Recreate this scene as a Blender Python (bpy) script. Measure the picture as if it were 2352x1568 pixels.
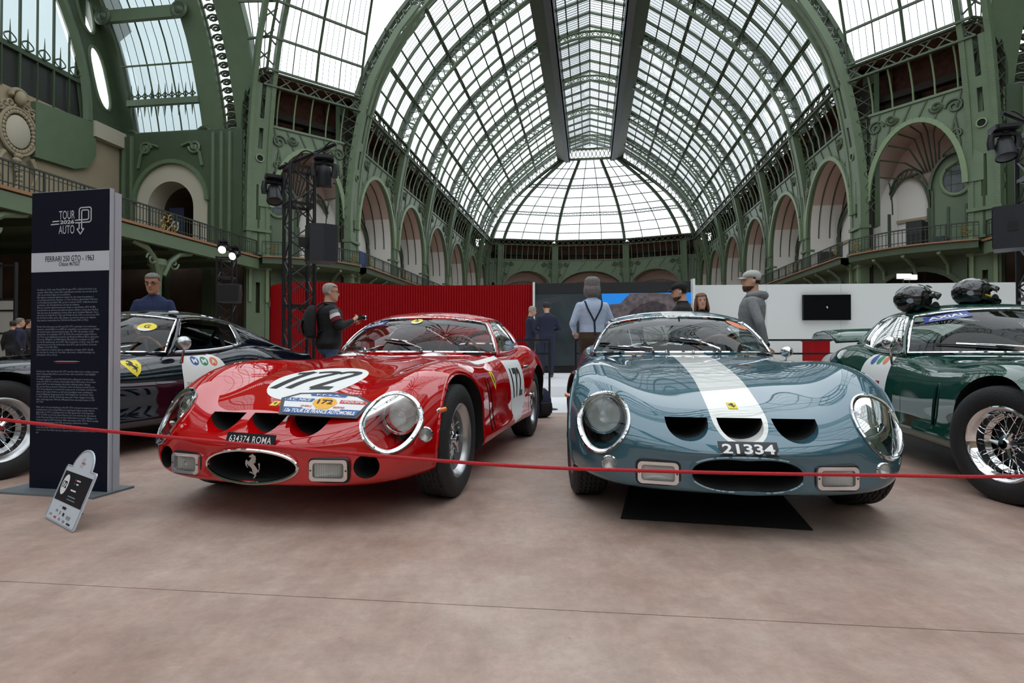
import bpy, bmesh, math, random
import numpy as np
from mathutils import Vector, Matrix, Quaternion
from mathutils.bvhtree import BVHTree
random.seed(7)
for _o in list(bpy.data.objects): bpy.data.objects.remove(_o)
SC = bpy.context.scene
COL = SC.collection
PI = math.pi

# ------------------------------------------------------------------ camera, sky, exposure
FPX = 1306.0                      # focal length in pixels of the 2352 px wide frame (20 mm)
CH = 0.87                         # camera height
HOR = 800.0                       # horizon row
cam_d = bpy.data.cameras.new('camera'); cam = bpy.data.objects.new('camera', cam_d); COL.objects.link(cam)
cam_d.sensor_width = 36.0; cam_d.lens = FPX/2352*36.0; cam_d.clip_end = 500; cam_d.clip_start = 0.05
cam.location = (0, 0, CH)
cam.rotation_euler = (PI/2 + math.atan((HOR-784)/FPX), 0, 0)
SC.camera = cam
world = bpy.data.worlds.new('overcast_sky'); SC.world = world; world.use_nodes = True
_bg = world.node_tree.nodes['Background']
_bg.inputs[0].default_value = (0.90, 0.95, 1.0, 1); _bg.inputs[1].default_value = 2.3
SC.view_settings.view_transform = 'Standard'; SC.view_settings.look = 'None'
SC.view_settings.exposure = 0.0; SC.view_settings.gamma = 1.0
SC.view_settings.use_curve_mapping = False

# ------------------------------------------------------------------ helpers: materials
def lin(c):
    c = c/255.0
    return c/12.92 if c <= 0.04045 else ((c+0.055)/1.055)**2.4
def rgb(r, g, b): return (lin(r), lin(g), lin(b), 1.0)
MATS = {}
def mat(name, col, rough=0.5, metal=0.0, spec=0.5, coat=0.0, emit=None, estr=0.0, noise=None, bump=None, coatr=0.03):
    """noise=(scale, amount) tints the colour, bump=(scale, strength) adds fine relief"""
    m = bpy.data.materials.new(name); m.use_nodes = True
    nt = m.node_tree; b = nt.nodes['Principled BSDF']
    b.inputs['Base Color'].default_value = col
    b.inputs['Roughness'].default_value = rough; b.inputs['Metallic'].default_value = metal
    b.inputs['Specular IOR Level'].default_value = spec
    b.inputs['Coat Weight'].default_value = coat; b.inputs['Coat Roughness'].default_value = coatr
    if emit: b.inputs['Emission Color'].default_value = emit; b.inputs['Emission Strength'].default_value = estr
    if noise or bump:
        tc = nt.nodes.new('ShaderNodeTexCoord')
    if noise:
        n = nt.nodes.new('ShaderNodeTexNoise'); n.inputs['Scale'].default_value = noise[0]; n.inputs['Detail'].default_value = 6
        nt.links.new(tc.outputs['Object'], n.inputs['Vector'])
        r = nt.nodes.new('ShaderNodeValToRGB'); a = noise[1]
        r.color_ramp.elements[0].position = 0.3; r.color_ramp.elements[1].position = 0.7
        r.color_ramp.elements[0].color = tuple(c*(1-a) for c in col[:3])+(1,)
        r.color_ramp.elements[1].color = tuple(min(1, c*(1+a)) for c in col[:3])+(1,)
        nt.links.new(n.outputs['Fac'], r.inputs['Fac']); nt.links.new(r.outputs['Color'], b.inputs['Base Color'])
    if bump:
        n2 = nt.nodes.new('ShaderNodeTexNoise'); n2.inputs['Scale'].default_value = bump[0]; n2.inputs['Detail'].default_value = 4
        nt.links.new(tc.outputs['Object'], n2.inputs['Vector'])
        bp = nt.nodes.new('ShaderNodeBump'); bp.inputs['Strength'].default_value = bump[1]; bp.inputs['Distance'].default_value = 0.02
        nt.links.new(n2.outputs['Fac'], bp.inputs['Height']); nt.links.new(bp.outputs['Normal'], b.inputs['Normal'])
    MATS[name] = m
    return m
def glass(name, tint=(1, 1, 1, 1), gloss=1.0, ior=1.45, rough=0.0, haze=0.0, hazecol=(1, 1, 1, 1)):
    """a thin sheet: see-through, with a Fresnel reflection and optional frosting"""
    m = bpy.data.materials.new(name); m.use_nodes = True; nt = m.node_tree
    for n in list(nt.nodes): nt.nodes.remove(n)
    o = nt.nodes.new('ShaderNodeOutputMaterial'); t = nt.nodes.new('ShaderNodeBsdfTransparent'); t.inputs[0].default_value = tint
    g = nt.nodes.new('ShaderNodeBsdfGlossy'); g.inputs['Roughness'].default_value = rough
    f = nt.nodes.new('ShaderNodeFresnel'); f.inputs[0].default_value = ior
    mu = nt.nodes.new('ShaderNodeMath'); mu.operation = 'MULTIPLY'; mu.inputs[1].default_value = gloss
    mx = nt.nodes.new('ShaderNodeMixShader'); src = t
    if haze > 0:
        d = nt.nodes.new('ShaderNodeBsdfTranslucent'); d.inputs[0].default_value = hazecol
        mh = nt.nodes.new('ShaderNodeMixShader'); mh.inputs[0].default_value = haze
        nt.links.new(t.outputs[0], mh.inputs[1]); nt.links.new(d.outputs[0], mh.inputs[2]); src = mh
    nt.links.new(f.outputs[0], mu.inputs[0]); nt.links.new(mu.outputs[0], mx.inputs[0])
    nt.links.new(src.outputs[0], mx.inputs[1]); nt.links.new(g.outputs[0], mx.inputs[2])
    nt.links.new(mx.outputs[0], o.inputs[0]); MATS[name] = m
    return m

# ------------------------------------------------------------------ helpers: meshes
class MB:
    def __init__(s): s.v = []; s.f = []; s.m = []
    def add(s, vs, fs, m=0):
        o = len(s.v); s.v.extend([tuple(float(c) for c in p) for p in vs])
        for f in fs: s.f.append(tuple(i+o for i in f)); s.m.append(m)
        return s
    def box(s, x0, x1, y0, y1, z0, z1, m=0, M=None):
        vs = [(x, y, z) for z in (z0, z1) for y in (y0, y1) for x in (x0, x1)]
        if M is not None: vs = [M @ Vector(p) for p in vs]
        return s.add(vs, [(0, 2, 3, 1), (4, 5, 7, 6), (0, 1, 5, 4), (2, 6, 7, 3), (0, 4, 6, 2), (1, 3, 7, 5)], m)
    def bar(s, a, b, w, h, up=(0, 0, 1), m=0):
        a = Vector(a); b = Vector(b); d = (b-a).normalized(); up = Vector(up)
        x = d.cross(up)
        if x.length < 1e-5: x = d.cross(Vector((1, 0, 0)))
        x.normalize(); y = x.cross(d)
        vs = [p + x*(sx*w/2) + y*(sy*h/2) for p in (a, b) for sx, sy in ((-1, -1), (1, -1), (1, 1), (-1, 1))]
        return s.add(vs, [(0, 1, 2, 3), (7, 6, 5, 4), (0, 4, 5, 1), (1, 5, 6, 2), (2, 6, 7, 3), (3, 7, 4, 0)], m)
    def tube(s, pts, r, n=8, m=0, closed=False, flat=None, caps=True):
        """round bar along a polyline; r a number or one per point; flat=(sx, sy) squashes the section"""
        P = [Vector(p) for p in pts]; N = len(P); R = r if hasattr(r, '__len__') else [r]*N
        T = []
        for i in range(N):
            a = P[i-1] if (i > 0 or closed) else P[i]; b = P[(i+1) % N] if (i < N-1 or closed) else P[i]
            d = b-a; T.append(d.normalized() if d.length > 1e-9 else Vector((0, 0, 1)))
        ref = Vector((0, 0, 1)) if abs(T[0].z) < 0.9 else Vector((1, 0, 0))
        x = T[0].cross(ref).normalized(); vs = []
        fx, fy = flat or (1, 1)
        for i in range(N):
            x = (x - T[i]*x.dot(T[i])); x.normalize(); y = T[i].cross(x)
            for k in range(n):
                a = 2*PI*k/n
                vs.append(P[i] + x*(math.cos(a)*R[i]*fx) + y*(math.sin(a)*R[i]*fy))
        fs = []
        for i in range(N if closed else N-1):
            j = (i+1) % N
            for k in range(n):
                l = (k+1) % n; fs.append((i*n+k, i*n+l, j*n+l, j*n+k))
        if caps and not closed: fs.append(tuple(range(n-1, -1, -1))); fs.append(tuple((N-1)*n+k for k in range(n)))
        return s.add(vs, fs, m)
    def lathe(s, prof, n=24, M=None, m=0, a0=0, a1=2*PI):
        """prof: (r, h) pairs turned about the local Z axis"""
        full = abs(a1-a0-2*PI) < 1e-6; K = n if full else n+1; vs = []
        for r, h in prof:
            for k in range(K):
                a = a0+(a1-a0)*k/n; vs.append(Vector((r*math.cos(a), r*math.sin(a), h)))
        if M is not None: vs = [M @ p for p in vs]
        fs = []
        for i in range(len(prof)-1):
            for k in range(n):
                l = (k+1) % K; fs.append((i*K+k, i*K+l, (i+1)*K+l, (i+1)*K+k))
        return s.add(vs, fs, m)
    def grid(s, P, cu=False, cv=False, m=0, flip=False):
        P = np.asarray(P, float); nu, nv = P.shape[:2]; fs = []
        for i in range(nu if cu else nu-1):
            for j in range(nv if cv else nv-1):
                a, b = i*nv+j, i*nv+(j+1) % nv; c, d = ((i+1) % nu)*nv+(j+1) % nv, ((i+1) % nu)*nv+j
                fs.append((a, d, c, b) if flip else (a, b, c, d))
        return s.add(P.reshape(-1, 3), fs, m)
    def prism(s, poly, h0, h1, M=None, m=0):
        """closed 2D outline extruded along local Z"""
        n = len(poly); vs = [Vector((x, y, h)) for h in (h0, h1) for x, y in poly]
        if M is not None: vs = [M @ p for p in vs]
        fs = [tuple(range(n-1, -1, -1)), tuple(range(n, 2*n))] + [(i, (i+1) % n, n+(i+1) % n, n+i) for i in range(n)]
        return s.add(vs, fs, m)
    def ell(s, c, r, n=16, k=10, m=0, M=None):
        r = (r, r, r) if not hasattr(r, '__len__') else r; vs = []; 
        for i in range(k+1):
            t = PI*i/k
            for j in range(n):
                a = 2*PI*j/n; vs.append(Vector((r[0]*math.sin(t)*math.cos(a), r[1]*math.sin(t)*math.sin(a), r[2]*math.cos(t))))
        if M is not None: vs = [M @ p for p in vs]
        vs = [p+Vector(c) for p in vs]
        return s.add(vs, [(i*n+j, (i+1)*n+j, (i+1)*n+(j+1) % n, i*n+(j+1) % n) for i in range(k) for j in range(n)], m)
    def map(s, fn): s.v = [tuple(fn(p)) for p in s.v]; return s
    def mesh(s, name, mats, sharp=35, smooth=True):
        me = bpy.data.meshes.new(name); me.from_pydata(s.v, [], s.f)
        if not isinstance(mats, (list, tuple)): mats = [mats]
        for m in mats: me.materials.append(MATS[m] if isinstance(m, str) else m)
        if len(mats) > 1: me.polygons.foreach_set('material_index', s.m)
        if smooth:
            me.polygons.foreach_set('use_smooth', [True]*len(me.polygons))
            if sharp: me.set_sharp_from_angle(angle=math.radians(sharp))
        me.update()
        return me
    def obj(s, name, mats, parent=None, sharp=35, smooth=True, loc=None, rot=None, kind=None, label=None):
        return put(name, s.mesh(name, mats, sharp, smooth), parent, loc, rot, kind, label)
def put(name, me, parent=None, loc=None, rot=None, kind=None, label=None):
    o = bpy.data.objects.new(name, me); COL.objects.link(o)
    if parent is not None: o.parent = parent
    if loc is not None: o.location = loc
    if rot is not None: o.rotation_euler = rot
    if kind: o['kind'] = kind
    if label: o['label'] = label
    return o
def thing(name, label, cat, loc=(0, 0, 0), rz=0.0, group=None):
    o = bpy.data.objects.new(name, None); COL.objects.link(o); o.location = loc; o.rotation_euler = (0, 0, rz)
    o['label'] = label; o['category'] = cat
    if group: o['group'] = group
    return o
def tag(o, label, cat, group=None):
    o['label'] = label; o['category'] = cat
    if group: o['group'] = group
    return o
def struct(name, label, rz=0.0, loc=(0, 0, 0)):
    o = bpy.data.objects.new(name, None); COL.objects.link(o); o.location = loc; o.rotation_euler = (0, 0, rz)
    o['kind'] = 'structure'; o['label'] = label
    return o
def cr(P, n):
    """Catmull-Rom through the points, n steps a segment"""
    P = np.asarray(P, float); Q = np.vstack([2*P[0]-P[1], P, 2*P[-1]-P[-2]]); out = []
    for i in range(1, len(Q)-2):
        for k in range(n):
            t = k/n; a, b, c, d = Q[i-1:i+3]
            out.append(0.5*(2*b+(c-a)*t+(2*a-5*b+4*c-d)*t*t+(3*b-a-3*c+d)*t**3))
    out.append(P[-1])
    return np.array(out)
def axisM(c, z, x=None):
    """matrix whose local Z looks along z at point c"""
    z = Vector(z).normalized(); ref = Vector(x) if x is not None else (Vector((0, 0, 1)) if abs(z.z) < 0.95 else Vector((1, 0, 0)))
    if x is not None: xx = (ref - z*ref.dot(z)).normalized()
    else: xx = ref.cross(z).normalized()
    yy = z.cross(xx)
    return Matrix(((xx.x, yy.x, z.x, c[0]), (xx.y, yy.y, z.y, c[1]), (xx.z, yy.z, z.z, c[2]), (0, 0, 0, 1)))
def at(px, D, py=None, z=None):
    """world point at depth D seen at column px (and row py, or height z)"""
    X = (px-1176)/FPX*D
    if py is not None: z = CH + (HOR-py)/FPX*D
    return Vector((X, D, z if z is not None else 0.0))
# flat lettering: every text becomes (vertices, faces) once, before the scene is large
TXT = {}
def make_texts(items):
    tmp = []
    for key, body, kw in items:
        c = bpy.data.curves.new('text', 'FONT'); c.body = body; c.size = kw.get('size', 1.0); c.align_x = kw.get('ax', 'CENTER'); c.align_y = 'CENTER' if kw.get('cy', True) else 'TOP_BASELINE'
        c.offset = kw.get('bold', 0.0); c.shear = kw.get('shear', 0.0); c.space_character = kw.get('sp', 1.0); c.space_line = kw.get('sl', 1.0); c.resolution_u = kw.get('res', 4)
        o = bpy.data.objects.new('text', c); COL.objects.link(o); tmp.append((key, o))
    dg = bpy.context.evaluated_depsgraph_get()
    for key, o in tmp:
        me = bpy.data.meshes.new_from_object(o.evaluated_get(dg))
        v = np.array([p.co[:] for p in me.vertices]).reshape(-1, 3); f = [tuple(p.vertices) for p in me.polygons]
        TXT[key] = (v, f); bpy.data.meshes.remove(me)
    for key, o in tmp:
        c = o.data; bpy.data.objects.remove(o); bpy.data.curves.remove(c)
def text_fit(key, w, h, sx=None):
    """text scaled to width w and height h, centred at the origin"""
    v, f = TXT[key]; v = v.copy(); lo, hi = v.min(0), v.max(0)
    v -= (lo+hi)/2
    v[:, 0] *= w/max(1e-6, hi[0]-lo[0]); v[:, 1] *= h/max(1e-6, hi[1]-lo[1])
    return v, f
def refine(v, f, L):
    """triangulate and split edges longer than L"""
    bm = bmesh.new(); vs = [bm.verts.new(p) for p in v]
    for q in f:
        try: bm.faces.new([vs[i] for i in q])
        except ValueError: pass
    bmesh.ops.remove_doubles(bm, verts=bm.verts[:], dist=1e-6)
    bmesh.ops.triangulate(bm, faces=bm.faces[:])
    for _ in range(6):
        es = [e for e in bm.edges if e.calc_length() > L]
        if not es: break
        bmesh.ops.subdivide_edges(bm, edges=es, cuts=1); bmesh.ops.triangulate(bm, faces=bm.faces[:])
    bm.verts.index_update()
    V = np.array([p.co[:] for p in bm.verts]); F = [tuple(q.index for q in p.verts) for p in bm.faces]; bm.free()
    return V, F

make_texts([
 ('172', '172', dict(bold=0.02, shear=0.25)), ('172s', '172', dict(bold=0.03)), ('roma', '634374 ROMA', dict(bold=0.005, sp=1.1)),
 ('21334', '21334', dict(bold=0.025)), ('axial', 'AXiAL', dict(bold=0.03)), ('axial2', 'REPARATION CARROSSERIE', dict(bold=0.0)),
 ('G', 'G', dict(bold=0.01)), ('M', 'M', dict(bold=0.03)), ('A', 'A', dict(bold=0.03)), ('15', '15', dict(bold=0.03)),
 ('nice', 'A.C. NICE', dict(bold=0.02, shear=0.2)), ('equipe', "l'EQUIPE", dict(bold=0.02, shear=0.2)), ('shell', 'SHELL', dict(bold=0.02, shear=0.2)),
 ('berre', 'BERRE', dict(bold=0.02, shear=0.2)), ('fpsh', 'F.F.S.A.', dict(bold=0.02)), ('tdf', '12e TOUR DE FRANCE AUTOMOBILE', dict(bold=0.03)),
 ('tour', 'TOUR', dict()), ('auto', 'AUTO', dict()), ('2026', '2026', dict(bold=0.03)), ('title', 'FERRARI 250 GTO - 1963', dict(bold=0.004)),
 ('chassis', 'Ch\u00e2ssis 4675GT', dict(bold=0.004)), ('bell', 'BELL', dict(bold=0.03)), ('ann', 'ANNALISA - GODDARD C.', dict(bold=0.02)),
 ('fr1', "Produite en 1963, cette Ferrari 250 de type GTO a d'abord \u00e9t\u00e9 livr\u00e9e \u00e0 un\npremier client italien, avant d'\u00eatre rapidement revendue \u00e0 un second, qui lui\noffre les premi\u00e8res lignes de son palmar\u00e8s.\nElle dispute notamment plusieurs courses de c\u00f4te avant de participer \u00e0\nson premier grand test, l'\u00e9preuve : le Tour de France Automobile 1963 avec\nson troisi\u00e8me propri\u00e9taire. Elle y porte le num\u00e9ro #172 ; malheureusement\naccident\u00e9e, elle doit abandonner sur bris de radiateur.\nElle est convertie ult\u00e9rieurement par l'usine en sp\u00e9cification GTO 64. Elle\npoursuit alors sa carri\u00e8re aux mains de pilotes c\u00e9l\u00e8bres comme Jean Guichet,\nainsi que pour de prestigieuses \u00e9curies telles que la Scuderia Filipinetti. On la\nretrouve \u00e0 la Targa Florio 1964, aux 500 km de Spa 1964, ou encore aux 1000\nkm de Paris la m\u00eame ann\u00e9e. Elle change \u00e0 nouveau de mains pour disputer\ndeux ann\u00e9es cons\u00e9cutives les 1000 km de Monza (1965 et 1966).", dict(ax='JUSTIFY', res=1)),
 ('fr2', "Dot\u00e9e d'un riche pass\u00e9 sportif, cette 250 GTO a particip\u00e9 \u00e0 de nombreuses\n\u00e9preuves, restant fid\u00e8le \u00e0 son ADN de comp\u00e9tition et poursuivant son h\u00e9ritage\nsur les plus beaux \u00e9v\u00e9nements historiques. En 1997, elle participe au 35e\nanniversaire de la mythique GTO. En 2004, elle prend part au Japan Historic\nCar Tour et est \u00e9galement pr\u00e9sent\u00e9e aux Monterey Historic Races, ainsi qu'au\nConcours d'\u00c9l\u00e9gance de Pebble Beach. Elle brille par sa pr\u00e9sence en 2007\nlors du 45e anniversaire de la GTO. Plus r\u00e9cemment, en 2012, cette 250 GTO\nest pr\u00e9sente pour le 50e anniversaire de la GTO, puis en 2014 au Concours\nd'\u00c9l\u00e9gance de la Villa d'Este.\nElle a depuis \u00e9t\u00e9 restaur\u00e9e dans sa configuration d'origine (GTO 63) afin\nde retrouver le chemin du Tour Auto cette ann\u00e9e, rendant hommage \u00e0 sa\nparticipation d'il y a 63 ans.", dict(ax='JUSTIFY', res=1)),
 ('en1', "Produced in 1963, this Ferrari 250 GTO was first delivered to an Italian customer\nbefore being quickly sold to a second owner, who secured the early highlights\nof its racing career.\nIt notably competed in several hill climbs before taking part in its first major\nevent: the 1963 Tour de France Automobile with its third owner. It ran under\nnumber #172, but unfortunately retired after suffering radiator damage.\nThe car was then sent back to Maranello, where the factory re-bodied it into\nGTO 64 specification. It continued its racing career in the hands of well-known\ndrivers such as Jean Guichet, as well as for prestigious teams, including the\nScuderia Filipinetti. It appeared at the 1964 Targa Florio, the 500 km of Spa\nin 1964, and the 1000 km of Paris the same year. It later changed ownership,\nagain competing in the 1000 km of Monza for two consecutive years, in 1965\nand 1966.", dict(ax='JUSTIFY', res=1)),
 ('en2', "With such a rich sporting history, this 250 GTO took part in numerous events,\nremaining true to its racing DNA and continuing its legacy at major historic\ngatherings. In 1997, it participated in the 35th anniversary of the legendary\nGTO. In 2004, it joined the Japan Historic Car Tour and was also showcased\nat the Monterey Historic Races and the Pebble Beach Concours d'Elegance. It\nstood out again in 2007 during the 45th anniversary of the GTO. More recently,\nin 2012, it was present at the 50th anniversary celebrations, before\nappearing in 2014 at the Villa d'Este Concours.\nIt has since been restored to its original 1963 configuration, allowing it to\nreturn to the Tour Auto this year, paying tribute to its participation 63 years\nago.", dict(ax='JUSTIFY', res=1)),
])

# ------------------------------------------------------------------ materials of the place
GREEN = mat('green_iron_paint', rgb(98, 116, 90), 0.45, noise=(1.5, 0.06))
mat('green_iron_shaded', rgb(70, 84, 62), 0.45, noise=(1.5, 0.08))  # same iron paint, darkened: shade put into the colour
mat('green_iron_lit', rgb(120, 140, 106), 0.45)  # same iron paint, lightened: light put into the colour
mat('girder_grey', rgb(96, 104, 108), 0.5)
mat('roof_zinc', rgb(120, 132, 132), 0.35, metal=0.3)
mat('canvas_pink', rgb(196, 172, 162), 0.9)
mat('screen_white', rgb(226, 222, 216), 0.9)
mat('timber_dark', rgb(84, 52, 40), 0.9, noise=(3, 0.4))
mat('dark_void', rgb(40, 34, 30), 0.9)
mat('stone_beige', rgb(164, 150, 126), 0.85, noise=(0.8, 0.06))
mat('stone_white', rgb(190, 182, 164), 0.85)
mat('rail_dark', rgb(50, 56, 48), 0.5)
mat('gold', rgb(128, 112, 66), 0.35, metal=0.6)
mat('rail_wood', rgb(150, 110, 80), 0.5)
glass('roof_glass', (0.93, 0.95, 0.95, 1), gloss=0.6)
glass('frosted_glass', (0.27, 0.325, 0.325, 1), gloss=0.6, haze=0.15, hazecol=(0.8, 0.9, 0.9, 1))
mat('black_hole', (0.004, 0.004, 0.004, 1), 0.9)
mat('oval_glass', rgb(90, 96, 100), 0.15, noise=(2, 0.3))
mat('banner_navy', rgb(28, 34, 60), 0.8); mat('print_white', rgb(232, 232, 236), 0.6); mat('banner_blue', rgb(60, 110, 180), 0.6)
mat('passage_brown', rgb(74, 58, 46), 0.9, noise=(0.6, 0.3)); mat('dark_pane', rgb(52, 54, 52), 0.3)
glass('lozenge_glass', (0.9, 0.95, 0.95, 1), gloss=0.5, haze=0.2)
# ------------------------------------------------------------------ the hall: nave axis turned right of the view
TH = math.atan(180/FPX)
NROT = -TH
PIERS = [39.4, 48.3, 57.5, 66.9, 76.3, 85.6]
VEND = 92.0
CRX = 17.5                         # centre of the crossing along the nave
INN = cr([(16.0, 17.8), (15.1, 20.5), (13.5, 23.3), (11.5, 25.7), (9.2, 27.8), (6.9, 29.6), (4.6, 31.2)], 4)   # vault profile (lateral, height)
def offs(P, d):
    P = np.asarray(P, float); T = np.gradient(P, axis=0); T /= np.linalg.norm(T, axis=1)[:, None]
    N = np.stack([T[:, 1], -T[:, 0]], 1)
    return P + N*d
OUT = offs(INN, 1.25)
LOWC = cr([(17.0, 8.6), (16.98, 11), (16.75, 13.6), (16.4, 15.8), (16.0, 17.8)], 4)
def ribuz(mb, P, v0, v1, th, sgn, m=0):
    """plate following a (lateral, height) curve, between v0 and v1 along the nave, th thick outward"""
    A = np.asarray(P); B = offs(A, th); g = []
    for a, b in zip(A, B): g.append([(sgn*a[0], v0, a[1]), (sgn*a[0], v1, a[1]), (sgn*b[0], v1, b[1]), (sgn*b[0], v0, b[1])])
    mb.grid(g, cv=True, m=m, flip=sgn > 0)
    n = len(g); o = len(mb.v)-4*n
    mb.f += [(o, o+1, o+2, o+3), (o+4*n-1, o+4*n-2, o+4*n-3, o+4*n-4)]; mb.m += [m, m]
def make_rib(parent, v, sgn, w=0.36):
    r = bpy.data.objects.new('arch_rib', None); COL.objects.link(r); r.parent = parent
    a = MB(); ribuz(a, INN, v-w/2, v+w/2, 0.13, sgn); a.obj('inner_chord', 'green_iron_paint', r)
    a = MB(); ribuz(a, offs(INN, 1.12), v-w*0.6, v+w*0.6, 0.25, sgn); a.obj('outer_chord', 'green_iron_shaded', r)
    a = MB(); O = offs(INN, 1.1)
    for dv in (-w*0.35, w*0.35):
        for i in range(len(INN)-1):
            p, q = INN[i], INN[i+1]; P, Q = O[i], O[i+1]
            for s_, e_ in ((p, Q), (q, P)) : a.bar((sgn*s_[0], v+dv, s_[1]), (sgn*e_[0], v+dv, e_[1]), 0.05, 0.06)
            if i % 4 == 0: a.bar((sgn*p[0], v+dv, p[1]), (sgn*P[0], v+dv, P[1]), 0.07, 0.1)
    a.obj('lattice_bracing', 'green_iron_paint', r, smooth=False)
    return r
def vault_bay(v0, v1, word, frames=True, sides=(-1, 1)):
    c = struct('ceiling', 'glazed iron barrel vault over the %s bay of the nave from the crossing' % word, NROT)
    nsec = 4; O = offs(INN, 1.3); K = len(O)-1; L = (v1-v0)/nsec
    for sgn in sides:
        make_rib(c, v0, sgn)
        for j in range(1, nsec):
            a = MB(); ribuz(a, offs(INN, 1.1), v0+L*j-0.07, v0+L*j+0.07, 0.22, sgn); a.obj('secondary_rib', 'green_iron_shaded', c)
        idx = [0, 2, 4, 6, 8, 10, 12, 14, 16, 18, 20, 22, 24]
        for n_, i in enumerate(idx[1:-1], 1):
            a = MB(); p = offs(INN, 1.2)[i]; q = INN[i]*0.35+p*0.65
            a.bar((sgn*p[0], v0, p[1]), (sgn*p[0], v1, p[1]), 0.10, 0.13)
            if n_ % 3 == 0:
                a.bar((sgn*q[0], v0, q[1]), (sgn*q[0], v1, q[1]), 0.16, 0.12)
                m_ = 10
                for k in range(m_):
                    va, vb = v0+(v1-v0)*k/m_, v0+(v1-v0)*(k+1)/m_
                    x, y = (q, p) if k % 2 else (p, q)
                    a.bar((sgn*x[0], va, x[1]), (sgn*y[0], vb, y[1]), 0.07, 0.07)
            a.obj('purlin', 'green_iron_shaded', c, smooth=False)
        for i0, i1 in zip(idx[:-1], idx[1:]):
            for j in range(nsec):
                a = MB(); va, vb = v0+L*j+0.09, v0+L*(j+1)-0.09
                a.grid([[(sgn*O[i][0], va, O[i][1]), (sgn*O[i][0], vb, O[i][1])] for i in range(i0, i1+1)])
                a.obj('pane', 'roof_glass', c)
        a = MB(); nb = 22; Q = offs(INN, 1.22)
        for k in range(1, nb):
            v = v0+(v1-v0)*k/nb
            g = [[(sgn*Q[i][0], v-0.032, Q[i][1]), (sgn*Q[i][0], v+0.032, Q[i][1])] for i in range(0, K+1, 2)]
            a.grid(g)
        a.obj('glazing_bars', 'roof_zinc', c, kind='stuff')
        # gutter flashing beside each rib, catching the sky
        a = MB(); ribuz(a, offs(INN, 1.12), v0+0.36, v0+0.75, 0.06, sgn); a.obj('zinc_flashing', 'roof_zinc', c)
    # ridge girders and the raised lantern between them
    if frames:
        for sgn in (-1, 1):
            a = MB(); a.box(min(sgn*3.3, sgn*5.2), max(sgn*3.3, sgn*5.2), v0, v1, 31.0, 31.12)
            a.box(min(sgn*5.05, sgn*5.2), max(sgn*5.05, sgn*5.2), v0, v1, 31.1, 32.7)
            a.obj('ridge_girder', 'green_iron_shaded', c, smooth=False)
            a = MB(); a.box(min(sgn*3.2, sgn*3.35), max(sgn*3.2, sgn*3.35), v0, v1, 30.9, 32.5); a.box(min(sgn*3.2, sgn*4.0), max(sgn*3.2, sgn*4.0), v0, v1, 30.9, 30.97)
            a.obj('girder_walkway', 'girder_grey', c, smooth=False)
        nn = 4
        for k in range(nn):
            v = v0+(v1-v0)*k/nn; a = MB()
            a.bar((-3.3, v, 32.4), (0, v, 33.4), 0.12, 0.22); a.bar((3.3, v, 32.4), (0, v, 33.4), 0.12, 0.22)
            a.obj('lantern_rafter', 'green_iron_shaded', c, smooth=False)
            if k == 0:
                a = MB(); arc = [(x, 31.5+0.75*(1-(x/3.3)**2)) for x in np.linspace(-3.3, 3.3, 13)]
                for (x0, z0), (x1, z1) in zip(arc[:-1], arc[1:]):
                    a.bar((x0, v, z0), (x1, v, z1), 0.3, 0.1); a.bar((x0, v, z0+0.6), (x1, v, z1+0.6), 0.3, 0.1)
                    a.bar((x0, v, z0), (x1, v, z1+0.6), 0.06, 0.06); a.bar((x0, v, z0+0.6), (x1, v, z1), 0.06, 0.06)
                a.obj('lantern_arch', 'green_iron_lit', c, smooth=False)
            for sgn in (-1, 1):
                for f0, f1 in ((0, .34), (.34, .68), (.68, 1)):
                    a = MB(); vb = v0+(v1-v0)*(k+1)/nn
                    a.grid([[(sgn*3.3*f, vv, 33.42-f*1.0) for vv in (v, vb)] for f in (f0, f1)]); a.obj('pane', 'roof_glass', c)
        a = MB()
        for x in (0, 1.12, 2.24, 3.1):
            for sgn in ((-1, 1) if x else (1,)):
                a.bar((sgn*x, v0, 33.33-x/3.3), (sgn*x, v1, 33.33-x/3.3), 0.12, 0.14)
        a.obj('lantern_purlins', 'green_iron_shaded', c, smooth=False, kind='stuff')
        a = MB()
        for k in range(1, 24):
            v = v0+(v1-v0)*k/24
            for sgn in (-1, 1): a.bar((sgn*3.3, v, 32.38), (0, v, 33.38), 0.05, 0.04)
        a.obj('glazing_bars', 'roof_zinc', c, smooth=False, kind='stuff')
    return c
for _a, _b, _w in zip(PIERS, PIERS[1:]+[VEND], ('first', 'second', 'third', 'fourth', 'fifth', 'sixth')): vault_bay(_a, _b, _w)

# ------------------------------------------------------------------ arcade bays: frame (s along, n outward, z up) between two plan points
class Frame:
    def __init__(s, A, B, inner):
        s.A = Vector((A[0], A[1])); s.B = Vector((B[0], B[1])); s.L = (s.B-s.A).length; s.d = (s.B-s.A)/s.L
        s.n = Vector((s.d.y, -s.d.x))
        if s.n.dot(Vector(inner)-s.A) > 0: s.n = -s.n          # n looks away from the hall
    def __call__(s, p): q = s.A+s.d*p[0]+s.n*p[1]; return (q.x, q.y, p[2])
def arch_curve(x0, x1, zs, zc, n=20):
    c = (x0+x1)/2; r = (x1-x0)/2
    return [(c-r*math.cos(PI*k/n), zs+(zc-zs)*math.sin(PI*k/n)) for k in range(n+1)]
def spiral(c, r, turns, dirn, n=26, a0=0.0):
    return [(c[0]+r*(1-0.85*k/n)*math.cos(a0+dirn*2*PI*turns*k/n), c[1]+r*(1-0.85*k/n)*math.sin(a0+dirn*2*PI*turns*k/n)) for k in range(n+1)]
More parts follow.
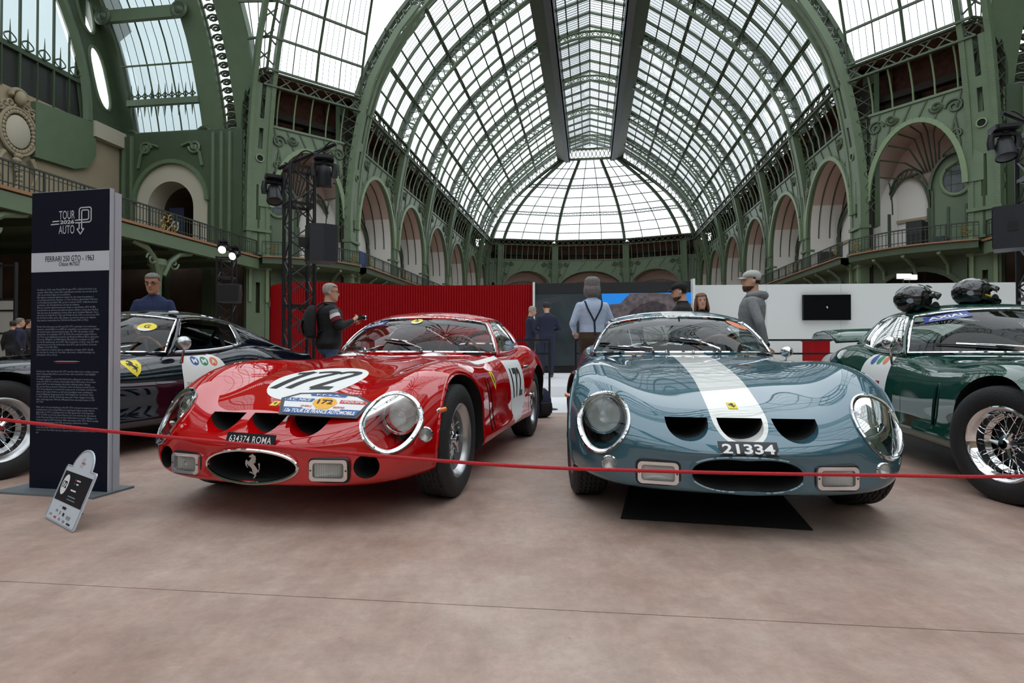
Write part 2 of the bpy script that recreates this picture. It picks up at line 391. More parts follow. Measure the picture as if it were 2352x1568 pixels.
def arcade_bay(par, A, B, inner, near=0, door=None, m=0.55, gal=True, curved=0.0, struts=5, niche=True, zspan=(9.6, 14.5)):
    F = Frame(A, B, inner); L = F.L; zs, zc = zspan
    def part(mb, name, mt, **k): mb.map(F); return mb.obj(name, mt, par, **k)
    c = arch_curve(m, L-m, zs, zc, 24 if near else 16)
    a = MB()                                                   # pierced wall above the arch
    for n_ in (0.0, 0.28): a.grid([[(x, n_, z), (x, n_, 15.6)] for x, z in c], flip=n_ == 0)
    a.grid([[(x, 0.0, z), (x, 0.28, z)] for x, z in c])
    a.box(0, m, 0, 0.28, zs, 15.6); a.box(L-m, L, 0, 0.28, zs, 15.6)
    part(a, 'spandrel', 'green_iron_paint', sharp=30)
    a = MB()
    for (x0, z0), (x1, z1) in zip(c[:-1], c[1:]): a.bar((x0, -0.07, z0), (x1, -0.07, z1), 0.28, 0.16, up=(0, 1, 0))
    part(a, 'arch_band', 'green_iron_lit' if near else 'green_iron_paint', smooth=False)
    a = MB(); a.box(0, L, -0.1, 0.3, 15.55, 15.7); part(a, 'spandrel_ledge', 'green_iron_paint', smooth=False)
    for k in range(6 if near else 4):                        # lattice ribs on the spandrel
        f0 = (k+0.2)/(6 if near else 4); f1 = (k+0.8)/(6 if near else 4); a = MB()
        def zz(f):
            x = m+(L-2*m)*min(max(f, 0.02), 0.98); t = (x-L/2)/(L/2-m); return x, zs+(zc-zs)*math.sqrt(max(0, 1-t*t))
        x0, z0 = zz(f0); x1, z1 = zz(f1); a.bar((x0, -0.03, z0), (x1, -0.03, 15.5), 0.09, 0.06, up=(0, 1, 0)); part(a, 'spandrel_rib', 'green_iron_shaded', smooth=False)
    for sg in (0, 1):
        a = MB(); X = lambda x: (L-x if sg else x); r = min(0.55, L*0.07)
        for cx, cz, rr, dr in ((m+r*1.0, 14.7, r, 1), (m+r*2.9, 14.95, r*0.75, -1), (m+r*0.8, 13.1, r*0.6, 1)):
            a.tube([(X(x), -0.06, z) for x, z in spiral((cx, cz), rr, 1.6, dr)], r*0.16, 5)
        a.tube([(X(m+0.2), -0.06, 11.6), (X(m+0.25), -0.06, 12.6), (X(m+r), -0.06, 14.0)], r*0.18, 5)
        part(a, 'scroll_ornament', 'green_iron_shaded')
    # dark clerestory above, struts bending in to the cornice beam
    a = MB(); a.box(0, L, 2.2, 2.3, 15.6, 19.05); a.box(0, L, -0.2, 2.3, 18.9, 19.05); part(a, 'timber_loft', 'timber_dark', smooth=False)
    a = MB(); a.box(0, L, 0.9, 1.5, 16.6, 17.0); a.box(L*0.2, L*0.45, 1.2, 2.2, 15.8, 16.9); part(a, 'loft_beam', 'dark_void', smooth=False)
    for k in range(1, struts+1):
        s_ = L*k/(struts+1); a = MB()
        a.tube([(s_, 0.0, 15.6), (s_, -0.12, 16.5), (s_, -0.45, 17.4), (s_, -0.85, 18.1)], 0.055, 5); part(a, 'strut', 'green_iron_lit')
    a = MB()                                                   # lattice cornice beam carrying the glass
    for z in (17.9, 18.75): a.box(0, L, -1.05, -0.8, z-0.06, z+0.06)
    nb = max(6, int(L/0.9))
    for k in range(nb):
        s0, s1 = L*k/nb, L*(k+1)/nb
        a.bar((s0, -0.92, 17.9), (s1, -0.92, 18.75), 0.07, 0.07); a.bar((s1, -0.92, 17.9), (s0, -0.92, 18.75), 0.07, 0.07)
    part(a, 'cornice_beam', 'green_iron_shaded', smooth=False)
    # the gallery room behind the arch
    if niche:
        dep = 2.8; a = MB(); hi_ = [q_ for q_ in c if q_[1] > 11.7]; a.grid([[(x, n_, z) for x, z in hi_] for n_ in (0.28, dep)]); part(a, 'canvas_vault', 'canvas_pink')
        h_ = len(c)//2
        for lo_ in ([q_ for q_ in c[:h_] if q_[1] <= 11.7]+hi_[:1], hi_[-1:]+[q_ for q_ in c[h_:] if q_[1] <= 11.7]): a = MB(); a.grid([[(x, n_, z) for x, z in lo_] for n_ in (0.28, dep)]); part(a, 'white_screen', 'screen_white')
        for x in (m, L-m): a = MB(); a.grid([[(x, n_, z) for z in (6.8, zs)] for n_ in (0.28, dep)]); part(a, 'white_screen', 'screen_white')
        a = MB()
        for n_ in (0.9, 1.7, 2.5) if not door else ():
            for (x0, z0), (x1, z1) in zip(c[:-1], c[1:]): a.bar((x0, n_, z0-0.05), (x1, n_, z1-0.05), 0.08, 0.06)
        if door:
            for k in range(3, 22, 2):
                x, z = c[k*len(c)//25]; a.tube([(x, 0.4, z-0.06), ((x+L/2)/2, 1.5, z-0.3), (L/2+(x-L/2)*0.25, dep-0.1, 12.0)], 0.05, 5)
        part(a, 'vault_ribs', 'green_iron_shaded', smooth=False, kind='stuff')
        a = MB(); a.grid([[(x, dep, 6.8), (x, dep, max(6.9, z))] for x, z in c]); part(a, 'canvas_back', 'canvas_pink')
        x0, x1 = (m+0.1, L-m-0.1) if not door else (m+0.2, L*0.5)
        zc2 = 11.8
        c2 = arch_curve(x0, x1, 9.4, zc2, 14); a = MB()
        for (p0, q0), (p1, q1) in zip(c2[:-1], c2[1:]):
            a.bar((p0, dep-0.5, q0), (p1, dep-0.5, q1), 0.16, 0.1); a.bar((p0, dep-0.5, q0+0.5), (p1, dep-0.5, q1+0.5), 0.16, 0.1); a.bar((p0, dep-0.5, q0), (p1, dep-0.5, q1+0.5), 0.05, 0.05)
        a.box(x0-0.12, x0+0.12, dep-0.6, dep-0.4, 6.8, 9.6); a.box(x1-0.12, x1+0.12, dep-0.6, dep-0.4, 6.8, 9.6)
        part(a, 'lattice_arch', 'green_iron_shaded', smooth=False)
        a = MB(); a.grid([[(x, dep-0.3, 6.8), (x, dep-0.3, z)] for x, z in c2]); part(a, 'white_screen', 'screen_white')
        a = MB(); a.box(x0, x1, dep-0.42, dep-0.3, 8.95, 9.15); part(a, 'screen_rail', 'stone_beige', smooth=False)
        if door:
            d0, d1 = L*0.53, L*0.93; dc = (d0+d1)/2; cd = arch_curve(d0, d1, 10.6, 12.6, 16); n0 = dep-0.9
            a = MB(); a.grid([[(x, n0, 6.8), (x, n0, z)] for x, z in cd]); a.grid([[(x, n0, z), (x, n0+0.6, z)] for x, z in cd]); part(a, 'door_panel', 'green_iron_paint')
            a = MB()
            for (p0, q0), (p1, q1) in zip(cd[:-1], cd[1:]): a.bar((p0, n0-0.08, q0), (p1, n0-0.08, q1), 0.16, 0.3, up=(0, 1, 0))
            for x in (d0+0.1, d1-0.1, dc-0.45, dc+0.45): a.box(x-0.06, x+0.06, n0-0.08, n0, 6.8, 10.6 if abs(x-dc) > 0.5 else 9.4)
            part(a, 'door_moulding', 'green_iron_shaded', smooth=False)
            ov = [(dc+0.78*math.cos(t), n0-0.06, 11.0+0.95*math.sin(t)) for t in np.linspace(0, 2*PI, 29)[:-1]]
            a = MB(); a.tube(ov, 0.11, 8, closed=True); part(a, 'oval_frame', 'green_iron_lit')
            a = MB(); a.add([(dc, n0-0.02, 11.0)]+[(dc+(x-dc)*0.93, n0-0.02, 11+(z-11)*0.93) for x, _, z in ov], [(0, k+1, (k+1) % 28+1) for k in range(28)]); part(a, 'oval_window', 'oval_glass')
            a = MB()
            for t in (-0.3, 0.3): a.box(dc+t-0.02, dc+t+0.02, n0-0.05, n0-0.02, 10.2, 11.8); a.box(dc-0.68, dc+0.68, n0-0.05, n0-0.02, 11+t-0.02, 11+t+0.02)
            part(a, 'window_bars', 'green_iron_shaded', smooth=False)
    # gallery floor, parapet and railing
    if gal:
        proj = 0.9
        def fr(s_): return -(proj+curved*math.sin(PI*s_/L))
        S = np.linspace(0, L, 13); a = MB()
        g = [[(s_, 6.0, 6.75), (s_, fr(s_), 6.75), (s_, fr(s_), 6.35), (s_, fr(s_)+0.5, 6.15), (s_, 6.0, 6.15)] for s_ in S]
        a.grid(g, cv=True); part(a, 'gallery_floor', 'green_iron_shaded')
        a = MB()
        for s0, s1 in zip(S[:-1], S[1:]): a.bar((s0, fr(s0)-0.03, 6.78), (s1, fr(s1)-0.03, 6.78), 0.2, 0.08)
        part(a, 'floor_nosing', 'rail_wood', smooth=False)
        a = MB()
        for s0, s1 in zip(S[:-1], S[1:]):
            for z, t in ((7.75, 0.07), (7.0, 0.04), (7.6, 0.03)): a.bar((s0, fr(s0)+0.08, z), (s1, fr(s1)+0.08, z), t, t)
        n_ = int(L/0.22) if near else int(L/0.4)
        for k in range(n_+1):
            s_ = L*k/n_; w = 0.07 if k % 8 == 0 else 0.03; a.bar((s_, fr(s_)+0.08, 6.8), (s_, fr(s_)+0.08, 7.75), w, w)
        part(a, 'railing', 'rail_dark', smooth=False)
        if near:
            for s_ in (L*0.08, L*0.92):
                a = MB()
                for q in range(5): a.tube([(s_+x, fr(s_)-0.02, 7.3+z) for x, z in spiral((0.16*math.cos(q*1.26), 0.18*math.sin(q*1.26)), 0.15, 1.3, 1 if q % 2 else -1, 16, q*1.26)], 0.022, 4)
                part(a, 'gilded_rosette', 'gold')
        for k in range(1, 4 if near else 3):
            s_ = L*k/(4 if near else 3); a = MB()
            a.tube([(s_, 0.1, 5.0), (s_, -0.1, 5.7), (s_, fr(s_)*0.6, 6.1), (s_, fr(s_)+0.1, 6.25)], 0.11, 5); part(a, 'bracket', 'green_iron_paint')
        # spandrel arch beneath the gallery and the dim passage behind
        cl = arch_curve(m, L-m, 3.6, 5.6, 14); a = MB()
        a.grid([[(x, 0.1, z), (x, 0.1, 6.2)] for x, z in cl])
        for (x0, z0), (x1, z1) in zip(cl[:-1], cl[1:]): a.bar((x0, 0.05, z0), (x1, 0.05, z1), 0.3, 0.14, up=(0, 1, 0))
        part(a, 'lower_arch', 'green_iron_shaded')
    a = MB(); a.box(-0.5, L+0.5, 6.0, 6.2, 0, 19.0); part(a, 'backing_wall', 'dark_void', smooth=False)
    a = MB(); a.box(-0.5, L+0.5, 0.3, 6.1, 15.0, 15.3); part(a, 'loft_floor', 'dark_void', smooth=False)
    return F
def pier(par, pos, inner, big=False, curve=True):
    """riveted pier: two flanges, slotted web, base block; follows the vault curve up to the cornice. inner: plan direction to lean to"""
    F = lambda p: (pos[0]+inner[0]*p[1]-inner[1]*p[0], pos[1]+inner[1]*p[1]+inner[0]*p[0], p[2])     # (side, in, z)
    o = bpy.data.objects.new('pier', None); COL.objects.link(o); o.parent = par
    def lean(z): return float(np.interp(z, LOWC[:, 1][np.argsort(LOWC[:, 1])], 17.0-LOWC[:, 0][np.argsort(LOWC[:, 1])])) if z > 8.6 else 0.0
    W = 0.74 if big else 0.5; fl = 0.27 if big else 0.2
    zt = [0, 3, 6.2, 8.6]+list(np.linspace(9.4, 17.9, 9))
    ext = [18.8, 20.2, 21.8, 23.5, 25.2] if big else []
    def ln(z):
        if z <= 17.8: return lean(z)
        return 1.0+float(np.interp(z, [17.8, 20.5, 23.3, 25.7], [0, .9, 2.5, 4.5]))
    for sg in (-1, 1):
        a = MB(); g = []
        for z in zt+ext:
            l = ln(z); x0, x1 = sg*(W-fl), sg*W
            g.append([(x0, l, z), (x1, l, z), (x1, l-0.5, z), (x0, l-0.5, z)])
        a.grid(g, cv=True, flip=sg > 0); a.map(F); a.obj('flange', 'green_iron_paint', o)
    a = MB(); w = W-fl
    slots = [(3.2, 5.2), (9.3, 11.6), (13.9, 15.2), (15.8, 17.9)] if big else [(10.5, 13)]
    zz = [0]
    for s0, s1 in slots: zz += [s0, s1]
    zz.append(17.9)
    for z0, z1 in zip(zz[0::2], zz[1::2]):
        if z1 > z0:
            K = max(1, int((z1-z0)/0.8)); g = []
            for k in range(K+1):
                z = z0+(z1-z0)*k/K; l = ln(z)-0.06; g.append([(-w, l, z), (w, l, z), (w, l-0.1, z), (-w, l-0.1, z)])
            a.grid(g, cv=True)
    for s0, s1 in slots:                                       # narrower slot: web strips left and right
        for sg in (-1, 1):
            g = []
            for z in np.linspace(s0, s1, 5): l = ln(z)-0.06; g.append([(sg*w*0.28, l, z), (sg*w, l, z), (sg*w, l-0.1, z), (sg*w*0.28, l-0.1, z)])
            a.grid(g, cv=True, flip=sg > 0)
    a.map(F); a.obj('slotted_web', 'green_iron_paint', o)
    a = MB(); a.box(-W+0.05, W-0.05, -0.75, -0.5, 0, 17.8); a.map(F); a.obj('rear_plate', 'dark_void', o, smooth=False)  # coloured dark to stand in for the shade inside the web slots
    a = MB()
    for z0, z1, e in ((0, 0.9, 0.12), (6.0, 6.3, 0.08), (7.0, 7.15, 0.05), (8.5, 8.7, 0.06)): a.box(-W-e, W+e, -0.6, 0.02+e, z0, z1)
    a.map(F); a.obj('collar', 'green_iron_paint', o, smooth=False)
    if big:
        for sg in (-1, 1):
            for z in (6.9, 6.2):
                a = MB(); a.lathe([(0.0, -0.1), (0.2, -0.1), (0.24, 0), (0.2, 0.1), (0, 0.1)], 14, axisM((sg*(W-0.15), 0.12, z), (0, 1, 0))); a.map(F); a.obj('bolt_roll', 'green_iron_lit', o)
            a = MB(); a.box(sg*(W-0.2)-0.09, sg*(W-0.2)+0.09, 0, 0.14, 3.9, 6.0); a.map(F); a.obj('pilaster_strip', 'green_iron_lit', o, smooth=False)
        pm = axisM((0, ln(13.3)-0.05, 13.3), (0, 1, 0)); a = MB(); a.lathe([(0.27, 0), (0.27, 0.06), (0.2, 0.06), (0.2, 0)], 20, pm); a.map(F); a.obj('port_ring', 'green_iron_lit', o); a = MB(); a.lathe([(0, 0.02), (0.2, 0.02)], 20, pm); a.map(F); a.obj('port_opening', 'black_hole', o)
        a = MB()
        for sg in (-1, 1):
            for x in (W-0.07, W-fl+0.07):
                for k in range(int(11.4/0.16)):
                    z = 7.2+0.16*k; l = ln(z); p = Vector((sg*x, l+0.002, z)); r = 0.032
                    a.add([p+Vector((r, 0, 0)), p+Vector((0, 0, r)), p+Vector((-r, 0, 0)), p+Vector((0, 0, -r)), p+Vector((0, 0.025, 0))], [(0, 1, 4), (1, 2, 4), (2, 3, 4), (3, 0, 4)])
        a.map(F); a.obj('rivets', 'green_iron_lit', o, kind='stuff')
        a = MB()
        for k in range(10):                                    # lattice of the deep rib above
            z0, z1 = 13.5+1.15*k, 13.5+1.15*(k+1)
            for sg in (-1, 1): a.bar((sg*0.5, ln(z0)-0.4, z0), (-sg*0.5, ln(z1)-0.9-0.08*k, z1), 0.09, 0.09)
        a.map(F); a.obj('rib_lattice', 'green_iron_shaded', o, smooth=False)
    # openwork bracket between the leaning front and the straight back
    a = MB(); zs = np.linspace(9.4, 17.8, 11)
    for z0, z1 in zip(zs[:-1], zs[1:]):
        for sg in (-1, 1):
            x = sg*(W-0.06)
            a.bar((x, ln(z0)-0.3, z0), (x, -0.9, z1), 0.05, 0.12, up=(1, 0, 0)); a.bar((x, -0.9, z0), (x, ln(z1)-0.3, z1), 0.05, 0.12, up=(1, 0, 0))
    a.map(F); a.obj('openwork_bracket', 'green_iron_shaded', o, smooth=False)
    a = MB(); a.box(-W, W, -1.15, -0.85, 8.6, 18.7); a.map(F); a.obj('back_post', 'green_iron_shaded', o, smooth=False)
    return o
CH1, CH2 = (17.0, 39.4), (21.5, 34.5)
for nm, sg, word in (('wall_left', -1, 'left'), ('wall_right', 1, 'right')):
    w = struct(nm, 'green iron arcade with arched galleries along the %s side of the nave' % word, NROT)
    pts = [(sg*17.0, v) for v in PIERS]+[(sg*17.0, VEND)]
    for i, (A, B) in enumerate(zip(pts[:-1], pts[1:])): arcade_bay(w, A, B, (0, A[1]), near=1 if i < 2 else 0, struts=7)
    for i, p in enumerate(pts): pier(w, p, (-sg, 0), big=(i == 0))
    # cut corner of the crossing
    A, B = (sg*CH1[0], CH1[1]), (sg*CH2[0], CH2[1])
    arcade_bay(w, A, B, (0, CRX), near=1, door=True, struts=5, curved=0.9, zspan=(10.2, 14.5), m=0.8)
    d = Vector((-sg*21.5, CRX-34.5)).normalized()
    pier(w, B, (d.x, d.y), big=True)
# ------------------------------------------------------------------ far end of the nave
we = struct('wall_end', 'arcaded far end wall of the nave below the glazed apse', NROT)
EP = [(-17, 92.0), (-14.8, 92.6), (-5.9, 95.5), (5.9, 95.5), (14.8, 92.6), (17, 92.0)]
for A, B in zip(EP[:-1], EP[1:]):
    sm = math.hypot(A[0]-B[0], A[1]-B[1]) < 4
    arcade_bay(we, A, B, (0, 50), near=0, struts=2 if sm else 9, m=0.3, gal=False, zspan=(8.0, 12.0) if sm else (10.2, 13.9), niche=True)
for p in EP[1:-1]:
    d = Vector((-p[0], 60-p[1])).normalized(); pier(we, p, (d.x, d.y))
a = MB(); a.box(-27, 27, 101.8, 102.2, 0, 19.5)
for sg in (-1, 1): a.box(min(sg*23.2, sg*23.6), max(sg*23.2, sg*23.6), 49, 102, 0, 19.5)
a.obj('backing_wall', 'dark_void', we, smooth=False)
ca = struct('ceiling', 'glazed apse closing the far end of the nave', NROT)
def apse(p, f):
    """point on the apse glass above plan point p, f from cornice 0 to top 1"""
    z = 18.8+(31.3-18.8)*f; k = 1-0.72*f**2.2; v = 91.4+(p[1]-91.4)*(1-f**2)
    half = float(np.interp(z, INN[:, 1], INN[:, 0])); x = p[0]*(half/16.4)*(1-0.02*f)
    return (x, v, z)
EQ = []
for A, B in zip(EP[:-1], EP[1:]):
    n_ = 1 if abs(A[0]-B[0]) < 4 else 3
    for k in range(n_): EQ.append((A[0]+(B[0]-A[0])*k/n_, A[1]+(B[1]-A[1])*k/n_))
EQ.append(EP[-1]); FS = np.linspace(0, 1, 10)
for i, p in enumerate(EQ):
    a = MB(); main = any(abs(p[0]-q[0]) < 0.01 for q in EP); a.tube([apse(p, f) for f in np.linspace(0, 1, 14)], 0.28 if main else 0.07, 5); a.obj('apse_rib', 'green_iron_shaded', ca)
for f in FS[1:-1]:
    a = MB(); P = [apse(p, f) for p in EQ]
    for A, B in zip(P[:-1], P[1:]): a.bar(A, B, 0.1, 0.12)
    if abs(f-FS[3]) < 0.01 or abs(f-FS[6]) < 0.01:
        Q = [apse(p, f+0.035) for p in EQ]
        for A, B, C, D in zip(P[:-1], P[1:], Q[:-1], Q[1:]):
            a.bar(C, D, 0.1, 0.12)
            for k in range(4):
                t0, t1 = k/4, (k+1)/4; a.bar(Vector(A).lerp(Vector(B), t0), Vector(C).lerp(Vector(D), t1), 0.05, 0.05); a.bar(Vector(A).lerp(Vector(B), t1), Vector(C).lerp(Vector(D), t0), 0.05, 0.05)
    a.obj('apse_purlin', 'green_iron_shaded', ca, smooth=False)
for i in range(len(EQ)-1):
    for f0, f1 in zip(FS[:-1], FS[1:]):
        a = MB(); a.grid([[apse(EQ[i+k], f) for k in (0, 1)] for f in (f0, f1)]); a.obj('pane', 'roof_glass', ca)
a = MB()
for i in range(len(EQ)-1):
    for k in range(1, 6):
        p = [EQ[i][q]+(EQ[i+1][q]-EQ[i][q])*k/6 for q in (0, 1)]
        a.tube([apse(p, f) for f in np.linspace(0, 1, 8)], 0.014, 3)
a.obj('glazing_bars', 'roof_zinc', ca, kind='stuff')
a = MB(); a.box(-4.6, 4.6, 91.2, 91.6, 31.0, 31.3); a.box(-4.6, 4.6, 91.2, 91.6, 32.6, 32.9)
for k in range(14):
    x = -4.5+9*k/14; a.bar((x, 91.4, 31.2), (x+9/14, 91.4, 32.7), 0.1, 0.1); a.bar((x+9/14, 91.4, 31.2), (x, 91.4, 32.7), 0.1, 0.1)
a.bar((-3.3, 91.4, 32.8), (0, 91.4, 34.2), 0.2, 0.2); a.bar((3.3, 91.4, 32.8), (0, 91.4, 34.2), 0.2, 0.2)
a.obj('lantern_gable', 'green_iron_paint', ca, smooth=False)
for sg in (-1, 1):
    make_rib(ca, VEND-0.2, sg, 0.7)
    a = MB(); pts = [(sg*3.3, 33.0), (0, 34.2)]
# ------------------------------------------------------------------ crossing: pendentive glass over the cut corners, dome ring and dome
cd = struct('ceiling', 'glazed dome and corner vaults over the crossing', NROT)
def dome_pt(p, z):
    """point leaning from plan point p to the crossing centre"""
    l = float(np.interp(z, [17.8, 20.5, 23.3, 25.7, 28, 30, 31.5], [1.0, 1.9, 3.5, 5.5, 7.9, 10.6, 13.2])); d = Vector((-p[0], CRX-p[1])).normalized()
    return (p[0]+d.x*l, p[1]+d.y*l, z)
ZS = [18.8, 20.6, 22.4, 24.2, 26.0, 28.0, 30.0, 31.5]
for sx in (-1, 1):
    for sy in (-1, 1):
        A, B = (sx*CH1[0], CRX+sy*(CH1[1]-CRX)), (sx*CH2[0], CRX+sy*(CH2[1]-CRX))
        for k in range(4):
            f0, f1 = k/4, (k+1)/4
            for z0, z1 in zip(ZS[:-1], ZS[1:]):
                a = MB(); g = []
                for z in (z0, z1):
                    pa, pb = Vector(dome_pt(A, z)), Vector(dome_pt(B, z)); g.append([pa.lerp(pb, f0), pa.lerp(pb, f1)])
                a.grid(g); a.obj('pane', 'roof_glass', cd)
        for k in range(0, 5):
            a = MB(); a.tube([Vector(dome_pt(A, z)).lerp(Vector(dome_pt(B, z)), k/4) for z in ZS], 0.09 if k in (0, 2, 4) else 0.035, 5); a.obj('dome_rib', 'green_iron_shaded', cd)
        a = MB()
        for k in range(1, 16):
            if k % 4: a.tube([Vector(dome_pt(A, z)).lerp(Vector(dome_pt(B, z)), k/16) for z in ZS], 0.02, 3)
        a.obj('glazing_bars', 'roof_zinc', cd, kind='stuff')
        for z in ZS:
            a = MB(); a.bar(dome_pt(A, z), dome_pt(B, z), 0.12, 0.14); a.obj('dome_purlin', 'green_iron_shaded', cd, smooth=False)
DP = []
ring = [(17, 39.4), (21.5, 34.5), (21.5, 0.5), (17, -4.4), (-17, -4.4), (-21.5, 0.5), (-21.5, 34.5), (-17, 39.4)]
def dome2(p, f):
    x, y, z = dome_pt(p, 31.5); return (x*(1-f)**0.6, CRX+(y-CRX)*(1-f)**0.6, 31.5+11*f)
FF = [0, .15, .35, .6, .85, .97]
RG = []
for A, B in zip(ring, ring[1:]+ring[:1]):
    n_ = 2 if math.hypot(A[0]-B[0], A[1]-B[1]) < 10 else 5
    for k in range(n_): RG.append((A[0]+(B[0]-A[0])*k/n_, A[1]+(B[1]-A[1])*k/n_))
for i, p in enumerate(RG):
    a = MB(); a.tube([dome2(p, f) for f in FF], 0.25, 5); a.obj('dome_rib', 'green_iron_shaded', cd)
    q = RG[(i+1) % len(RG)]
    for f0, f1 in zip(FF[:-1], FF[1:]):
        a = MB(); a.grid([[dome2(p, f), dome2(q, f)] for f in (f0, f1)]); a.obj('pane', 'roof_glass', cd)
for f in FF:
    a = MB(); P = [dome2(p, f) for p in RG]; a.tube(P, 0.14, 5, closed=True); a.obj('dome_ring', 'green_iron_shaded', cd)
# ------------------------------------------------------------------ short transept arms: same vault profile, axis across the nave
UE = 31.7
def tv(P, sy):  # vault profile point -> offset along v from the transept axis
    return CRX+sy*P
for sg, word in ((-1, 'left'), (1, 'right')):
    ct = struct('ceiling', 'iron and frosted glass vault of the %s transept arm' % word, NROT)
    for sy in (-1, 1):
        def q(u, P): return (sg*u, tv(P[0]+0.8, sy), P[1])
        PZ = np.vstack([[(16.62, 15.2), (16.35, 16.5)], INN]); ZC = [15.2, 16.3, 17.4, 18.5, 19.6, 20.9, 22.2, 23.5, 25, 26.5, 28, 29.5, 31.2]; C = np.array([(np.interp(z, PZ[:, 1], PZ[:, 0]), z) for z in ZC])
        for u0, u1, mt_ in ((21.5, 23.3, 'green_iron_paint'), (24.3, 25.8, 'green_iron_paint'), (30.9, 32.3, 'green_iron_shaded')):
            a = MB(); g = []
            for P, O in zip(C, offs(C, 0.5)): g.append([q(u0, P), q(u1, P), q(u1, O), q(u0, O)])
            a.grid(g, cv=True); a.obj('vault_rib', mt_, ct)
        # openwork strip between two ribs
        a = MB(); CC = np.array([(np.interp(z, PZ[:, 1], PZ[:, 0]), z) for z in np.linspace(15.2, 31.2, 34)]); g = [[q(23.3, P), q(24.3, P)] for P in offs(CC, 0.35)]
        for i in range(len(g)-1):
            (A, B), (D, E) = g[i], g[i+1]; A, B, D, E = map(Vector, (A, B, D, E)); M_ = (A+B+D+E)/4; e1 = (B-A); e2 = (D-A)
            for s_ in (-1, 1): a.tube([M_+e1*(0.4*s_*(1-0.8*t)*math.cos(t*8))+e2*(0.45*(1-0.8*t)*math.sin(t*8)) for t in np.linspace(0, 1, 12)], 0.07, 4)
            a.bar(A, D, 0.12, 0.15); a.bar(B, E, 0.12, 0.15)
        a.obj('openwork_strip', 'green_iron_shaded', ct)
        G = offs(C, 0.3); marks = [0, 2, 4, 6, 8, 10, 12]
        for i0, i1 in zip(marks[:-1], marks[1:]):
            for k in range(3):
                a = MB(); ua, ub = 25.8+5.1*k/3, 25.8+5.1*(k+1)/3
                a.grid([[q(ua, G[i]), q(ub, G[i])] for i in range(i0, i1+1)]); a.obj('pane', 'frosted_glass', ct)
            a = MB()
            for k in range(10):
                u = 25.8+5.1*k/9; r = 0.06 if k % 3 == 0 else 0.025; a.tube([q(u, G[i]-np.array([0.05, 0])) for i in range(i0, i1+1)], r, 4)
            a.obj('mullions', 'green_iron_shaded', ct, kind='stuff')
        for n_, i in enumerate(marks):
            a = MB(); big = n_ in (0, 1, 3, 5); P = C[i]; h = 0.75 if n_ in (0, 3, 5) else (0.4 if n_ == 1 else 0.08)
            a.bar(q(25.7, (P[0], P[1])), q(31.0, (P[0], P[1])), 0.3 if big else 0.1, h); a.obj('cross_beam', 'green_iron_paint', ct, smooth=False)
            if n_ in (0, 3):
                for u in (25.6, 31.0):
                    a = MB(); a.lathe([(0, 0), (0.5, 0), (0.6, 0.12), (0.45, 0.2), (0.3, 0.12), (0.15, 0.25), (0, 0.28)], 16, axisM(q(u, (P[0]-0.1, P[1])), (0, -sy, 0))); a.obj('rosette', 'green_iron_shaded', ct)
            if n_ == 1:
                a = MB()
                for k in range(10):
                    u = 25.9+5.0*(k+0.5)/10; b = Vector(q(u, (P[0]-0.1, P[1]+0.2)))
                    a.tube([b, b+Vector((0, 0, 1.0))], [0.07, 0.01], 5)
                    for s_ in (-1, 1): a.tube([b+Vector((s_*0.24*math.sin(t), 0, 0.45*t/PI+0.1*math.sin(2*t))) for t in np.linspace(0, PI, 8)], 0.04, 4)
                    c_ = b-Vector((0, 0, 0.5)); a.tube([c_, c_-Vector((0, 0, 0.7))], [0.07, 0.01], 5)
                a.obj('iron_crest', 'green_iron_shaded', ct)
        for z0, z1 in zip(ZS[:-1], ZS[1:]):
            a = MB(); g = []
            for z in (z0, z1):
                pa, pb = Vector(dome_pt((sg*21.5, CRX+sy*17.0), z)), Vector(q(21.6, (np.interp(z, PZ[:, 1], PZ[:, 0]), z))); g.append([pa, pb])
            a.grid(g); a.obj('pane', 'roof_glass', ct)
            for f_ in (0.25, 0.5, 0.75): a = MB(); a.bar(g[0][0].lerp(g[0][1], f_), g[1][0].lerp(g[1][1], f_), 0.05, 0.06); a.obj('glazing_bar', 'green_iron_shaded', ct, smooth=False)
            a = MB(); a.bar(g[0][0], g[0][1], 0.1, 0.14); a.obj('cross_beam', 'green_iron_shaded', ct, smooth=False)
        # side wall under the vault with its arched opening
        nm = 'wall_transept_' + word
        w = struct(nm, 'transept side wall with a white arched opening, %s of the nave, %s' % (word, 'facing the viewer' if sy > 0 else 'beside the viewer'), NROT)
        F = Frame((sg*21.5, tv(17.0, sy)), (sg*UE, tv(17.0, sy)), (0, CRX)); L = F.L
        d0, d1 = 4.0, 8.7; c = arch_curve(d0, d1, 10.7, 13.0, 20)
        def part(mb, n2, mt, **k): mb.map(F); return mb.obj(n2, mt, w, **k)
        c3 = arch_curve(d0-0.35, d1+0.35, 10.7, 13.4, 20)
        a = MB(); a.grid([[(x, 0, z), (x, 0, 15.4)] for x, z in c3]); a.box(0, d0-0.35, 0, 0.4, 6.7, 15.4); a.box(d1+0.35, L, 0, 0.4, 6.7, 15.4); part(a, 'iron_panel', 'green_iron_shaded')
        a = MB()
        for (x0, z0), (x1, z1) in zip(c3[:-1], c3[1:]): a.bar((x0, -0.06, z0), (x1, -0.06, z1), 0.26, 0.2, up=(0, 1, 0))
        part(a, 'arch_moulding', 'green_iron_paint', smooth=False)
        for x in (0.3, 0.9, 2.0, 2.6, 3.2, 9.2, 9.8): a = MB(); a.box(x-0.1, x+0.1, -0.14, 0.0, 6.7, 15.2); part(a, 'pilaster_strip', 'green_iron_paint', smooth=False)
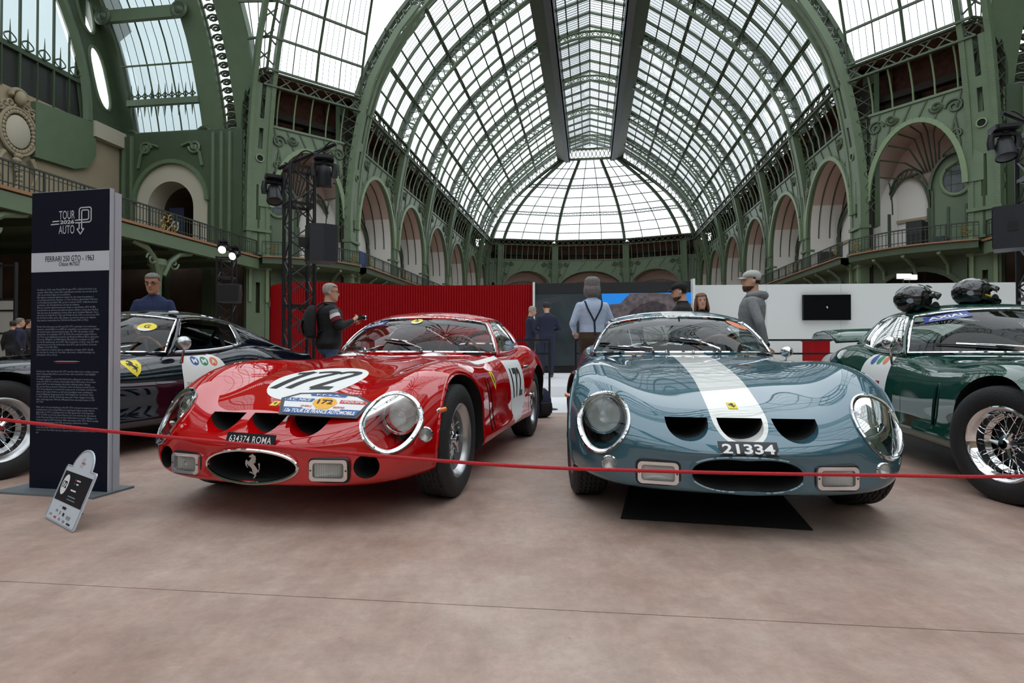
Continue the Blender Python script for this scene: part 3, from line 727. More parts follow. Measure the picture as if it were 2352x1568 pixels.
        for s_ in (d0+0.2, d1-0.2):
            a = MB(); k_ = 1 if s_ < 6 else -1
            a.tube([(s_+k_*(x), -0.1, 14.3+z) for x, z in spiral((0.35, 0), 0.45, 1.7, -k_)], 0.09, 5); a.tube([(s_-k_*0.2, -0.1, 13.0), (s_, -0.1, 13.9), (s_+k_*0.7, -0.1, 14.6), (s_+k_*1.3, -0.1, 14.4)], 0.1, 5); part(a, 'scroll_ornament', 'green_iron_paint')
        ci = arch_curve(d0+0.75, d1-0.55, 10.3, 12.1, 20); a = MB()
        A_ = [(d0-0.4, 6.7)]+arch_curve(d0-0.4, d1+0.4, 10.7, 13.5, 20)+[(d1+0.4, 6.7)]; B_ = [(d0+0.75, 6.7)]+ci+[(d1-0.55, 6.7)]
        a.grid([[(x, 0.1, z), (X, 0.1, Z)] for (x, z), (X, Z) in zip(A_, B_)]); a.grid([[(X, 0.1, Z), (X, 1.6, Z)] for X, Z in B_]); part(a, 'stone_surround', 'stone_white')
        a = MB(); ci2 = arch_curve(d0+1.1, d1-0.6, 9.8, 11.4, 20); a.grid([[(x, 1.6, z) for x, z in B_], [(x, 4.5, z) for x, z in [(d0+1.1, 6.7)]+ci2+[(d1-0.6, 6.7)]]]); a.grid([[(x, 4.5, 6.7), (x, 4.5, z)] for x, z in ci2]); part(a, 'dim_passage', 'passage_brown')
        if sg < 0 and sy > 0:
            a = MB(); a.box(6.3, 7.4, 1.2, 1.26, 7.2, 10.6); part(a, 'banner_cloth', 'banner_navy', smooth=False)
            a = MB(); a.lathe([(0, 0), (0.28, 0), (0.28, 0.03), (0, 0.03)], 20, axisM((6.9, 1.19, 9.4), (0, -1, 0))); part(a, 'banner_roundel', 'print_white')
            for k in range(2): 
                a = MB(); a.lathe([(0, 0), (0.2, 0), (0.2, 0.02), (0, 0.02)], 6, axisM((6.9, 1.15, 9.4), (0, -1, 0)), a0=PI/2*(2*k), a1=PI/2*(2*k+1)); part(a, 'roundel_quarter', 'banner_blue')
        a = MB(); a.box(-0.3, L+0.5, 5.0, 5.2, 0, 16); a.box(-0.3, L+0.5, 0.3, 5.2, 15.3, 15.5); part(a, 'backing_wall', 'dark_void', smooth=False)
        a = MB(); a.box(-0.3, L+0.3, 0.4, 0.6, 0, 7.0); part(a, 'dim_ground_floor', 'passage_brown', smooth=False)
        a = MB()
        for x in (0.6, 3.6, 7.0): a.box(x-0.35, x+0.35, -0.1, 0.5, 0, 6.4)
        part(a, 'ground_pilasters', 'green_iron_shaded', smooth=False)
    # end wall: stone below, great arched window above
    w = struct('wall_portal_'+word, 'stone end wall with a great arched window, %s transept' % word, NROT)
    X = sg*UE
    def zin(v):   # height of the vault over plan position v
        return float(np.interp(abs(v-CRX), INN[::-1, 0], INN[::-1, 1])) if abs(v-CRX) < 16 else 17.8
    a = MB(); a.box(min(X, X+sg*0.5), max(X, X+sg*0.5), CRX-17.8, CRX+17.8, 6.7, 15.3); a.obj('stone_wall', 'stone_beige', w, smooth=False)
    a = MB()
    for sy in (-1, 1): a.box(min(X-sg*0.5, X), max(X-sg*0.5, X), *sorted((CRX+sy*17.6, CRX+sy*14.6)), 14.4, 15.4)
    a.obj('stone_cornice', 'stone_white', w, smooth=False)
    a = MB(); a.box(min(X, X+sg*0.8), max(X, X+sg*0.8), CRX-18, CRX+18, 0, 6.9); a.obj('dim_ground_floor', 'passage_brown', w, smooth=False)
    vs = np.linspace(CRX-14.2, CRX+14.2, 29)
    def ztop(v): t = (v-CRX)/14.4; return 15.3+13.4*math.sqrt(max(0, 1-t*t))
    a = MB(); a.grid([[(X+sg*0.1, v, ztop(v)), (X+sg*0.1, v, zin(v)+2.0)] for v in np.linspace(CRX-14.4, CRX+14.4, 44)])
    a.obj('iron_tympanum', 'green_iron_shaded', w)
    for i in range(14):
        v0, v1 = vs[2*i], vs[2*i+2]
        for z0, z1 in ((15.2, 17.6), (17.6, 22.0), (22.0, 26.0), (26.0, 30)):
            ta, tb = min(z1, ztop(v0)), min(z1, ztop(v1))
            if max(ta, tb) <= z0: continue
            a = MB(); a.grid([[(X+sg*0.15, v0, z0), (X+sg*0.15, v1, z0)], [(X+sg*0.15, v0, max(z0, ta)), (X+sg*0.15, v1, max(z0, tb))]]); a.obj('pane', 'frosted_glass' if z0 > 16 else 'dark_pane', w)
    a = MB()
    for i, v in enumerate(np.linspace(CRX-14.2, CRX+14.2, 29)):
        if ztop(v) > 15.5: a.bar((X, v, 15.2), (X, v, ztop(v)), 0.1 if i % 2 == 0 else 0.05, 0.12)
    for z in (17.6, 22.0, 26.0):
        hw = 14.4*math.sqrt(max(0, 1-((z-15.3)/13.4)**2)); a.bar((X, CRX-hw, z), (X, CRX+hw, z), 0.16, 0.3)
    a.obj('window_bars', 'green_iron_shaded', w, smooth=False)
    a = MB(); av = [(X-sg*0.1, CRX+14.4*math.cos(t), 15.3+13.4*math.sin(t)) for t in np.linspace(0, PI, 33)]; a.tube(av, 0.3, 6); a.obj('window_arch', 'green_iron_paint', w)
    a = MB()
    for k in range(28):
        v = CRX-13.5+k; b = Vector((X-sg*0.12, v, 17.7))
        a.tube([b, b+Vector((0, 0, 1.3))], [0.07, 0.01], 5)
        for s_ in (-1, 1): a.tube([b+Vector((0, s_*0.35*math.sin(t), 0.6*t/PI)) for t in np.linspace(0, PI, 8)], 0.045, 4)
    a.obj('iron_crest', 'green_iron_shaded', w)
    for sy in (-1, 1):                                        # green apron below the window, lozenge lights beside it
        a = MB(); v0, v1 = CRX+sy*10.8, CRX+sy*14.8; lo = [(v0, 15.0), (v0, 11.8), (v1-sy*1.5, 11.9), (v1-sy*0.5, 12.3), (v1, 13.2), (v1, 15.3)]
        a.add([(X-sg*d, v, z) for d in (0.0, 0.35) for v, z in lo], [tuple(range(6)), tuple(range(6, 12))]+[(i, (i+1) % 6, 6+(i+1) % 6, 6+i) for i in range(6)]); a.obj('iron_apron', 'green_iron_paint', w)
        for k, (z0, z1, vc) in enumerate(((16.6, 20.3, 15.9), (21.0, 25.0, 14.6))):
            P = []
            for t in np.linspace(0, 2*PI, 25)[:-1]:
                zz_ = (z0+z1)/2+(z1-z0)/2*(abs(math.sin(t))**0.6*math.copysign(1, math.sin(t))); P.append((X-sg*0.02, CRX+sy*(vc-(zz_-z0)*0.28+0.55*math.cos(t)), zz_))
            a = MB(); a.add(P, [tuple(range(24))]); a.obj('pane', 'lozenge_glass', w)
            va, vb = sorted((CRX+sy*13.6-(sy*1.2 if k else 0), CRX+sy*18)); za, zb_ = ((14.9, 20.65), (20.65, 27))[k]; cy, cz = CRX+sy*(vc-(z1-z0)*0.14), (z0+z1)/2; g = []
            for q_ in P:
                dy_, dz_ = q_[1]-cy, q_[2]-cz; f_ = min([((vb-cy) if dy_ > 0 else (cy-va))/max(1e-6, abs(dy_)), ((zb_-cz) if dz_ > 0 else (cz-za))/max(1e-6, abs(dz_))]); g.append([q_, (q_[0]+sg*0.06, cy+dy_*f_, cz+dz_*f_)])
            a = MB(); a.grid(g, cu=True); a.obj('iron_tympanum', 'green_iron_shaded', w)
            a = MB(); a.tube(P, 0.1, 6, closed=True); a.obj('lozenge_frame', 'green_iron_paint', w)
    # sculpted stone cartouche
    a = MB(); cv = 27.4; Xs = X-sg*0.25
    for k in range(30):
        t = 2*PI*k/30; a.ell((Xs, cv+0.85*math.cos(t), 12.9+1.1*math.sin(t)), (0.12, 0.12, 0.12), 7, 5)
    a.tube([(Xs, cv+1.02*math.cos(t), 12.9+1.28*math.sin(t)) for t in np.linspace(0, 2*PI, 33)[:-1]], 0.09, 6, closed=True)
    a.ell((Xs-sg*0.12, cv, 14.75), (0.3, 0.28, 0.4), 12, 8); a.ell((Xs-sg*0.32, cv, 14.68), (0.1, 0.06, 0.1), 8, 6)
    for k in range(12): t = PI*k/11; a.ell((Xs, cv+0.42*math.cos(t), 14.85+0.36*math.sin(t)), (0.2, 0.13, 0.13), 7, 5)
    for s_ in (-1, 1):
        for q in range(3): a.tube([(Xs, cv+s_*(0.45+0.3*q)+x, 14.35-0.15*q+z) for x, z in spiral((0, 0), 0.28, 1.4, s_, 16)], 0.06, 5)
        a.tube([(Xs, cv+s_*(0.75+0.3*math.sin(t*3)), 11.6-1.5*t) for t in np.linspace(0, 1, 12)], [0.14-0.008*i for i in range(12)], 6)
    for k in range(9): a.ell((Xs, cv-0.08*math.sin(k), 11.55-0.26*k), (0.16, 0.26-0.018*k, 0.16), 8, 6)
    a.obj('stone_cartouche', 'stone_beige', w)
    a = MB(); a.lathe([(0, 0.1), (0.55, 0.1), (0.7, 0)], 20, axisM((Xs, cv, 12.9), (-sg, 0, 0)) @ Matrix.Diagonal((1, 1.3, 1, 1))); a.obj('cartouche_medallion', 'stone_white', w)
    # gallery across the mouth of the arm
    gal = struct('gallery_'+word, 'iron gallery across the %s transept arm' % word, NROT)
    F = Frame((sg*21.5, 34.0), (sg*21.5, -2.0), (0, CRX))
    def part(mb, n2, mt, **k): mb.map(F); return mb.obj(n2, mt, gal, **k)
    L = F.L
    a = MB(); a.box(0, L, -0.2, 10.4, 6.2, 6.75); part(a, 'gallery_floor', 'green_iron_shaded', smooth=False)
    a = MB(); a.box(0, L, -0.35, 0.0, 6.0, 6.62); part(a, 'fascia', 'green_iron_paint', smooth=False)
    a = MB(); a.box(0, L, -0.42, 0.0, 6.68, 6.8); part(a, 'floor_nosing', 'rail_wood', smooth=False)
    a = MB()
    for z, t in ((7.8, 0.07), (7.0, 0.04), (7.62, 0.03)): a.bar((0, -0.2, z), (L, -0.2, z), t, t)
    for k in range(int(L/0.2)): w_ = 0.07 if k % 9 == 0 else 0.03; a.bar((k*0.2, -0.2, 6.75), (k*0.2, -0.2, 7.8), w_, w_)
    part(a, 'railing', 'rail_dark', smooth=False)
    for s_ in (7.9, 17.0, 26.0):
        a = MB(); a.lathe([(0.0, 5.4), (0.42, 5.4), (0.45, 5.1), (0.3, 4.9), (0.22, 4.3), (0.2, 2.4), (0.26, 2.3), (0.26, 2.1), (0.18, 2.0), (0.22, 0.5), (0.34, 0.4), (0.36, 0), (0, 0)][::-1], 12); a.v = [(x+s_, y+0.3, z) for x, y, z in a.v]; part(a, 'column', 'green_iron_paint')
        for k in (-1, 1):
            a = MB(); a.tube([(s_+k*0.2, 0.1, 4.6), (s_+k*0.5, 0, 5.3), (s_+k*1.1, -0.05, 5.8), (s_+k*2.0, -0.05, 6.0)], 0.14, 6); a.tube([(s_+k*(0.75+x), -0.05, 5.3+z) for x, z in spiral((0, 0), 0.35, 1.4, k)], 0.06, 4); part(a, 'bracket', 'green_iron_paint')
        a = MB()
        for q_ in range(6): a.tube([(s_+x, -0.32, 7.15+z) for x, z in spiral((0.4*math.cos(q_*1.05), 0.3*math.sin(q_*1.05)), 0.28, 1.3, 1 if q_ % 2 else -1, 16, q_*1.05)], 0.04, 4)
        part(a, 'gilded_rosette', 'gold')
    for k in range(12):
        a = MB(); s_ = L*(k+0.5)/12; a.box(s_-0.12, s_+0.12, -0.1, 10.2, 5.9, 6.2); part(a, 'floor_joist', 'green_iron_shaded', smooth=False)
# ------------------------------------------------------------------ back half of the hall (behind the camera): same vault, closed by plain walls
cb = struct('ceiling', 'glazed vault of the nave behind the viewer', NROT)
for sg in (-1, 1):
    O = offs(INN, 1.3); VS = np.linspace(-4.4, -50, 6)
    for v in VS:
        a = MB(); ribuz(a, INN, v-0.3, v+0.3, 1.2, sg); a.obj('arch_rib', 'green_iron_shaded', cb)
    for i in range(2, 24, 3):
        a = MB(); p = offs(INN, 1.1)[i]; a.bar((sg*p[0], -4.4, p[1]), (sg*p[0], -50, p[1]), 0.16, 0.25); a.obj('purlin', 'green_iron_shaded', cb, smooth=False)
    for v0, v1 in zip(VS[:-1], VS[1:]):
        a = MB(); a.grid([[(sg*p[0], v0, p[1]), (sg*p[0], v1, p[1])] for p in O[::3]]); a.obj('pane', 'roof_glass', cb)
    a = MB(); a.box(min(sg*3.3, sg*4.75), max(sg*3.3, sg*4.75), -50, -4.4, 31.0, 32.4); a.obj('ridge_girder', 'green_iron_shaded', cb, smooth=False)
a = MB(); a.grid([[(x, v, 33.4-abs(x)/3.3) for v in (-4.4, -50)] for x in (-3.3, 0, 3.3)]); a.obj('pane', 'roof_glass', cb)
wb = struct('wall_back', 'walls of the hall behind the viewer', NROT)
for sg in (-1, 1):
    a = MB(); a.box(min(sg*17.2, sg*17.8), max(sg*17.2, sg*17.8), -50, -4.4, 0, 18.9); a.obj('arcade_wall', 'green_iron_shaded', wb, smooth=False)
    for v in np.linspace(-8, -46, 5):
        a = MB(); c = arch_curve(v-3.6, v+3.6, 9.6, 14.5, 14); a.grid([[(sg*17.1, x, 6.8), (sg*17.1, x, z)] for x, z in c]); a.obj('white_screen', 'screen_white', wb)
    # corner piers of the crossing behind the viewer
    F = Frame((sg*17, -4.4), (sg*21.5, 0.5), (0, CRX)); a = MB(); a.box(0, F.L, 0, 0.5, 0, 18.8); a.map(F); a.obj('corner_wall', 'green_iron_shaded', wb, smooth=False)
a = MB(); a.box(-17.5, 17.5, -50.6, -50, 0, 18.8); a.obj('end_wall', 'stone_beige', wb, smooth=False)
a = MB(); a.grid([[(x, -50, 18.8), (x, -50, float(np.interp(abs(x), INN[::-1, 0], INN[::-1, 1]))+1.5)] for x in np.linspace(-16.4, 16.4, 25)]); a.obj('pane', 'roof_glass', wb)

# ------------------------------------------------------------------ floor: terracotta concrete slabs with sawn joints
fm = bpy.data.materials.new('terracotta_concrete'); fm.use_nodes = True; MATS['terracotta_concrete'] = fm
nt = fm.node_tree; b = nt.nodes['Principled BSDF']; tc = nt.nodes.new('ShaderNodeTexCoord')
def _noise(scale, detail, rough=0.6, vec=None):
    n = nt.nodes.new('ShaderNodeTexNoise'); n.inputs['Scale'].default_value = scale; n.inputs['Detail'].default_value = detail; n.inputs['Roughness'].default_value = rough
    nt.links.new(vec or tc.outputs['Object'], n.inputs['Vector']); return n
def _ramp(src, els):
    r = nt.nodes.new('ShaderNodeValToRGB'); e = r.color_ramp.elements
    while len(e) < len(els): e.new(0.5)
    for x, (p, c) in zip(e, els): x.position = p; x.color = c
    nt.links.new(src, r.inputs['Fac']); return r
def _mix(kind, fac, a, b_):
    m = nt.nodes.new('ShaderNodeMix'); m.data_type = 'RGBA'; m.blend_type = kind
    if isinstance(fac, (int, float)): m.inputs[0].default_value = fac
    else: nt.links.new(fac, m.inputs[0])
    nt.links.new(a, m.inputs[6])
    if isinstance(b_, tuple): m.inputs[7].default_value = b_
    else: nt.links.new(b_, m.inputs[7])
    return m.outputs[2]
n1 = _noise(0.9, 10, 0.72); c1 = _ramp(n1.outputs['Fac'], [(0.26, rgb(150, 118, 103)), (0.46, rgb(172, 147, 134)), (0.68, rgb(190, 172, 160))])
n2 = _noise(5.0, 9, 0.78); c2 = _ramp(n2.outputs['Fac'], [(0.33, (0.82, 0.81, 0.81, 1)), (0.67, (1.10, 1.09, 1.08, 1))])
col = _mix('MULTIPLY', 1.0, c1.outputs[0], c2.outputs[0])
mp = nt.nodes.new('ShaderNodeMapping'); mp.inputs['Scale'].default_value = (2.0, 0.5, 1); mp.inputs['Rotation'].default_value = (0, 0, 0.9); nt.links.new(tc.outputs['Object'], mp.inputs['Vector'])
n3 = _noise(1.6, 5, 0.65, mp.outputs[0]); c3 = _ramp(n3.outputs['Fac'], [(0.42, (0.9, 0.88, 0.87, 1)), (0.6, (1.05, 1.05, 1.05, 1))])
col = _mix('MULTIPLY', 0.8, col, c3.outputs[0])
n4 = _noise(38, 3, 0.5); c4 = _ramp(n4.outputs['Fac'], [(0.70, (0, 0, 0, 1)), (0.78, (1, 1, 1, 1))])
col = _mix('MIX', c4.outputs[0], col, rgb(150, 116, 102))
n7 = _noise(26, 8, 0.8); c7 = _ramp(n7.outputs['Fac'], [(0.3, (0.86, 0.85, 0.85, 1)), (0.7, (1.1, 1.1, 1.1, 1))]); col = _mix('MULTIPLY', 1.0, col, c7.outputs[0])
nt.links.new(col, b.inputs['Base Color'])
r5 = _ramp(n2.outputs['Fac'], [(0.3, (0.42, 0.42, 0.42, 1)), (0.7, (0.6, 0.6, 0.6, 1))]); nt.links.new(r5.outputs[0], b.inputs['Roughness'])
bp = nt.nodes.new('ShaderNodeBump'); bp.inputs['Strength'].default_value = 0.12; bp.inputs['Distance'].default_value = 0.01; n6 = _noise(60, 3); nt.links.new(n6.outputs['Fac'], bp.inputs['Height']); nt.links.new(bp.outputs['Normal'], b.inputs['Normal'])
mat('joint_grey', rgb(128, 108, 96), 0.9)
fl = struct('floor', 'terracotta coloured concrete floor with sawn joints')
# joint line seen from (0, 1330) to (2352, 1450)
j0, j1 = at(0, CH*FPX/(1331-HOR)), at(2352, CH*FPX/(1452-HOR)); jd = (j1-j0).normalized(); jn = Vector((-jd.y, jd.x, 0))
def slab(d0, d1):
    A, B = j0-jd*70+jn*d0, j0+jd*90+jn*d0; C, D = j0+jd*90+jn*d1, j0-jd*70+jn*d1
    a = MB(); a.add([(p.x, p.y, z) for z in (-0.1, 0.0) for p in (A, B, C, D)], [(3, 2, 1, 0), (4, 5, 6, 7), (0, 1, 5, 4), (1, 2, 6, 5), (2, 3, 7, 6), (3, 0, 4, 7)])
    a.obj('slab', 'terracotta_concrete', fl, smooth=False)
slab(0.0022, 130); slab(-60, -0.0022)
a = MB(); A, B = j0-jd*70, j0+jd*90; a.add([A+jn*0.03+Vector((0, 0, -0.004)), B+jn*0.03+Vector((0, 0, -0.004)), B-jn*0.03+Vector((0, 0, -0.004)), A-jn*0.03+Vector((0, 0, -0.004))], [(0, 1, 2, 3)]); a.obj('joint_filler', 'joint_grey', fl, smooth=False)
# ------------------------------------------------------------------ cars
mat('paint_red', rgb(186, 3, 9), 0.3, coat=1.0, spec=0.0)
mat('paint_green', rgb(10, 66, 54), 0.3, metal=0.1, coat=1.0, spec=0.0)
mat('paint_navy', rgb(8, 14, 30), 0.3, metal=0.1, coat=1.0, spec=0.0)
def paint_stripe():
    m = mat('paint_blue_stripe', rgb(66, 102, 116), 0.35, metal=0.25, coat=1.0, spec=0.0); nt = m.node_tree; b = nt.nodes['Principled BSDF']
    tc = nt.nodes.new('ShaderNodeTexCoord'); sp = nt.nodes.new('ShaderNodeSeparateXYZ'); nt.links.new(tc.outputs['Object'], sp.inputs[0])
    def M(op, a, b_=None):
        n = nt.nodes.new('ShaderNodeMath'); n.operation = op
        for i, q in enumerate((a, b_)):
            if q is None: continue
            if isinstance(q, (int, float)): n.inputs[i].default_value = q
            else: nt.links.new(q, n.inputs[i])
        return n.outputs[0]
    Y, Z = sp.outputs[1], sp.outputs[2]
    inw = M('LESS_THAN', M('ABSOLUTE', Y), 0.128)
    hi = M('GREATER_THAN', Z, 0.545)
    e = M('LESS_THAN', M('ADD', M('POWER', M('DIVIDE', Y, 0.128), 2.0), M('POWER', M('DIVIDE', M('SUBTRACT', Z, 0.545), 0.128), 2.0)), 1.0)
    f = M('MULTIPLY', inw, M('MAXIMUM', hi, e))
    mx = nt.nodes.new('ShaderNodeMix'); mx.data_type = 'RGBA'; nt.links.new(f, mx.inputs[0]); mx.inputs[6].default_value = rgb(66, 102, 116); mx.inputs[7].default_value = rgb(226, 226, 222)
    nt.links.new(mx.outputs[2], b.inputs['Base Color'])
    nt.links.new(M('MULTIPLY', M('SUBTRACT', 1.0, f), 0.25), b.inputs['Metallic'])
paint_stripe()
for _n in ('paint_red', 'paint_green', 'paint_navy', 'paint_blue_stripe'): MATS[_n].node_tree.nodes['Principled BSDF'].inputs['Coat IOR'].default_value = 1.75
mat('chrome', (0.78, 0.78, 0.8, 1), 0.06, metal=1.0)
mat('satin_silver', (0.55, 0.55, 0.56, 1), 0.3, metal=1.0)
mat('tyre_rubber', rgb(34, 34, 35), 0.7, bump=(90, 0.2))
mat('black_void', (0.004, 0.004, 0.004, 1), 0.9)
mat('black_trim', rgb(22, 22, 24), 0.45)
mat('interior_grey', rgb(112, 114, 108), 0.8)
mat('interior_dark', rgb(36, 38, 42), 0.8)
mat('cloth_navy_seat', rgb(30, 38, 66), 0.9)
mat('wood_rim', rgb(150, 88, 44), 0.3, coat=0.6)
mat('orange_lens', rgb(236, 120, 20), 0.15, coat=0.8)
mat('white_gloss', rgb(238, 238, 236), 0.45, spec=0.3)
mat('black_gloss', rgb(8, 8, 14), 0.35, spec=0.25)
mat('yellow', rgb(238, 214, 30), 0.45); mat('amber', rgb(244, 176, 20), 0.45)
mat('decal_blue', rgb(24, 84, 158), 0.45); mat('decal_red', rgb(206, 34, 48), 0.45); mat('decal_green', rgb(40, 140, 100), 0.45); mat('decal_orange', rgb(230, 120, 70), 0.45)
mat('axial_blue', rgb(30, 66, 150), 0.4)
glass('car_glass', (0.80, 0.86, 0.84, 1), gloss=1.0, ior=1.5)
glass('lamp_cover', (0.94, 0.96, 0.96, 1), gloss=0.7, ior=1.45)
glass('lamp_lens', (0.88, 0.9, 0.89, 1), gloss=1.0, ior=1.5, haze=0.35)
mat('reflector', (0.86, 0.86, 0.84, 1), 0.32, metal=0.8)
mat('rally_grey', rgb(52, 58, 64), 0.5)
mat('decal_crimson', rgb(150, 24, 44), 0.45); mat('paint_navy_light', rgb(34, 40, 62), 0.35, coat=0.8)
mat('plate_black', rgb(20, 22, 30), 0.4)

def spl(P, n, axis, periodic, w=0.8):
    """cubic spline through control points along an axis (w=1 passes through them)"""
    P = np.moveaxis(np.asarray(P, float), axis, 0); N = P.shape[0]; sh = P.shape; Q = P.reshape(N, -1)
    A = np.zeros((N, N))
    for i in range(N):
        if periodic:
            A[i, (i-1) % N] += 1/6; A[i, i] += 4/6; A[i, (i+1) % N] += 1/6
        elif i in (0, N-1): A[i, i] = 1
        else: A[i, i-1] = 1/6; A[i, i] = 4/6; A[i, i+1] = 1/6
    C = Q+w*(np.linalg.solve(A, Q)-Q)
    if periodic: E = np.vstack([C[-1:], C, C[:2]]); seg = N
    else: E = np.vstack([2*C[:1]-C[1:2], C, 2*C[-1:]-C[-2:-1]]); seg = N-1
    out = []
    for i in range(seg):
        for k in range(n):
            t = k/n; b = [(1-t)**3/6, (3*t**3-6*t*t+4)/6, (-3*t**3+3*t*t+3*t+1)/6, t**3/6]
            out.append(sum(b[j]*E[i+j] for j in range(4)))
    if not periodic: out.append(C[-1])
    R = np.array(out).reshape((-1,)+sh[1:])
    return np.moveaxis(R, 0, axis)
KS = 1.08
def car_rings():
    ph = np.radians([90, 66, 42, 24, 11, 0, -11, -26, -46, -68, -90])
    lip = [(0.785-0.10*(0.27*math.cos(p)/0.27)**2*0.25, 0.262*math.copysign(abs(math.cos(p))**0.85, math.cos(p)), 0.295+0.088*math.copysign(abs(math.sin(p))**0.85, math.sin(p))) for p in ph]
    # rings of 11 points from the top centre round to the bottom centre
    R = [lip,
     [(.772,0,.415),(.768,.15,.415),(.745,.31,.417),(.708,.45,.422),(.68,.53,.405),(.662,.585,.365),(.66,.60,.31),(.675,.565,.25),(.70,.46,.212),(.72,.25,.198),(.73,0,.195)],
     [(.62,0,.53),(.62,.18,.533),(.60,.36,.54),(.565,.51,.568),(.525,.62,.57),(.475,.705,.515),(.46,.735,.405),(.475,.72,.285),(.53,.62,.205),(.6,.35,.178),(.63,0,.172)],
     [(.40,0,.615),(.40,.19,.617),(.39,.37,.628),(.36,.525,.68),(.325,.645,.695),(.275,.75,.63),(.255,.79,.48),(.265,.785,.31),(.32,.70,.205),(.4,.38,.172),(.42,0,.168)],
     [(.14,0,.69),(.14,.2,.692),(.135,.385,.70),(.115,.535,.75),(.09,.65,.768),(.06,.765,.70),(.045,.805,.525),(.045,.80,.325),(.08,.745,.205),(.14,.4,.168),(.15,0,.165)],
     [(-.2,0,.748),(-.2,.2,.748),(-.2,.40,.748),(-.2,.54,.782),(-.2,.65,.793),(-.2,.765,.722),(-.2,.81,.54),(-.2,.805,.335),(-.2,.765,.21),(-.2,.4,.165),(-.2,0,.165)],
     [(-.55,0,.79),(-.55,.2,.79),(-.55,.42,.783),(-.55,.55,.785),(-.55,.65,.778),(-.55,.75,.705),(-.55,.79,.535),(-.55,.795,.345),(-.55,.765,.21),(-.55,.4,.165),(-.55,0,.165)],
     [(-.9,0,.822),(-.9,.22,.822),(-.9,.43,.812),(-.9,.56,.795),(-.9,.655,.765),(-.9,.74,.69),(-.9,.78,.53),(-.9,.79,.35),(-.9,.765,.215),(-.9,.4,.165),(-.9,0,.165)],
     [(-1.3,0,.845),(-1.3,.24,.845),(-1.3,.46,.838),(-1.3,.60,.822),(-1.3,.685,.782),(-1.3,.745,.69),(-1.3,.78,.53),(-1.3,.79,.35),(-1.3,.765,.215),(-1.3,.4,.165),(-1.3,0,.165)],
     [(-1.75,0,.865),(-1.75,.24,.865),(-1.75,.46,.858),(-1.75,.61,.842),(-1.75,.70,.80),(-1.75,.757,.695),(-1.75,.785,.53),(-1.75,.79,.35),(-1.75,.765,.215),(-1.75,.4,.165),(-1.75,0,.165)],
     [(-2.1,0,.885),(-2.1,.24,.885),(-2.1,.46,.878),(-2.1,.61,.874),(-2.1,.715,.855),(-2.1,.785,.725),(-2.1,.81,.54),(-2.1,.805,.35),(-2.1,.77,.215),(-2.1,.4,.168),(-2.1,0,.168)],
     [(-2.4,0,.90),(-2.4,.24,.90),(-2.4,.46,.892),(-2.4,.60,.905),(-2.4,.715,.888),(-2.4,.80,.755),(-2.4,.825,.55),(-2.4,.82,.37),(-2.4,.78,.24),(-2.4,.4,.18),(-2.4,0,.18)],
     [(-2.75,0,.89),(-2.75,.24,.89),(-2.75,.46,.88),(-2.75,.60,.88),(-2.75,.705,.848),(-2.75,.785,.73),(-2.75,.81,.56),(-2.75,.80,.40),(-2.75,.76,.27),(-2.75,.4,.20),(-2.75,0,.20)],
     [(-3.1,0,.86),(-3.1,.24,.86),(-3.1,.44,.85),(-3.1,.58,.838),(-3.1,.665,.805),(-3.1,.73,.70),(-3.1,.75,.56),(-3.1,.745,.42),(-3.1,.70,.32),(-3.1,.38,.25),(-3.1,0,.25)],
     [(-3.4,0,.855),(-3.4,.24,.85),(-3.4,.42,.84),(-3.4,.555,.82),(-3.4,.63,.785),(-3.4,.68,.70),(-3.4,.70,.57),(-3.4,.69,.46),(-3.4,.63,.38),(-3.4,.35,.34),(-3.4,0,.34)]]
    R = np.array(R); R[1:, :, 1] *= KS; R[0, :, 1] *= 1.0
    return R
def horse(s=1.0):
    """outline of a rearing horse, facing left, about one unit high"""
    P = [(-0.026,0.499),(0.029,0.463),(0.102,0.419),(0.146,0.368),(0.117,0.339),(0.161,0.28),(0.117,0.251),(0.146,0.2),(0.102,0.178),(0.139,0.134),(0.058,0.134),(0.058,0.083),(0.131,-0.004),(0.182,-0.063),(0.212,-0.128),(0.263,-0.136),(0.285,-0.092),(0.27,0.025),(0.248,0.098),(0.285,0.149),(0.328,0.083),(0.314,-0.019),(0.307,-0.121),(0.277,-0.165),(0.299,-0.216),(0.263,-0.231),(0.234,-0.165),(0.219,-0.209),(0.168,-0.274),(0.143,-0.308),(0.175,-0.34),(0.131,-0.406),(0.088,-0.45),(0.08,-0.493),(0.015,-0.501),(0.029,-0.457),(0.073,-0.384),(0.102,-0.34),(0.015,-0.292),(-0.073,-0.263),(-0.139,-0.245),(-0.139,-0.209),(-0.073,-0.209),(0.0,-0.238),(0.036,-0.255),(-0.007,-0.18),(-0.029,-0.092),(-0.117,-0.012),(-0.204,0.039),(-0.248,0.098),(-0.263,0.054),(-0.234,0.003),(-0.197,-0.048),(-0.226,-0.07),(-0.277,-0.004),(-0.314,0.039),(-0.328,0.112),(-0.314,0.229),(-0.27,0.255),(-0.19,0.178),(-0.131,0.229),(-0.051,0.324),(-0.058,0.353),(-0.124,0.339),(-0.164,0.368),(-0.146,0.419),(-0.073,0.441),(-0.047,0.455)]
    return [(x*s, y*s) for x, y in P]
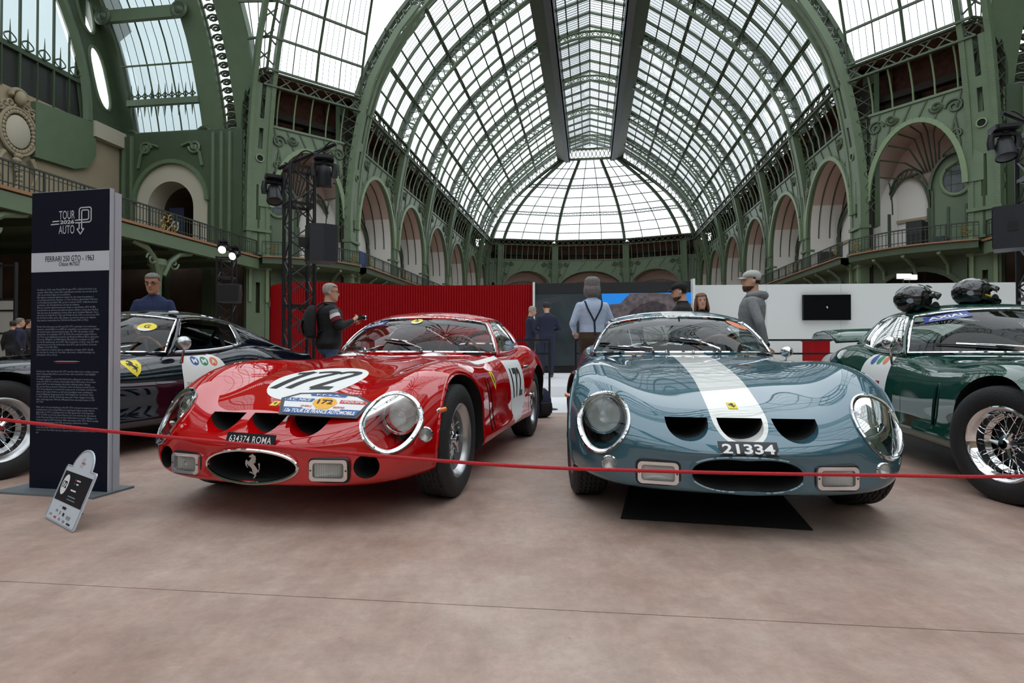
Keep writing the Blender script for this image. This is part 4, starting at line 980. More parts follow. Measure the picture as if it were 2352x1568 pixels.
def build_wheel_meshes():
    W = {}
    Y = Matrix.Rotation(-PI/2, 4, 'X')        # lathe axis -> local +Y (outboard)
    prof = [(0.212, -0.085), (0.225, -0.098), (0.265, -0.103), (0.30, -0.097), (0.318, -0.085)]
    zs = np.linspace(-0.078, 0.078, 27)
    for i, z in enumerate(zs):
        g = min(abs(z-q) for q in (-0.052, -0.026, 0.0, 0.026, 0.052)) < 0.0035
        prof.append((0.323 if g else 0.330-0.3*max(0, abs(z)-0.06)**1.2, z))
    prof += [(0.318, 0.085), (0.30, 0.097), (0.265, 0.103), (0.225, 0.098), (0.212, 0.085)]
    # zigzag grooves: shear the groove rings to and fro around the wheel
    a = MB(); n = 96; vs = []
    for r, z in prof:
        for k in range(n):
            t = 2*PI*k/n; zz = z+(0.004 if k % 2 else -0.004)*(1 if abs(z) < 0.07 else 0); vs.append((r*math.cos(t), zz, r*math.sin(t)))
    a.add(vs, [(i*n+k, i*n+(k+1) % n, (i+1)*n+(k+1) % n, (i+1)*n+k) for i in range(len(prof)-1) for k in range(n)])
    W['tyre'] = a.mesh('tyre', 'tyre_rubber', 40)
    a = MB(); a.lathe([(0.203, -0.088), (0.214, -0.09), (0.214, -0.082), (0.196, -0.07), (0.186, -0.02), (0.182, 0.0), (0.186, 0.02), (0.186, 0.05), (0.196, 0.072), (0.214, 0.084), (0.217, 0.09), (0.209, 0.094), (0.199, 0.088), (0.186, 0.066), (0.176, 0.052), (0.174, 0.0), (0.15, -0.02), (0.176, -0.05), (0.19, -0.085)], 48, Y)
    W['rim_silver'] = a.mesh('rim', 'satin_silver', 30); W['rim_chrome'] = a.mesh('rim', 'chrome', 30)
    a = MB()
    for k in range(36):
        t = 2*PI*k/36; t2 = t+(0.55 if k % 2 else -0.55)
        a.tube([(0.042*math.cos(t2), 0.035 if k % 3 else -0.045, 0.042*math.sin(t2)), (0.175*math.cos(t), 0.0 if k % 3 else 0.03, 0.175*math.sin(t))], 0.0024, 4)
    W['spokes'] = a.mesh('spokes', 'chrome', 60)
    a = MB(); a.lathe([(0, -0.06), (0.045, -0.06), (0.045, 0.03), (0.05, 0.035), (0.05, 0.045), (0.034, 0.05), (0.034, 0.066), (0.026, 0.074), (0, 0.076)], 24, Y)
    for k in range(3):
        t = 2*PI*k/3; a.tube([(0.03*math.cos(t), 0.055, 0.03*math.sin(t)), (0.085*math.cos(t+0.1), 0.06, 0.085*math.sin(t+0.1))], [0.016, 0.009], 6)
    W['spinner'] = a.mesh('hub_spinner', 'chrome', 40)
    a = MB(); a.lathe([(0, -0.05), (0.15, -0.05), (0.15, -0.07), (0, -0.07)], 32, Y); W['brake'] = a.mesh('brake_disc', 'rally_grey', 40)
    return W
WM = build_wheel_meshes()
def make_wheel(par, x, y, side, steer=0.0, rim='silver'):
    o = bpy.data.objects.new('wheel', None); COL.objects.link(o); o.parent = par; o.location = (x, y, 0.33); o.rotation_euler = (0, 0, (0 if side > 0 else PI)+steer)
    put('tyre', WM['tyre'], o); put('rim', WM['rim_'+rim], o); put('spokes', WM['spokes'], o); put('hub_spinner', WM['spinner'], o); put('brake_disc', WM['brake'], o)
    return o
def bool_cut(me, cutters, name):
    """mesh minus the cutter meshes (their faces bring their own material)"""
    o = bpy.data.objects.new(name, me); COL.objects.link(o); cs = []
    for c in cutters:
        b_ = bmesh.new(); b_.from_mesh(c); bmesh.ops.remove_doubles(b_, verts=b_.verts[:], dist=1e-6); bmesh.ops.recalc_face_normals(b_, faces=b_.faces[:]); b_.to_mesh(c); b_.free()
        q = bpy.data.objects.new('cutter', c); COL.objects.link(q); cs.append(q)
        md = o.modifiers.new('b', 'BOOLEAN'); md.operation = 'DIFFERENCE'; md.object = q; md.solver = 'EXACT'; md.material_mode = 'TRANSFER'
    dg = bpy.context.evaluated_depsgraph_get(); r = bpy.data.meshes.new_from_object(o.evaluated_get(dg))
    bpy.data.objects.remove(o)
    for q in cs: d = q.data; bpy.data.objects.remove(q); bpy.data.meshes.remove(d)
    return r
class Car:
    def __init__(s, name, label, C, psi, paint, nose=True):
        s.root = thing(name, label, 'car', (C[0], C[1], 0), -(PI/2+psi)); s.paint = paint; s.gto = nose
        R = car_rings(); full = np.concatenate([R, R[:, 9:0:-1]*np.array([1, -1, 1])], 1)
        P = spl(spl(full, 7, 1, True, 0.85), 7, 0, False, 0.85)
        nv = P.shape[1]; c = np.array([0, 0, .295])
        extra = []
        for d, f in ((0.010, 0.006), (0.020, 0.004), (0.026, -0.012), (0.028, -0.05), (0.03, -0.28)):
            q = P[0].copy(); rad = q-np.array([q[:, 0], 0*q[:, 0], 0*q[:, 0]+.295]).T; rad[:, 0] = 0; ln = np.linalg.norm(rad, axis=1)[:, None]
            q = q-rad/ln*d; q[:, 0] += f; extra.append(q)
        T = P[-1]; tail = []
        for k, dx in ((0.97, -0.012), (0.93, -0.012), (0.90, 0.01), (0.4, 0.02)):
            q = T.copy(); q[:, 1] *= k; q[:, 2] = 0.6+(q[:, 2]-0.6)*k; q[:, 0] += dx; tail.append(q)
        G = np.concatenate([np.array(extra[::-1]), P, np.array(tail)], 0)
        a = MB(); a.grid(G, cv=True, flip=False); n = len(G)
        a.f += [tuple(range(nv-1, -1, -1)), tuple((n-1)*nv+k for k in range(nv))]; a.m += [1, 0]
        for i in range(3*nv): a.m[i] = 1                     # dark duct behind the mouth
        s.bv = BVHTree.FromPolygons([Vector(p) for p in a.v], [f for f in a.f if len(f) == 4]); s.mb = a
    def hit(s, o, d):
        h = s.bv.ray_cast(Vector(o), Vector(d).normalized(), 6.0)
        return (h[0], h[1]) if h[0] is not None else (None, None)
    def top(s, x, y): p, n = s.hit((x, y, 2.0), (0, 0, -1)); return p, n
    def front(s, y, z): p, n = s.hit((2.0, y, z), (-1, 0, 0)); return p, n
    def side(s, x, z, sg): p, n = s.hit((x, sg*2.0, z), (0, -sg, 0)); return p, n
    def decal(s, v, f, fn, off, name, mt, par=None, L=0.03):
        """flat outline laid onto the body: fn maps (a, b) to a (point, normal) on the skin"""
        V, F = refine(v, f, L); out = []; ok = []
        for p in V:
            q, n = fn(p[0], p[1]); ok.append(q is not None); out.append(q+n*off if q is not None else Vector((0, 0, 0)))
        F = [t for t in F if all(ok[i] for i in t)]
        a = MB(); a.add(out, F); return a.obj(name, mt, par or s.root, sharp=None)
    def line(s, pts, fn, name='shut_line', r=0.0022, mt='black_void', off=-0.0008):
        out = []
        for p in cr(pts, 8):
            q, n = fn(p[0], p[1])
            if q is not None: out.append(q+n*off)
        a = MB(); a.tube(out, r, 5); return a.obj(name, mt, s.root)
    def cut(s, extra, cockpit=True):
        cu = []
        for x, r in ((0.0, 0.372), (-2.4, 0.365)):
            for sg in (-1, 1):
                a = MB(); a.lathe([(0, 0), (r, 0), (r, 0.55), (0, 0.55)], 56, axisM((x, sg*0.52, 0.345), (0, sg, 0))); cu.append(a.mesh('c', 'black_void', None, False))
        if cockpit:
            a = MB(); a.box(-2.5, -1.12, -0.61, 0.61, 0.33, 1.2); cu.append(a.mesh('c', 'interior_grey', None, False))
        cu += extra
        me = bool_cut(s.mb.mesh('body', [s.paint, 'black_void'], 40), cu, 'body')
        me.polygons.foreach_set('use_smooth', [True]*len(me.polygons)); me.set_sharp_from_angle(angle=math.radians(38))
        return put('body', me, s.root)
    # ---- greenhouse
    def ws(s, t, u):
        """windscreen point: t across -1..1, u up 0..1"""
        b, h = s.wsb, s.wsh
        y0 = b[2]*t; x0 = b[0]+(b[1]-b[0])*abs(t)**2.2; z0 = b[3]+(b[4]-b[3])*t*t
        y1 = h[2]*t; x1 = h[0]+(h[1]-h[0])*abs(t)**2.4; z1 = h[3]+(h[4]-h[3])*abs(t)**2.5
        k = 4*u*(1-u); q = np.array([x0+(x1-x0)*u, y0+(y1-y0)*u, z0+(z1-z0)*u]); return q+np.array([0.03*k*(1-t*t)+0.01*k, 0.012*k*t, 0.018*k])
    def wsn(s, t, u):
        e = 0.01; d1 = s.ws(t+e, u)-s.ws(t-e, u); d2 = s.ws(t, min(u+e, 1))-s.ws(t, max(u-e, 0)); n = np.cross(d1, d2); return n/np.linalg.norm(n)
    def greenhouse(s, dz=0.0, roof_mat=None, open_side=0):
        r = s.root; k_ = KS
        s.wsb = (-0.97, -1.34, 0.70, 0.838, 0.832); s.wsh = (-1.42, -1.60, 0.545, 1.13+dz, 1.085+dz)
        T = np.linspace(-1, 1, 25); U = np.linspace(0, 1, 9)
        a = MB(); a.grid([[s.ws(t, u) for t in T] for u in U]); a.obj('windscreen', 'car_glass', r)
        fr = [s.ws(t, 0.0) for t in T]+[s.ws(1, u) for u in U[1:]]+[s.ws(t, 1) for t in T[::-1][1:]]+[s.ws(-1, u) for u in U[::-1][1:-1]]
        a = MB(); a.tube([Vector(p)+Vector((0.004, 0, 0.004)) for p in fr], 0.011, 6, closed=True); a.obj('windscreen_trim', 'chrome', r)
        # rows: roof centre x,z, edge x,z, half width, belt x,y
        rows = [(-1.42, 1.13, -1.60, 1.085, .545, -1.34, .70), (-1.58, 1.165, -1.72, 1.105, .56, -1.55, .715), (-1.8, 1.187, -1.88, 1.112, .567, -1.78, .722), (-2.05, 1.188, -2.06, 1.098, .563, -2.02, .725),
                (-2.3, 1.165, -2.28, 1.062, .545, -2.26, .685), (-2.6, 1.105, -2.58, 1.0, .50, -2.6, .60), (-2.9, 1.02, -2.88, .945, .45, -2.9, .53), (-3.15, .94, -3.12, .895, .41, -3.15, .48), (-3.36, .875, -3.34, .855, .39, -3.36, .43)]
        rows = np.array(rows); rows[:, 1] += dz*np.interp(rows[:, 0], [-3.36, -2.6, -1.4], [0, .8, 1]); rows[:, 3] += dz*np.interp(rows[:, 0], [-3.36, -2.6, -1.4], [0, .8, 1])
        RW = cr(rows, 4)
        tt = np.linspace(-1, 1, 21)
        def roofpt(q, t):
            xc, zc, xe, ze, w, xb, yb = q; return (xc+(xe-xc)*abs(t)**2.4, w*t, zc-(zc-ze)*abs(t)**2.5)
        G = np.array([[roofpt(q, t) for t in tt] for q in RW])
        i0, i1 = 18, 29; j0, j1 = 3, 17
        a = MB(); g = MB()
        for i in range(len(G)-1):
            for j in range(20):
                tgt = g if (i0 <= i < i1 and j0 <= j < j1) else a
                tgt.add([G[i, j], G[i, j+1], G[i+1, j+1], G[i+1, j]], [(3, 2, 1, 0)])
        bm = None
        def weld(mb, name, mt):
            me = mb.mesh(name, mt, None); b = bmesh.new(); b.from_mesh(me); bmesh.ops.remove_doubles(b, verts=b.verts[:], dist=1e-5); b.to_mesh(me); b.free()
            me.polygons.foreach_set('use_smooth', [True]*len(me.polygons)); return put(name, me, r)
        ro = weld(a, 'roof', [roof_mat or s.paint]); md = ro.modifiers.new('thick', 'SOLIDIFY'); md.thickness = 0.02; md.offset = -1
        weld(g, 'rear_window', ['car_glass'])
        loop = [G[i0, j] for j in range(j0, j1+1)]+[G[i, j1] for i in range(i0+1, i1+1)]+[G[i1, j] for j in range(j1-1, j0-1, -1)]+[G[i, j0] for i in range(i1-1, i0, -1)]
        a = MB(); a.tube([Vector(p)+Vector((0, 0, 0.004)) for p in loop], 0.008, 5, closed=True); a.obj('rear_window_trim', 'chrome', r)
        # sides
        we0, we1 = 1, 15
        for sg in (-1, 1):
            S = []
            for q in RW:
                xc, zc, xe, ze, w, xb, yb = q; p, n = s.top(xb, yb); zb = (p.z if p is not None else 0.8)-0.012; row = []
                for u in np.linspace(0, 1, 9):
                    bul = 0.022*math.sin(PI*u); row.append((xb+(xe-xb)*u, sg*(yb+(w-yb)*u+bul), zb+(ze-zb)*u))
                S.append(row)
            S = np.array(S); a = MB(); g = MB()
            def inwin(i, u):
                return we0 <= i < we1 and 1 <= u < 8
            for i in range(len(S)-1):
                for u in range(8):
                    (g if inwin(i, u) else a).add([S[i, u], S[i, u+1], S[i+1, u+1], S[i+1, u]], [(0, 1, 2, 3) if sg > 0 else (3, 2, 1, 0)])
            so = weld(a, 'side_panel', [s.paint]); md = so.modifiers.new('thick', 'SOLIDIFY'); md.thickness = 0.02; md.offset = -1
            if sg != open_side: weld(g, 'side_window', ['car_glass'])
            loop = [S[i, 1] for i in range(we0, we1+1)]+[S[we1, u] for u in range(2, 9)]+[S[i, 8] for i in range(we1-1, we0-1, -1)]+[S[we0, u] for u in range(7, 1, -1)]
            a = MB(); a.tube([Vector(p)+Vector((0, sg*0.004, 0)) for p in loop], 0.010, 5, closed=True); a.obj('side_window_trim', 'chrome', r)
            # pillar inside face
        # interior
        a = MB(); a.box(-1.42, -1.14, -0.62, 0.62, 0.72, 0.835); a.box(-1.45, -1.3, -0.6, 0.6, 0.55, 0.74); a.obj('dashboard', 'interior_dark', r, smooth=False)
        a = MB(); a.grid([[(-2.2, y, 0.80), (-2.45, y, 0.84), (-2.95, y, 0.90)] for y in (-0.6, 0.6)]); a.obj('rear_shelf', 'interior_grey', r)
        for y in (-0.32, 0.32):
            a = MB(); g = []
            for (x, z, w) in ((-1.45, .42, .2), (-1.5, .47, .22), (-1.75, .44, .22), (-1.92, .46, .22), (-2.02, .62, .21), (-2.1, .82, .18), (-2.13, .90, .12)):
                g.append([(x, y-w, z-0.03), (x, y-w*0.9, z+0.04), (x+0.02, y-w*0.5, z), (x+0.02, y+w*0.5, z), (x, y+w*0.9, z+0.04), (x, y+w, z-0.03), (x-0.06, y+w, z-0.1), (x-0.06, y-w, z-0.1)])
            a.grid(g, cv=True); a.obj('seat', 'cloth_navy_seat', r)
        st = bpy.data.objects.new('steering_wheel', None); COL.objects.link(st); st.parent = r; M = axisM((-1.5, 0.34, 0.80), (-0.93, 0, 0.36)); 
        a = MB(); a.tube([M @ Vector((0.19*math.cos(t), 0.19*math.sin(t), 0)) for t in np.linspace(0, 2*PI, 33)[:-1]], 0.013, 8, closed=True); a.obj('wood_rim', 'wood_rim', st)
        a = MB()
        for t in (PI/2, PI/2+2.1, PI/2-2.1): a.bar(M @ Vector((0, 0, -0.02)), M @ Vector((0.185*math.cos(t), 0.185*math.sin(t), 0)), 0.028, 0.004)
        a.lathe([(0, 0.01), (0.045, 0.005), (0.05, -0.02), (0.02, -0.03), (0.018, -0.2)], 16, M); a.obj('spokes_and_hub', 'satin_silver', st)
        a = MB(); a.tube([(-2.2, -0.55, 0.5), (-2.2, -0.52, 0.9), (-2.2, -0.42, 1.08), (-2.2, 0, 1.12), (-2.2, 0.42, 1.08), (-2.2, 0.52, 0.9), (-2.2, 0.55, 0.5)], 0.022, 8); a.tube([(-2.2, 0.42, 1.06), (-2.75, -0.3, 0.84)], 0.018, 6); a.obj('roll_bar', 'interior_dark', r)
        p = s.ws(0, 0.86); a = MB(); a.box(-0.03, 0.0, -0.10, 0.10, -0.03, 0.03); a.v = [(p[0]-0.10+x, p[1]+y, p[2]-0.02+z) for x, y, z in a.v]; a.tube([(p[0]-0.02, 0, p[2]+0.03), (p[0]-0.09, 0, p[2])], 0.006, 5); a.obj('rear_view_mirror', 'black_trim', r)
        return RW
    def wipers(s, specs):
        for (ta, tb, ub, tl) in specs:        # pivot t at the base, blade middle (tb, ub), blade half length in t
            w = bpy.data.objects.new('wiper', None); COL.objects.link(w); w.parent = s.root
            base = Vector(s.ws(ta, 0.0))+Vector((0.03, 0, 0.012)); mid = Vector(s.ws(tb, ub))+Vector(s.wsn(tb, ub))*0.035
            a = MB(); a.tube([base, base+Vector((0, 0, 0.02)), base.lerp(mid, 0.5)+Vector((0.012, 0, 0.012)), mid], [0.011, 0.009, 0.007, 0.004], 6); a.lathe([(0, 0), (0.016, 0), (0.016, 0.02), (0, 0.026)], 12, Matrix.Translation(base-Vector((0, 0, 0.01)))); a.obj('wiper_arm', 'chrome', w)
            P = []
            for k in np.linspace(-1, 1, 9):
                t, u = tb+tl*k*0.95, min(0.9, max(0.02, ub-0.05*k*np.sign(tl))); P.append(Vector(s.ws(t, u))+Vector(s.wsn(t, u))*0.014)
            a = MB(); a.tube(P, 0.006, 5, flat=(1, 1)); a.obj('wiper_blade', 'black_trim', w)
            a = MB(); a.tube([Vector(p)+Vector((0.008, 0, 0.01)) for p in P[2:7]], 0.005, 5); a.obj('blade_holder', 'chrome', w)
    def ws_decal(s, v, f, c, sz, name, mt, off=0.004, par=None, L=0.05, rot=0.0):
        """flat outline on the windscreen: centre (t, u), size in metres"""
        V, F = refine(v, f, L); out = []; W = abs(s.ws(1, c[1])[1]); H = np.linalg.norm(s.ws(c[0], 1)-s.ws(c[0], 0)); cr_, sr = math.cos(rot), math.sin(rot)
        for p in V:
            x, y = p[0]*cr_-p[1]*sr, p[0]*sr+p[1]*cr_
            t, u = c[0]+x*sz/W, c[1]+y*sz/H; q = s.ws(t, u); n = s.wsn(t, u); out.append(q+n*off)
        a = MB(); a.add(out, F); return a.obj(name, mt, par or s.root, sharp=None)
    # ---- lamps
    def egg(s, sg, grow=0.0, n=40):
        P = []
        for k in range(n):
            t = 2*PI*k/n; y = 0.120*math.cos(t); z = 0.134*math.sin(t)
            y *= 1-0.16*(z/0.135)*-1*(1 if z < 0 else 0.2); y += -0.018*(z/0.15)*0 + 0.018*(-z/0.135)
            r = math.hypot(y, z); f = (r+grow)/r; P.append((sg*(0.645+y*f), 0.498+z*f))
        return P
    def headlight_cutters(s):
        out = []
        for sg in (-1, 1):
            a = MB(); P = s.egg(sg, -0.004); P = P if sg < 0 else P[::-1]
            a.prism(P, 0.28, 1.2, Matrix(((0, 0, 1, 0), (1, 0, 0, 0), (0, 1, 0, 0), (0, 0, 0, 1)))); out.append(a.mesh('c', s.paint, None, False))
        return out
    def headlights(s):
        for sg in (-1, 1):
            h = bpy.data.objects.new('headlight', None); COL.objects.link(h); h.parent = s.root
            E = s.egg(sg); ring = [s.front(y, z)[0] for y, z in E]; nn = [s.front(y, z)[1] for y, z in E]
            a = MB(); a.tube([p+n*0.001 for p, n in zip(ring, nn)], 0.011, 8, closed=True, flat=(1.5, 0.8)); a.obj('trim_ring', 'chrome', h)
            a = MB(); c = (sg*0.65, 0.498); K = 7; g = []
            for k in range(1, K+1): g.append([s.front(c[0]+(y-c[0])*k/K, c[1]+(z-c[1])*k/K)[0] for y, z in E])
            g = [[p+Vector((0.004, 0, 0.002)) for p in q] for q in g]
            a.grid(g, cv=True); cc = s.front(*c)[0]+Vector((0.004, 0, 0.002)); a.add([cc]+g[0], [(0, i+1, (i+1) % len(E)+1) for i in range(len(E))]); a.obj('perspex_cover', 'lamp_cover', h)
            L = Vector((0.44, sg*0.642, 0.522)); ax = Vector((0.985, sg*0.10, 0.05)); M = axisM(L, ax)
            a = MB(); a.lathe([(0.0, -0.06), (0.05, -0.045), (0.083, -0.01), (0.09, 0.01)], 28, M); a.obj('reflector', 'reflector', h)
            a = MB(); a.lathe([(0.088, 0.0), (0.1, 0.0), (0.102, 0.016), (0.09, 0.02)], 28, M); a.obj('lamp_rim', 'chrome', h)
            a = MB(); a.lathe([(0.0, 0.045), (0.035, 0.041), (0.065, 0.03), (0.09, 0.012)], 28, M); a.obj('lamp_lens', 'lamp_lens', h)
            a = MB()
            for k in range(-7, 8):
                y = k*0.011; r = math.sqrt(0.088**2-y*y); zz = [z for z in np.linspace(-r, r, 7)]
                a.tube([M @ Vector((z, y, 0.046-0.034*((z*z+y*y)/0.0081))) for z in zz], 0.0012, 3)
            a.obj('lens_flutes', 'lamp_cover', h, kind='stuff')
            a = MB(); a.ell(M @ Vector((0, 0, 0.0)), 0.018, 10, 8); a.obj('bulb', 'white_gloss', h)
            for k in (3, 17, 26, 36):
                a = MB(); a.lathe([(0, 0.006), (0.006, 0.005), (0.008, 0)], 8, axisM(ring[k]+nn[k]*0.008, nn[k])); a.obj('trim_screw', 'satin_silver', h)
    def fog(s, y, z, yaw_):
        p, n = s.front(y, z); f = bpy.data.objects.new('fog_lamp', None); COL.objects.link(f); f.parent = s.root
        nn = Vector((n.x, n.y*0.75, 0)).normalized(); M = axisM(p+nn*0.004, nn, (0, 1, 0) if True else None)
        def rr(w, h, r, n_=6):
            P = []
            for cx, cy, a0 in ((w-r, h-r, 0), (-w+r, h-r, PI/2), (-w+r, -h+r, PI), (w-r, -h+r, 1.5*PI)):
                P += [(cx+r*math.cos(a0+PI/2*k/n_), cy+r*math.sin(a0+PI/2*k/n_)) for k in range(n_+1)]
            return P
        o_, i_ = rr(.096, .053, .022), rr(.076, .036, .014); K = len(o_)
        a = MB(); g = [[(x*q, y_*q, h) for x, y_ in o_] for q, h in ((0.97, -0.045), (1.0, 0.004), (0.97, 0.014))]+[[(x, y_, 0.014) for x, y_ in i_], [(x*0.98, y_*0.98, -0.005) for x, y_ in i_]]
        a.grid([[M @ Vector(p_) for p_ in r_] for r_ in g], cv=True, flip=False); a.obj('bezel', 'chrome', f)
        a = MB(); a.add([M @ Vector((x*1.0, y_*1.0, 0.004)) for x, y_ in i_]+[M @ Vector((0, 0, 0.010))], [(k, (k+1) % K, K) for k in range(K)]); a.obj('fluted_glass', 'lamp_lens', f)
        a = MB(); a.add([M @ Vector((x, y_, -0.006)) for x, y_ in i_]+[M @ Vector((0, -0.01, -0.03))], [(k, (k+1) % K, K) for k in range(K)]); a.obj('reflector', 'reflector', f)
        a = MB()
        for k in range(-6, 7): a.tube([M @ Vector((k*0.0115, yy, 0.0075)) for yy in (-0.034, 0.034)], 0.0011, 3)
        a.lathe([(0, 0.012), (0.012, 0.010), (0.014, 0.004)], 12, M); a.obj('glass_flutes', 'lamp_cover', f, kind='stuff')
        for x in (-0.086, 0.086): a = MB(); a.lathe([(0, 0.003), (0.004, 0.002), (0.005, 0)], 8, M @ Matrix.Translation((x, 0, 0.0142))); a.obj('screw', 'rally_grey', f)
        # seat the lamp: dark gasket round it
        a = MB(); a.tube([M @ Vector((x*1.03, y_*1.05, -0.004)) for x, y_ in o_], 0.006, 5, closed=True); a.obj('gasket', 'black_trim', f)
        return f
    def round_lamp(s, y, z, r=0.034):
        p, n = s.front(y, z); f = bpy.data.objects.new('indicator_lamp', None); COL.objects.link(f); f.parent = s.root
        M = axisM(p, Vector((0.93, n.y*0.45, 0.02)))
        a = MB(); a.lathe([(r*1.12, -0.06), (r*1.12, 0.006), (r*0.98, 0.012), (r*0.93, 0.008)], 24, M); a.obj('ring', 'chrome', f)
        a = MB(); a.lathe([(r*0.95, 0.006), (r*0.8, 0.018), (r*0.45, 0.027), (0, 0.03)], 20, M); a.obj('clear_lens', 'lamp_lens', f)
        a = MB(); a.lathe([(r*0.95, 0.0), (r*0.6, -0.012), (0, -0.02)], 20, M); a.obj('reflector', 'reflector', f)
        return f
    def side_marker(s, x, z, sg):
        p, n = s.side(x, z, sg); f = bpy.data.objects.new('side_marker', None); COL.objects.link(f); f.parent = s.root; M = axisM(p, n, (1, 0, 0))
        a = MB(); a.ell((0, 0, 0), (0.036, 0.015, 0.006), 16, 8); a.v = [M @ Vector(q) for q in a.v]; a.obj('base', 'chrome', f)
        a = MB(); a.lathe([(0.013, 0), (0.012, 0.03), (0.008, 0.045), (0, 0.05)], 12, M @ Matrix.Translation((0.018, 0, 0.004)) @ Matrix.Rotation(PI/2, 4, 'Y') @ Matrix.Translation((0, 0, -0.05))); a.obj('orange_lens', 'orange_lens', f)
    def mirror(s, p, sg, mt='chrome', k=1.0):
        f = bpy.data.objects.new('wing_mirror', None); COL.objects.link(f); f.parent = s.root; q = Vector(p)
        Ms = axisM(q, (1, sg*0.15, 0.05)) @ Matrix.Scale(k, 4)
        a = MB(); a.lathe([(0.0, 0.075), (0.03, 0.068), (0.052, 0.045), (0.062, 0.01), (0.062, -0.02), (0.058, -0.026)], 20, Ms); a.obj('shell', mt, f)
        a = MB(); a.lathe([(0, -0.024), (0.058, -0.024)], 20, Ms); a.obj('mirror_glass', 'black_gloss', f)
        b, n = s.top(q.x, q.y-sg*0.02); b = b if b is not None else q-Vector((0, 0, .1))
        a = MB(); a.tube([b, q-Vector((0, 0, 0.05*k))], [0.014*k, 0.009*k], 8); a.obj('stem', 'chrome', f)
    def wheels(s, steer=0.0, rim='silver'):
        for x, st in ((0.0, steer), (-2.4, 0.0)):
            for sg in (-1, 1): make_wheel(s.root, x, sg*0.735, sg, st, rim)
def disc2(r, n=32, sx=1.0, sy=1.0): return [(0, 0, 0)]+[(r*sx*math.cos(2*PI*k/n), r*sy*math.sin(2*PI*k/n), 0) for k in range(n)], [(0, k+1, (k+1) % n+1) for k in range(n)]
def poly2(P): return [(x, y, 0) for x, y in P], [tuple(range(len(P)))]
def stroke(pts, w, n=10):
    """brush stroke: ribbon of width w along a smooth line, round ends"""
    P = cr(pts, n); T = np.gradient(P, axis=0); T /= np.linalg.norm(T, axis=1)[:, None]; N = np.stack([-T[:, 1], T[:, 0]], 1)
    v = []
    for p, q in zip(P, N): v += [(p[0]+q[0]*w/2, p[1]+q[1]*w/2, 0), (p[0]-q[0]*w/2, p[1]-q[1]*w/2, 0)]
    return v, [(2*i, 2*i+1, 2*i+3, 2*i+2) for i in range(len(P)-1)]
XM = Matrix(((0, 0, 1, 0), (1, 0, 0, 0), (0, 1, 0, 0), (0, 0, 0, 1)))     # outline (y, z) extruded along x
def nostril(yc, w, paint, z0=0.535, h=0.098):
    P = [(yc-w/2, z0), (yc+w/2, z0)]+[(yc+w/2*math.cos(t), z0-h*math.sin(t)**0.8) for t in np.linspace(0, PI, 17)[1:-1]]
    a = MB(); a.prism([(p[0], p[1]) for p in P][::-1], 0.36, 1.2, XM)
    a.f = a.f[1:]; a.m = a.m[1:]; n = len(P)                   # painted lip in front, dark throat behind
    a.map(lambda p: (max(p[0], 0.635), p[1], p[2])); o = len(a.v); a.v += [(0.36, p[1], p[2]) for p in a.v[:n]]
    for i in range(n): a.f.append((o+i, o+(i+1) % n, (i+1) % n, i)); a.m.append(1)
    a.f.append(tuple(o+i for i in range(n))); a.m.append(1)
    return a.mesh('c', [paint, 'black_void'], None, False)
def lamp_cutters(car, fogs, rounds):
    out = []
    for y, z in fogs:
        p, n = car.front(y, z); nn = Vector((n.x, n.y*0.75, 0)).normalized(); M = axisM(p+nn*0.004, nn, (0, 1, 0))
        a = MB(); a.box(-.09, .09, -.047, .047, -0.05, 0.1, M=M); out.append(a.mesh('c', 'black_void', None, False))
    for y, z in rounds:
        p, n = car.front(y, z); a = MB(); a.lathe([(0, -0.05), (0.033, -0.05), (0.033, 0.15), (0, 0.15)], 20, axisM(p, Vector((0.93, n.y*0.45, 0.02)))); out.append(a.mesh('c', 'black_void', None, False))
    return out
def vent_cutter(x, sg, z0=0.30, z1=0.66, w=0.028, lean=0.10):
    a = MB(); a.add([(x+dx+lean*f, sg*yy, z) for yy in (0.70, 1.05) for dx, f, z in ((-w/2, 1, z1), (w/2, 1, z1), (w/2, 0, z0), (-w/2, 0, z0))], [(0, 1, 2, 3), (7, 6, 5, 4), (0, 4, 5, 1), (1, 5, 6, 2), (2, 6, 7, 3), (3, 7, 4, 0)] if sg < 0 else [(3, 2, 1, 0), (4, 5, 6, 7), (1, 5, 4, 0), (2, 6, 5, 1), (3, 7, 6, 2), (0, 4, 7, 3)])
    me = a.mesh('c', 'black_void', None, False); b = bmesh.new(); b.from_mesh(me); bmesh.ops.recalc_face_normals(b, faces=b.faces[:]); b.to_mesh(me); b.free(); return me
def hole_cutter(y, z, r):
    a = MB(); a.lathe([(0, 0), (r, 0), (r, 0.7), (0, 0.7)], 28, axisM((0.5, y, z), (1, 0, 0))); return a.mesh('c', 'black_void', None, False)
def g_sticker(car, c, sz, rot=0.0):
    st = bpy.data.objects.new('round_sticker', None); COL.objects.link(st); st.parent = car.root
    v, f = disc2(1.0); car.ws_decal(v, f, c, sz, 'sticker_disc', 'yellow', 0.004, st, 0.4, rot)
    P = [(math.cos(t), math.sin(t)) for t in np.linspace(PI+0.5, 2*PI-0.5, 14)]; v, f = poly2(P); car.ws_decal(v, f, c, sz, 'white_segment', 'white_gloss', 0.0048, st, 0.5, rot)
    v, f = text_fit('G', 0.62, 0.8); v[:, 1] += 0.12; car.ws_decal(v, f, c, sz, 'letter', 'black_gloss', 0.0055, st, 0.3, rot)
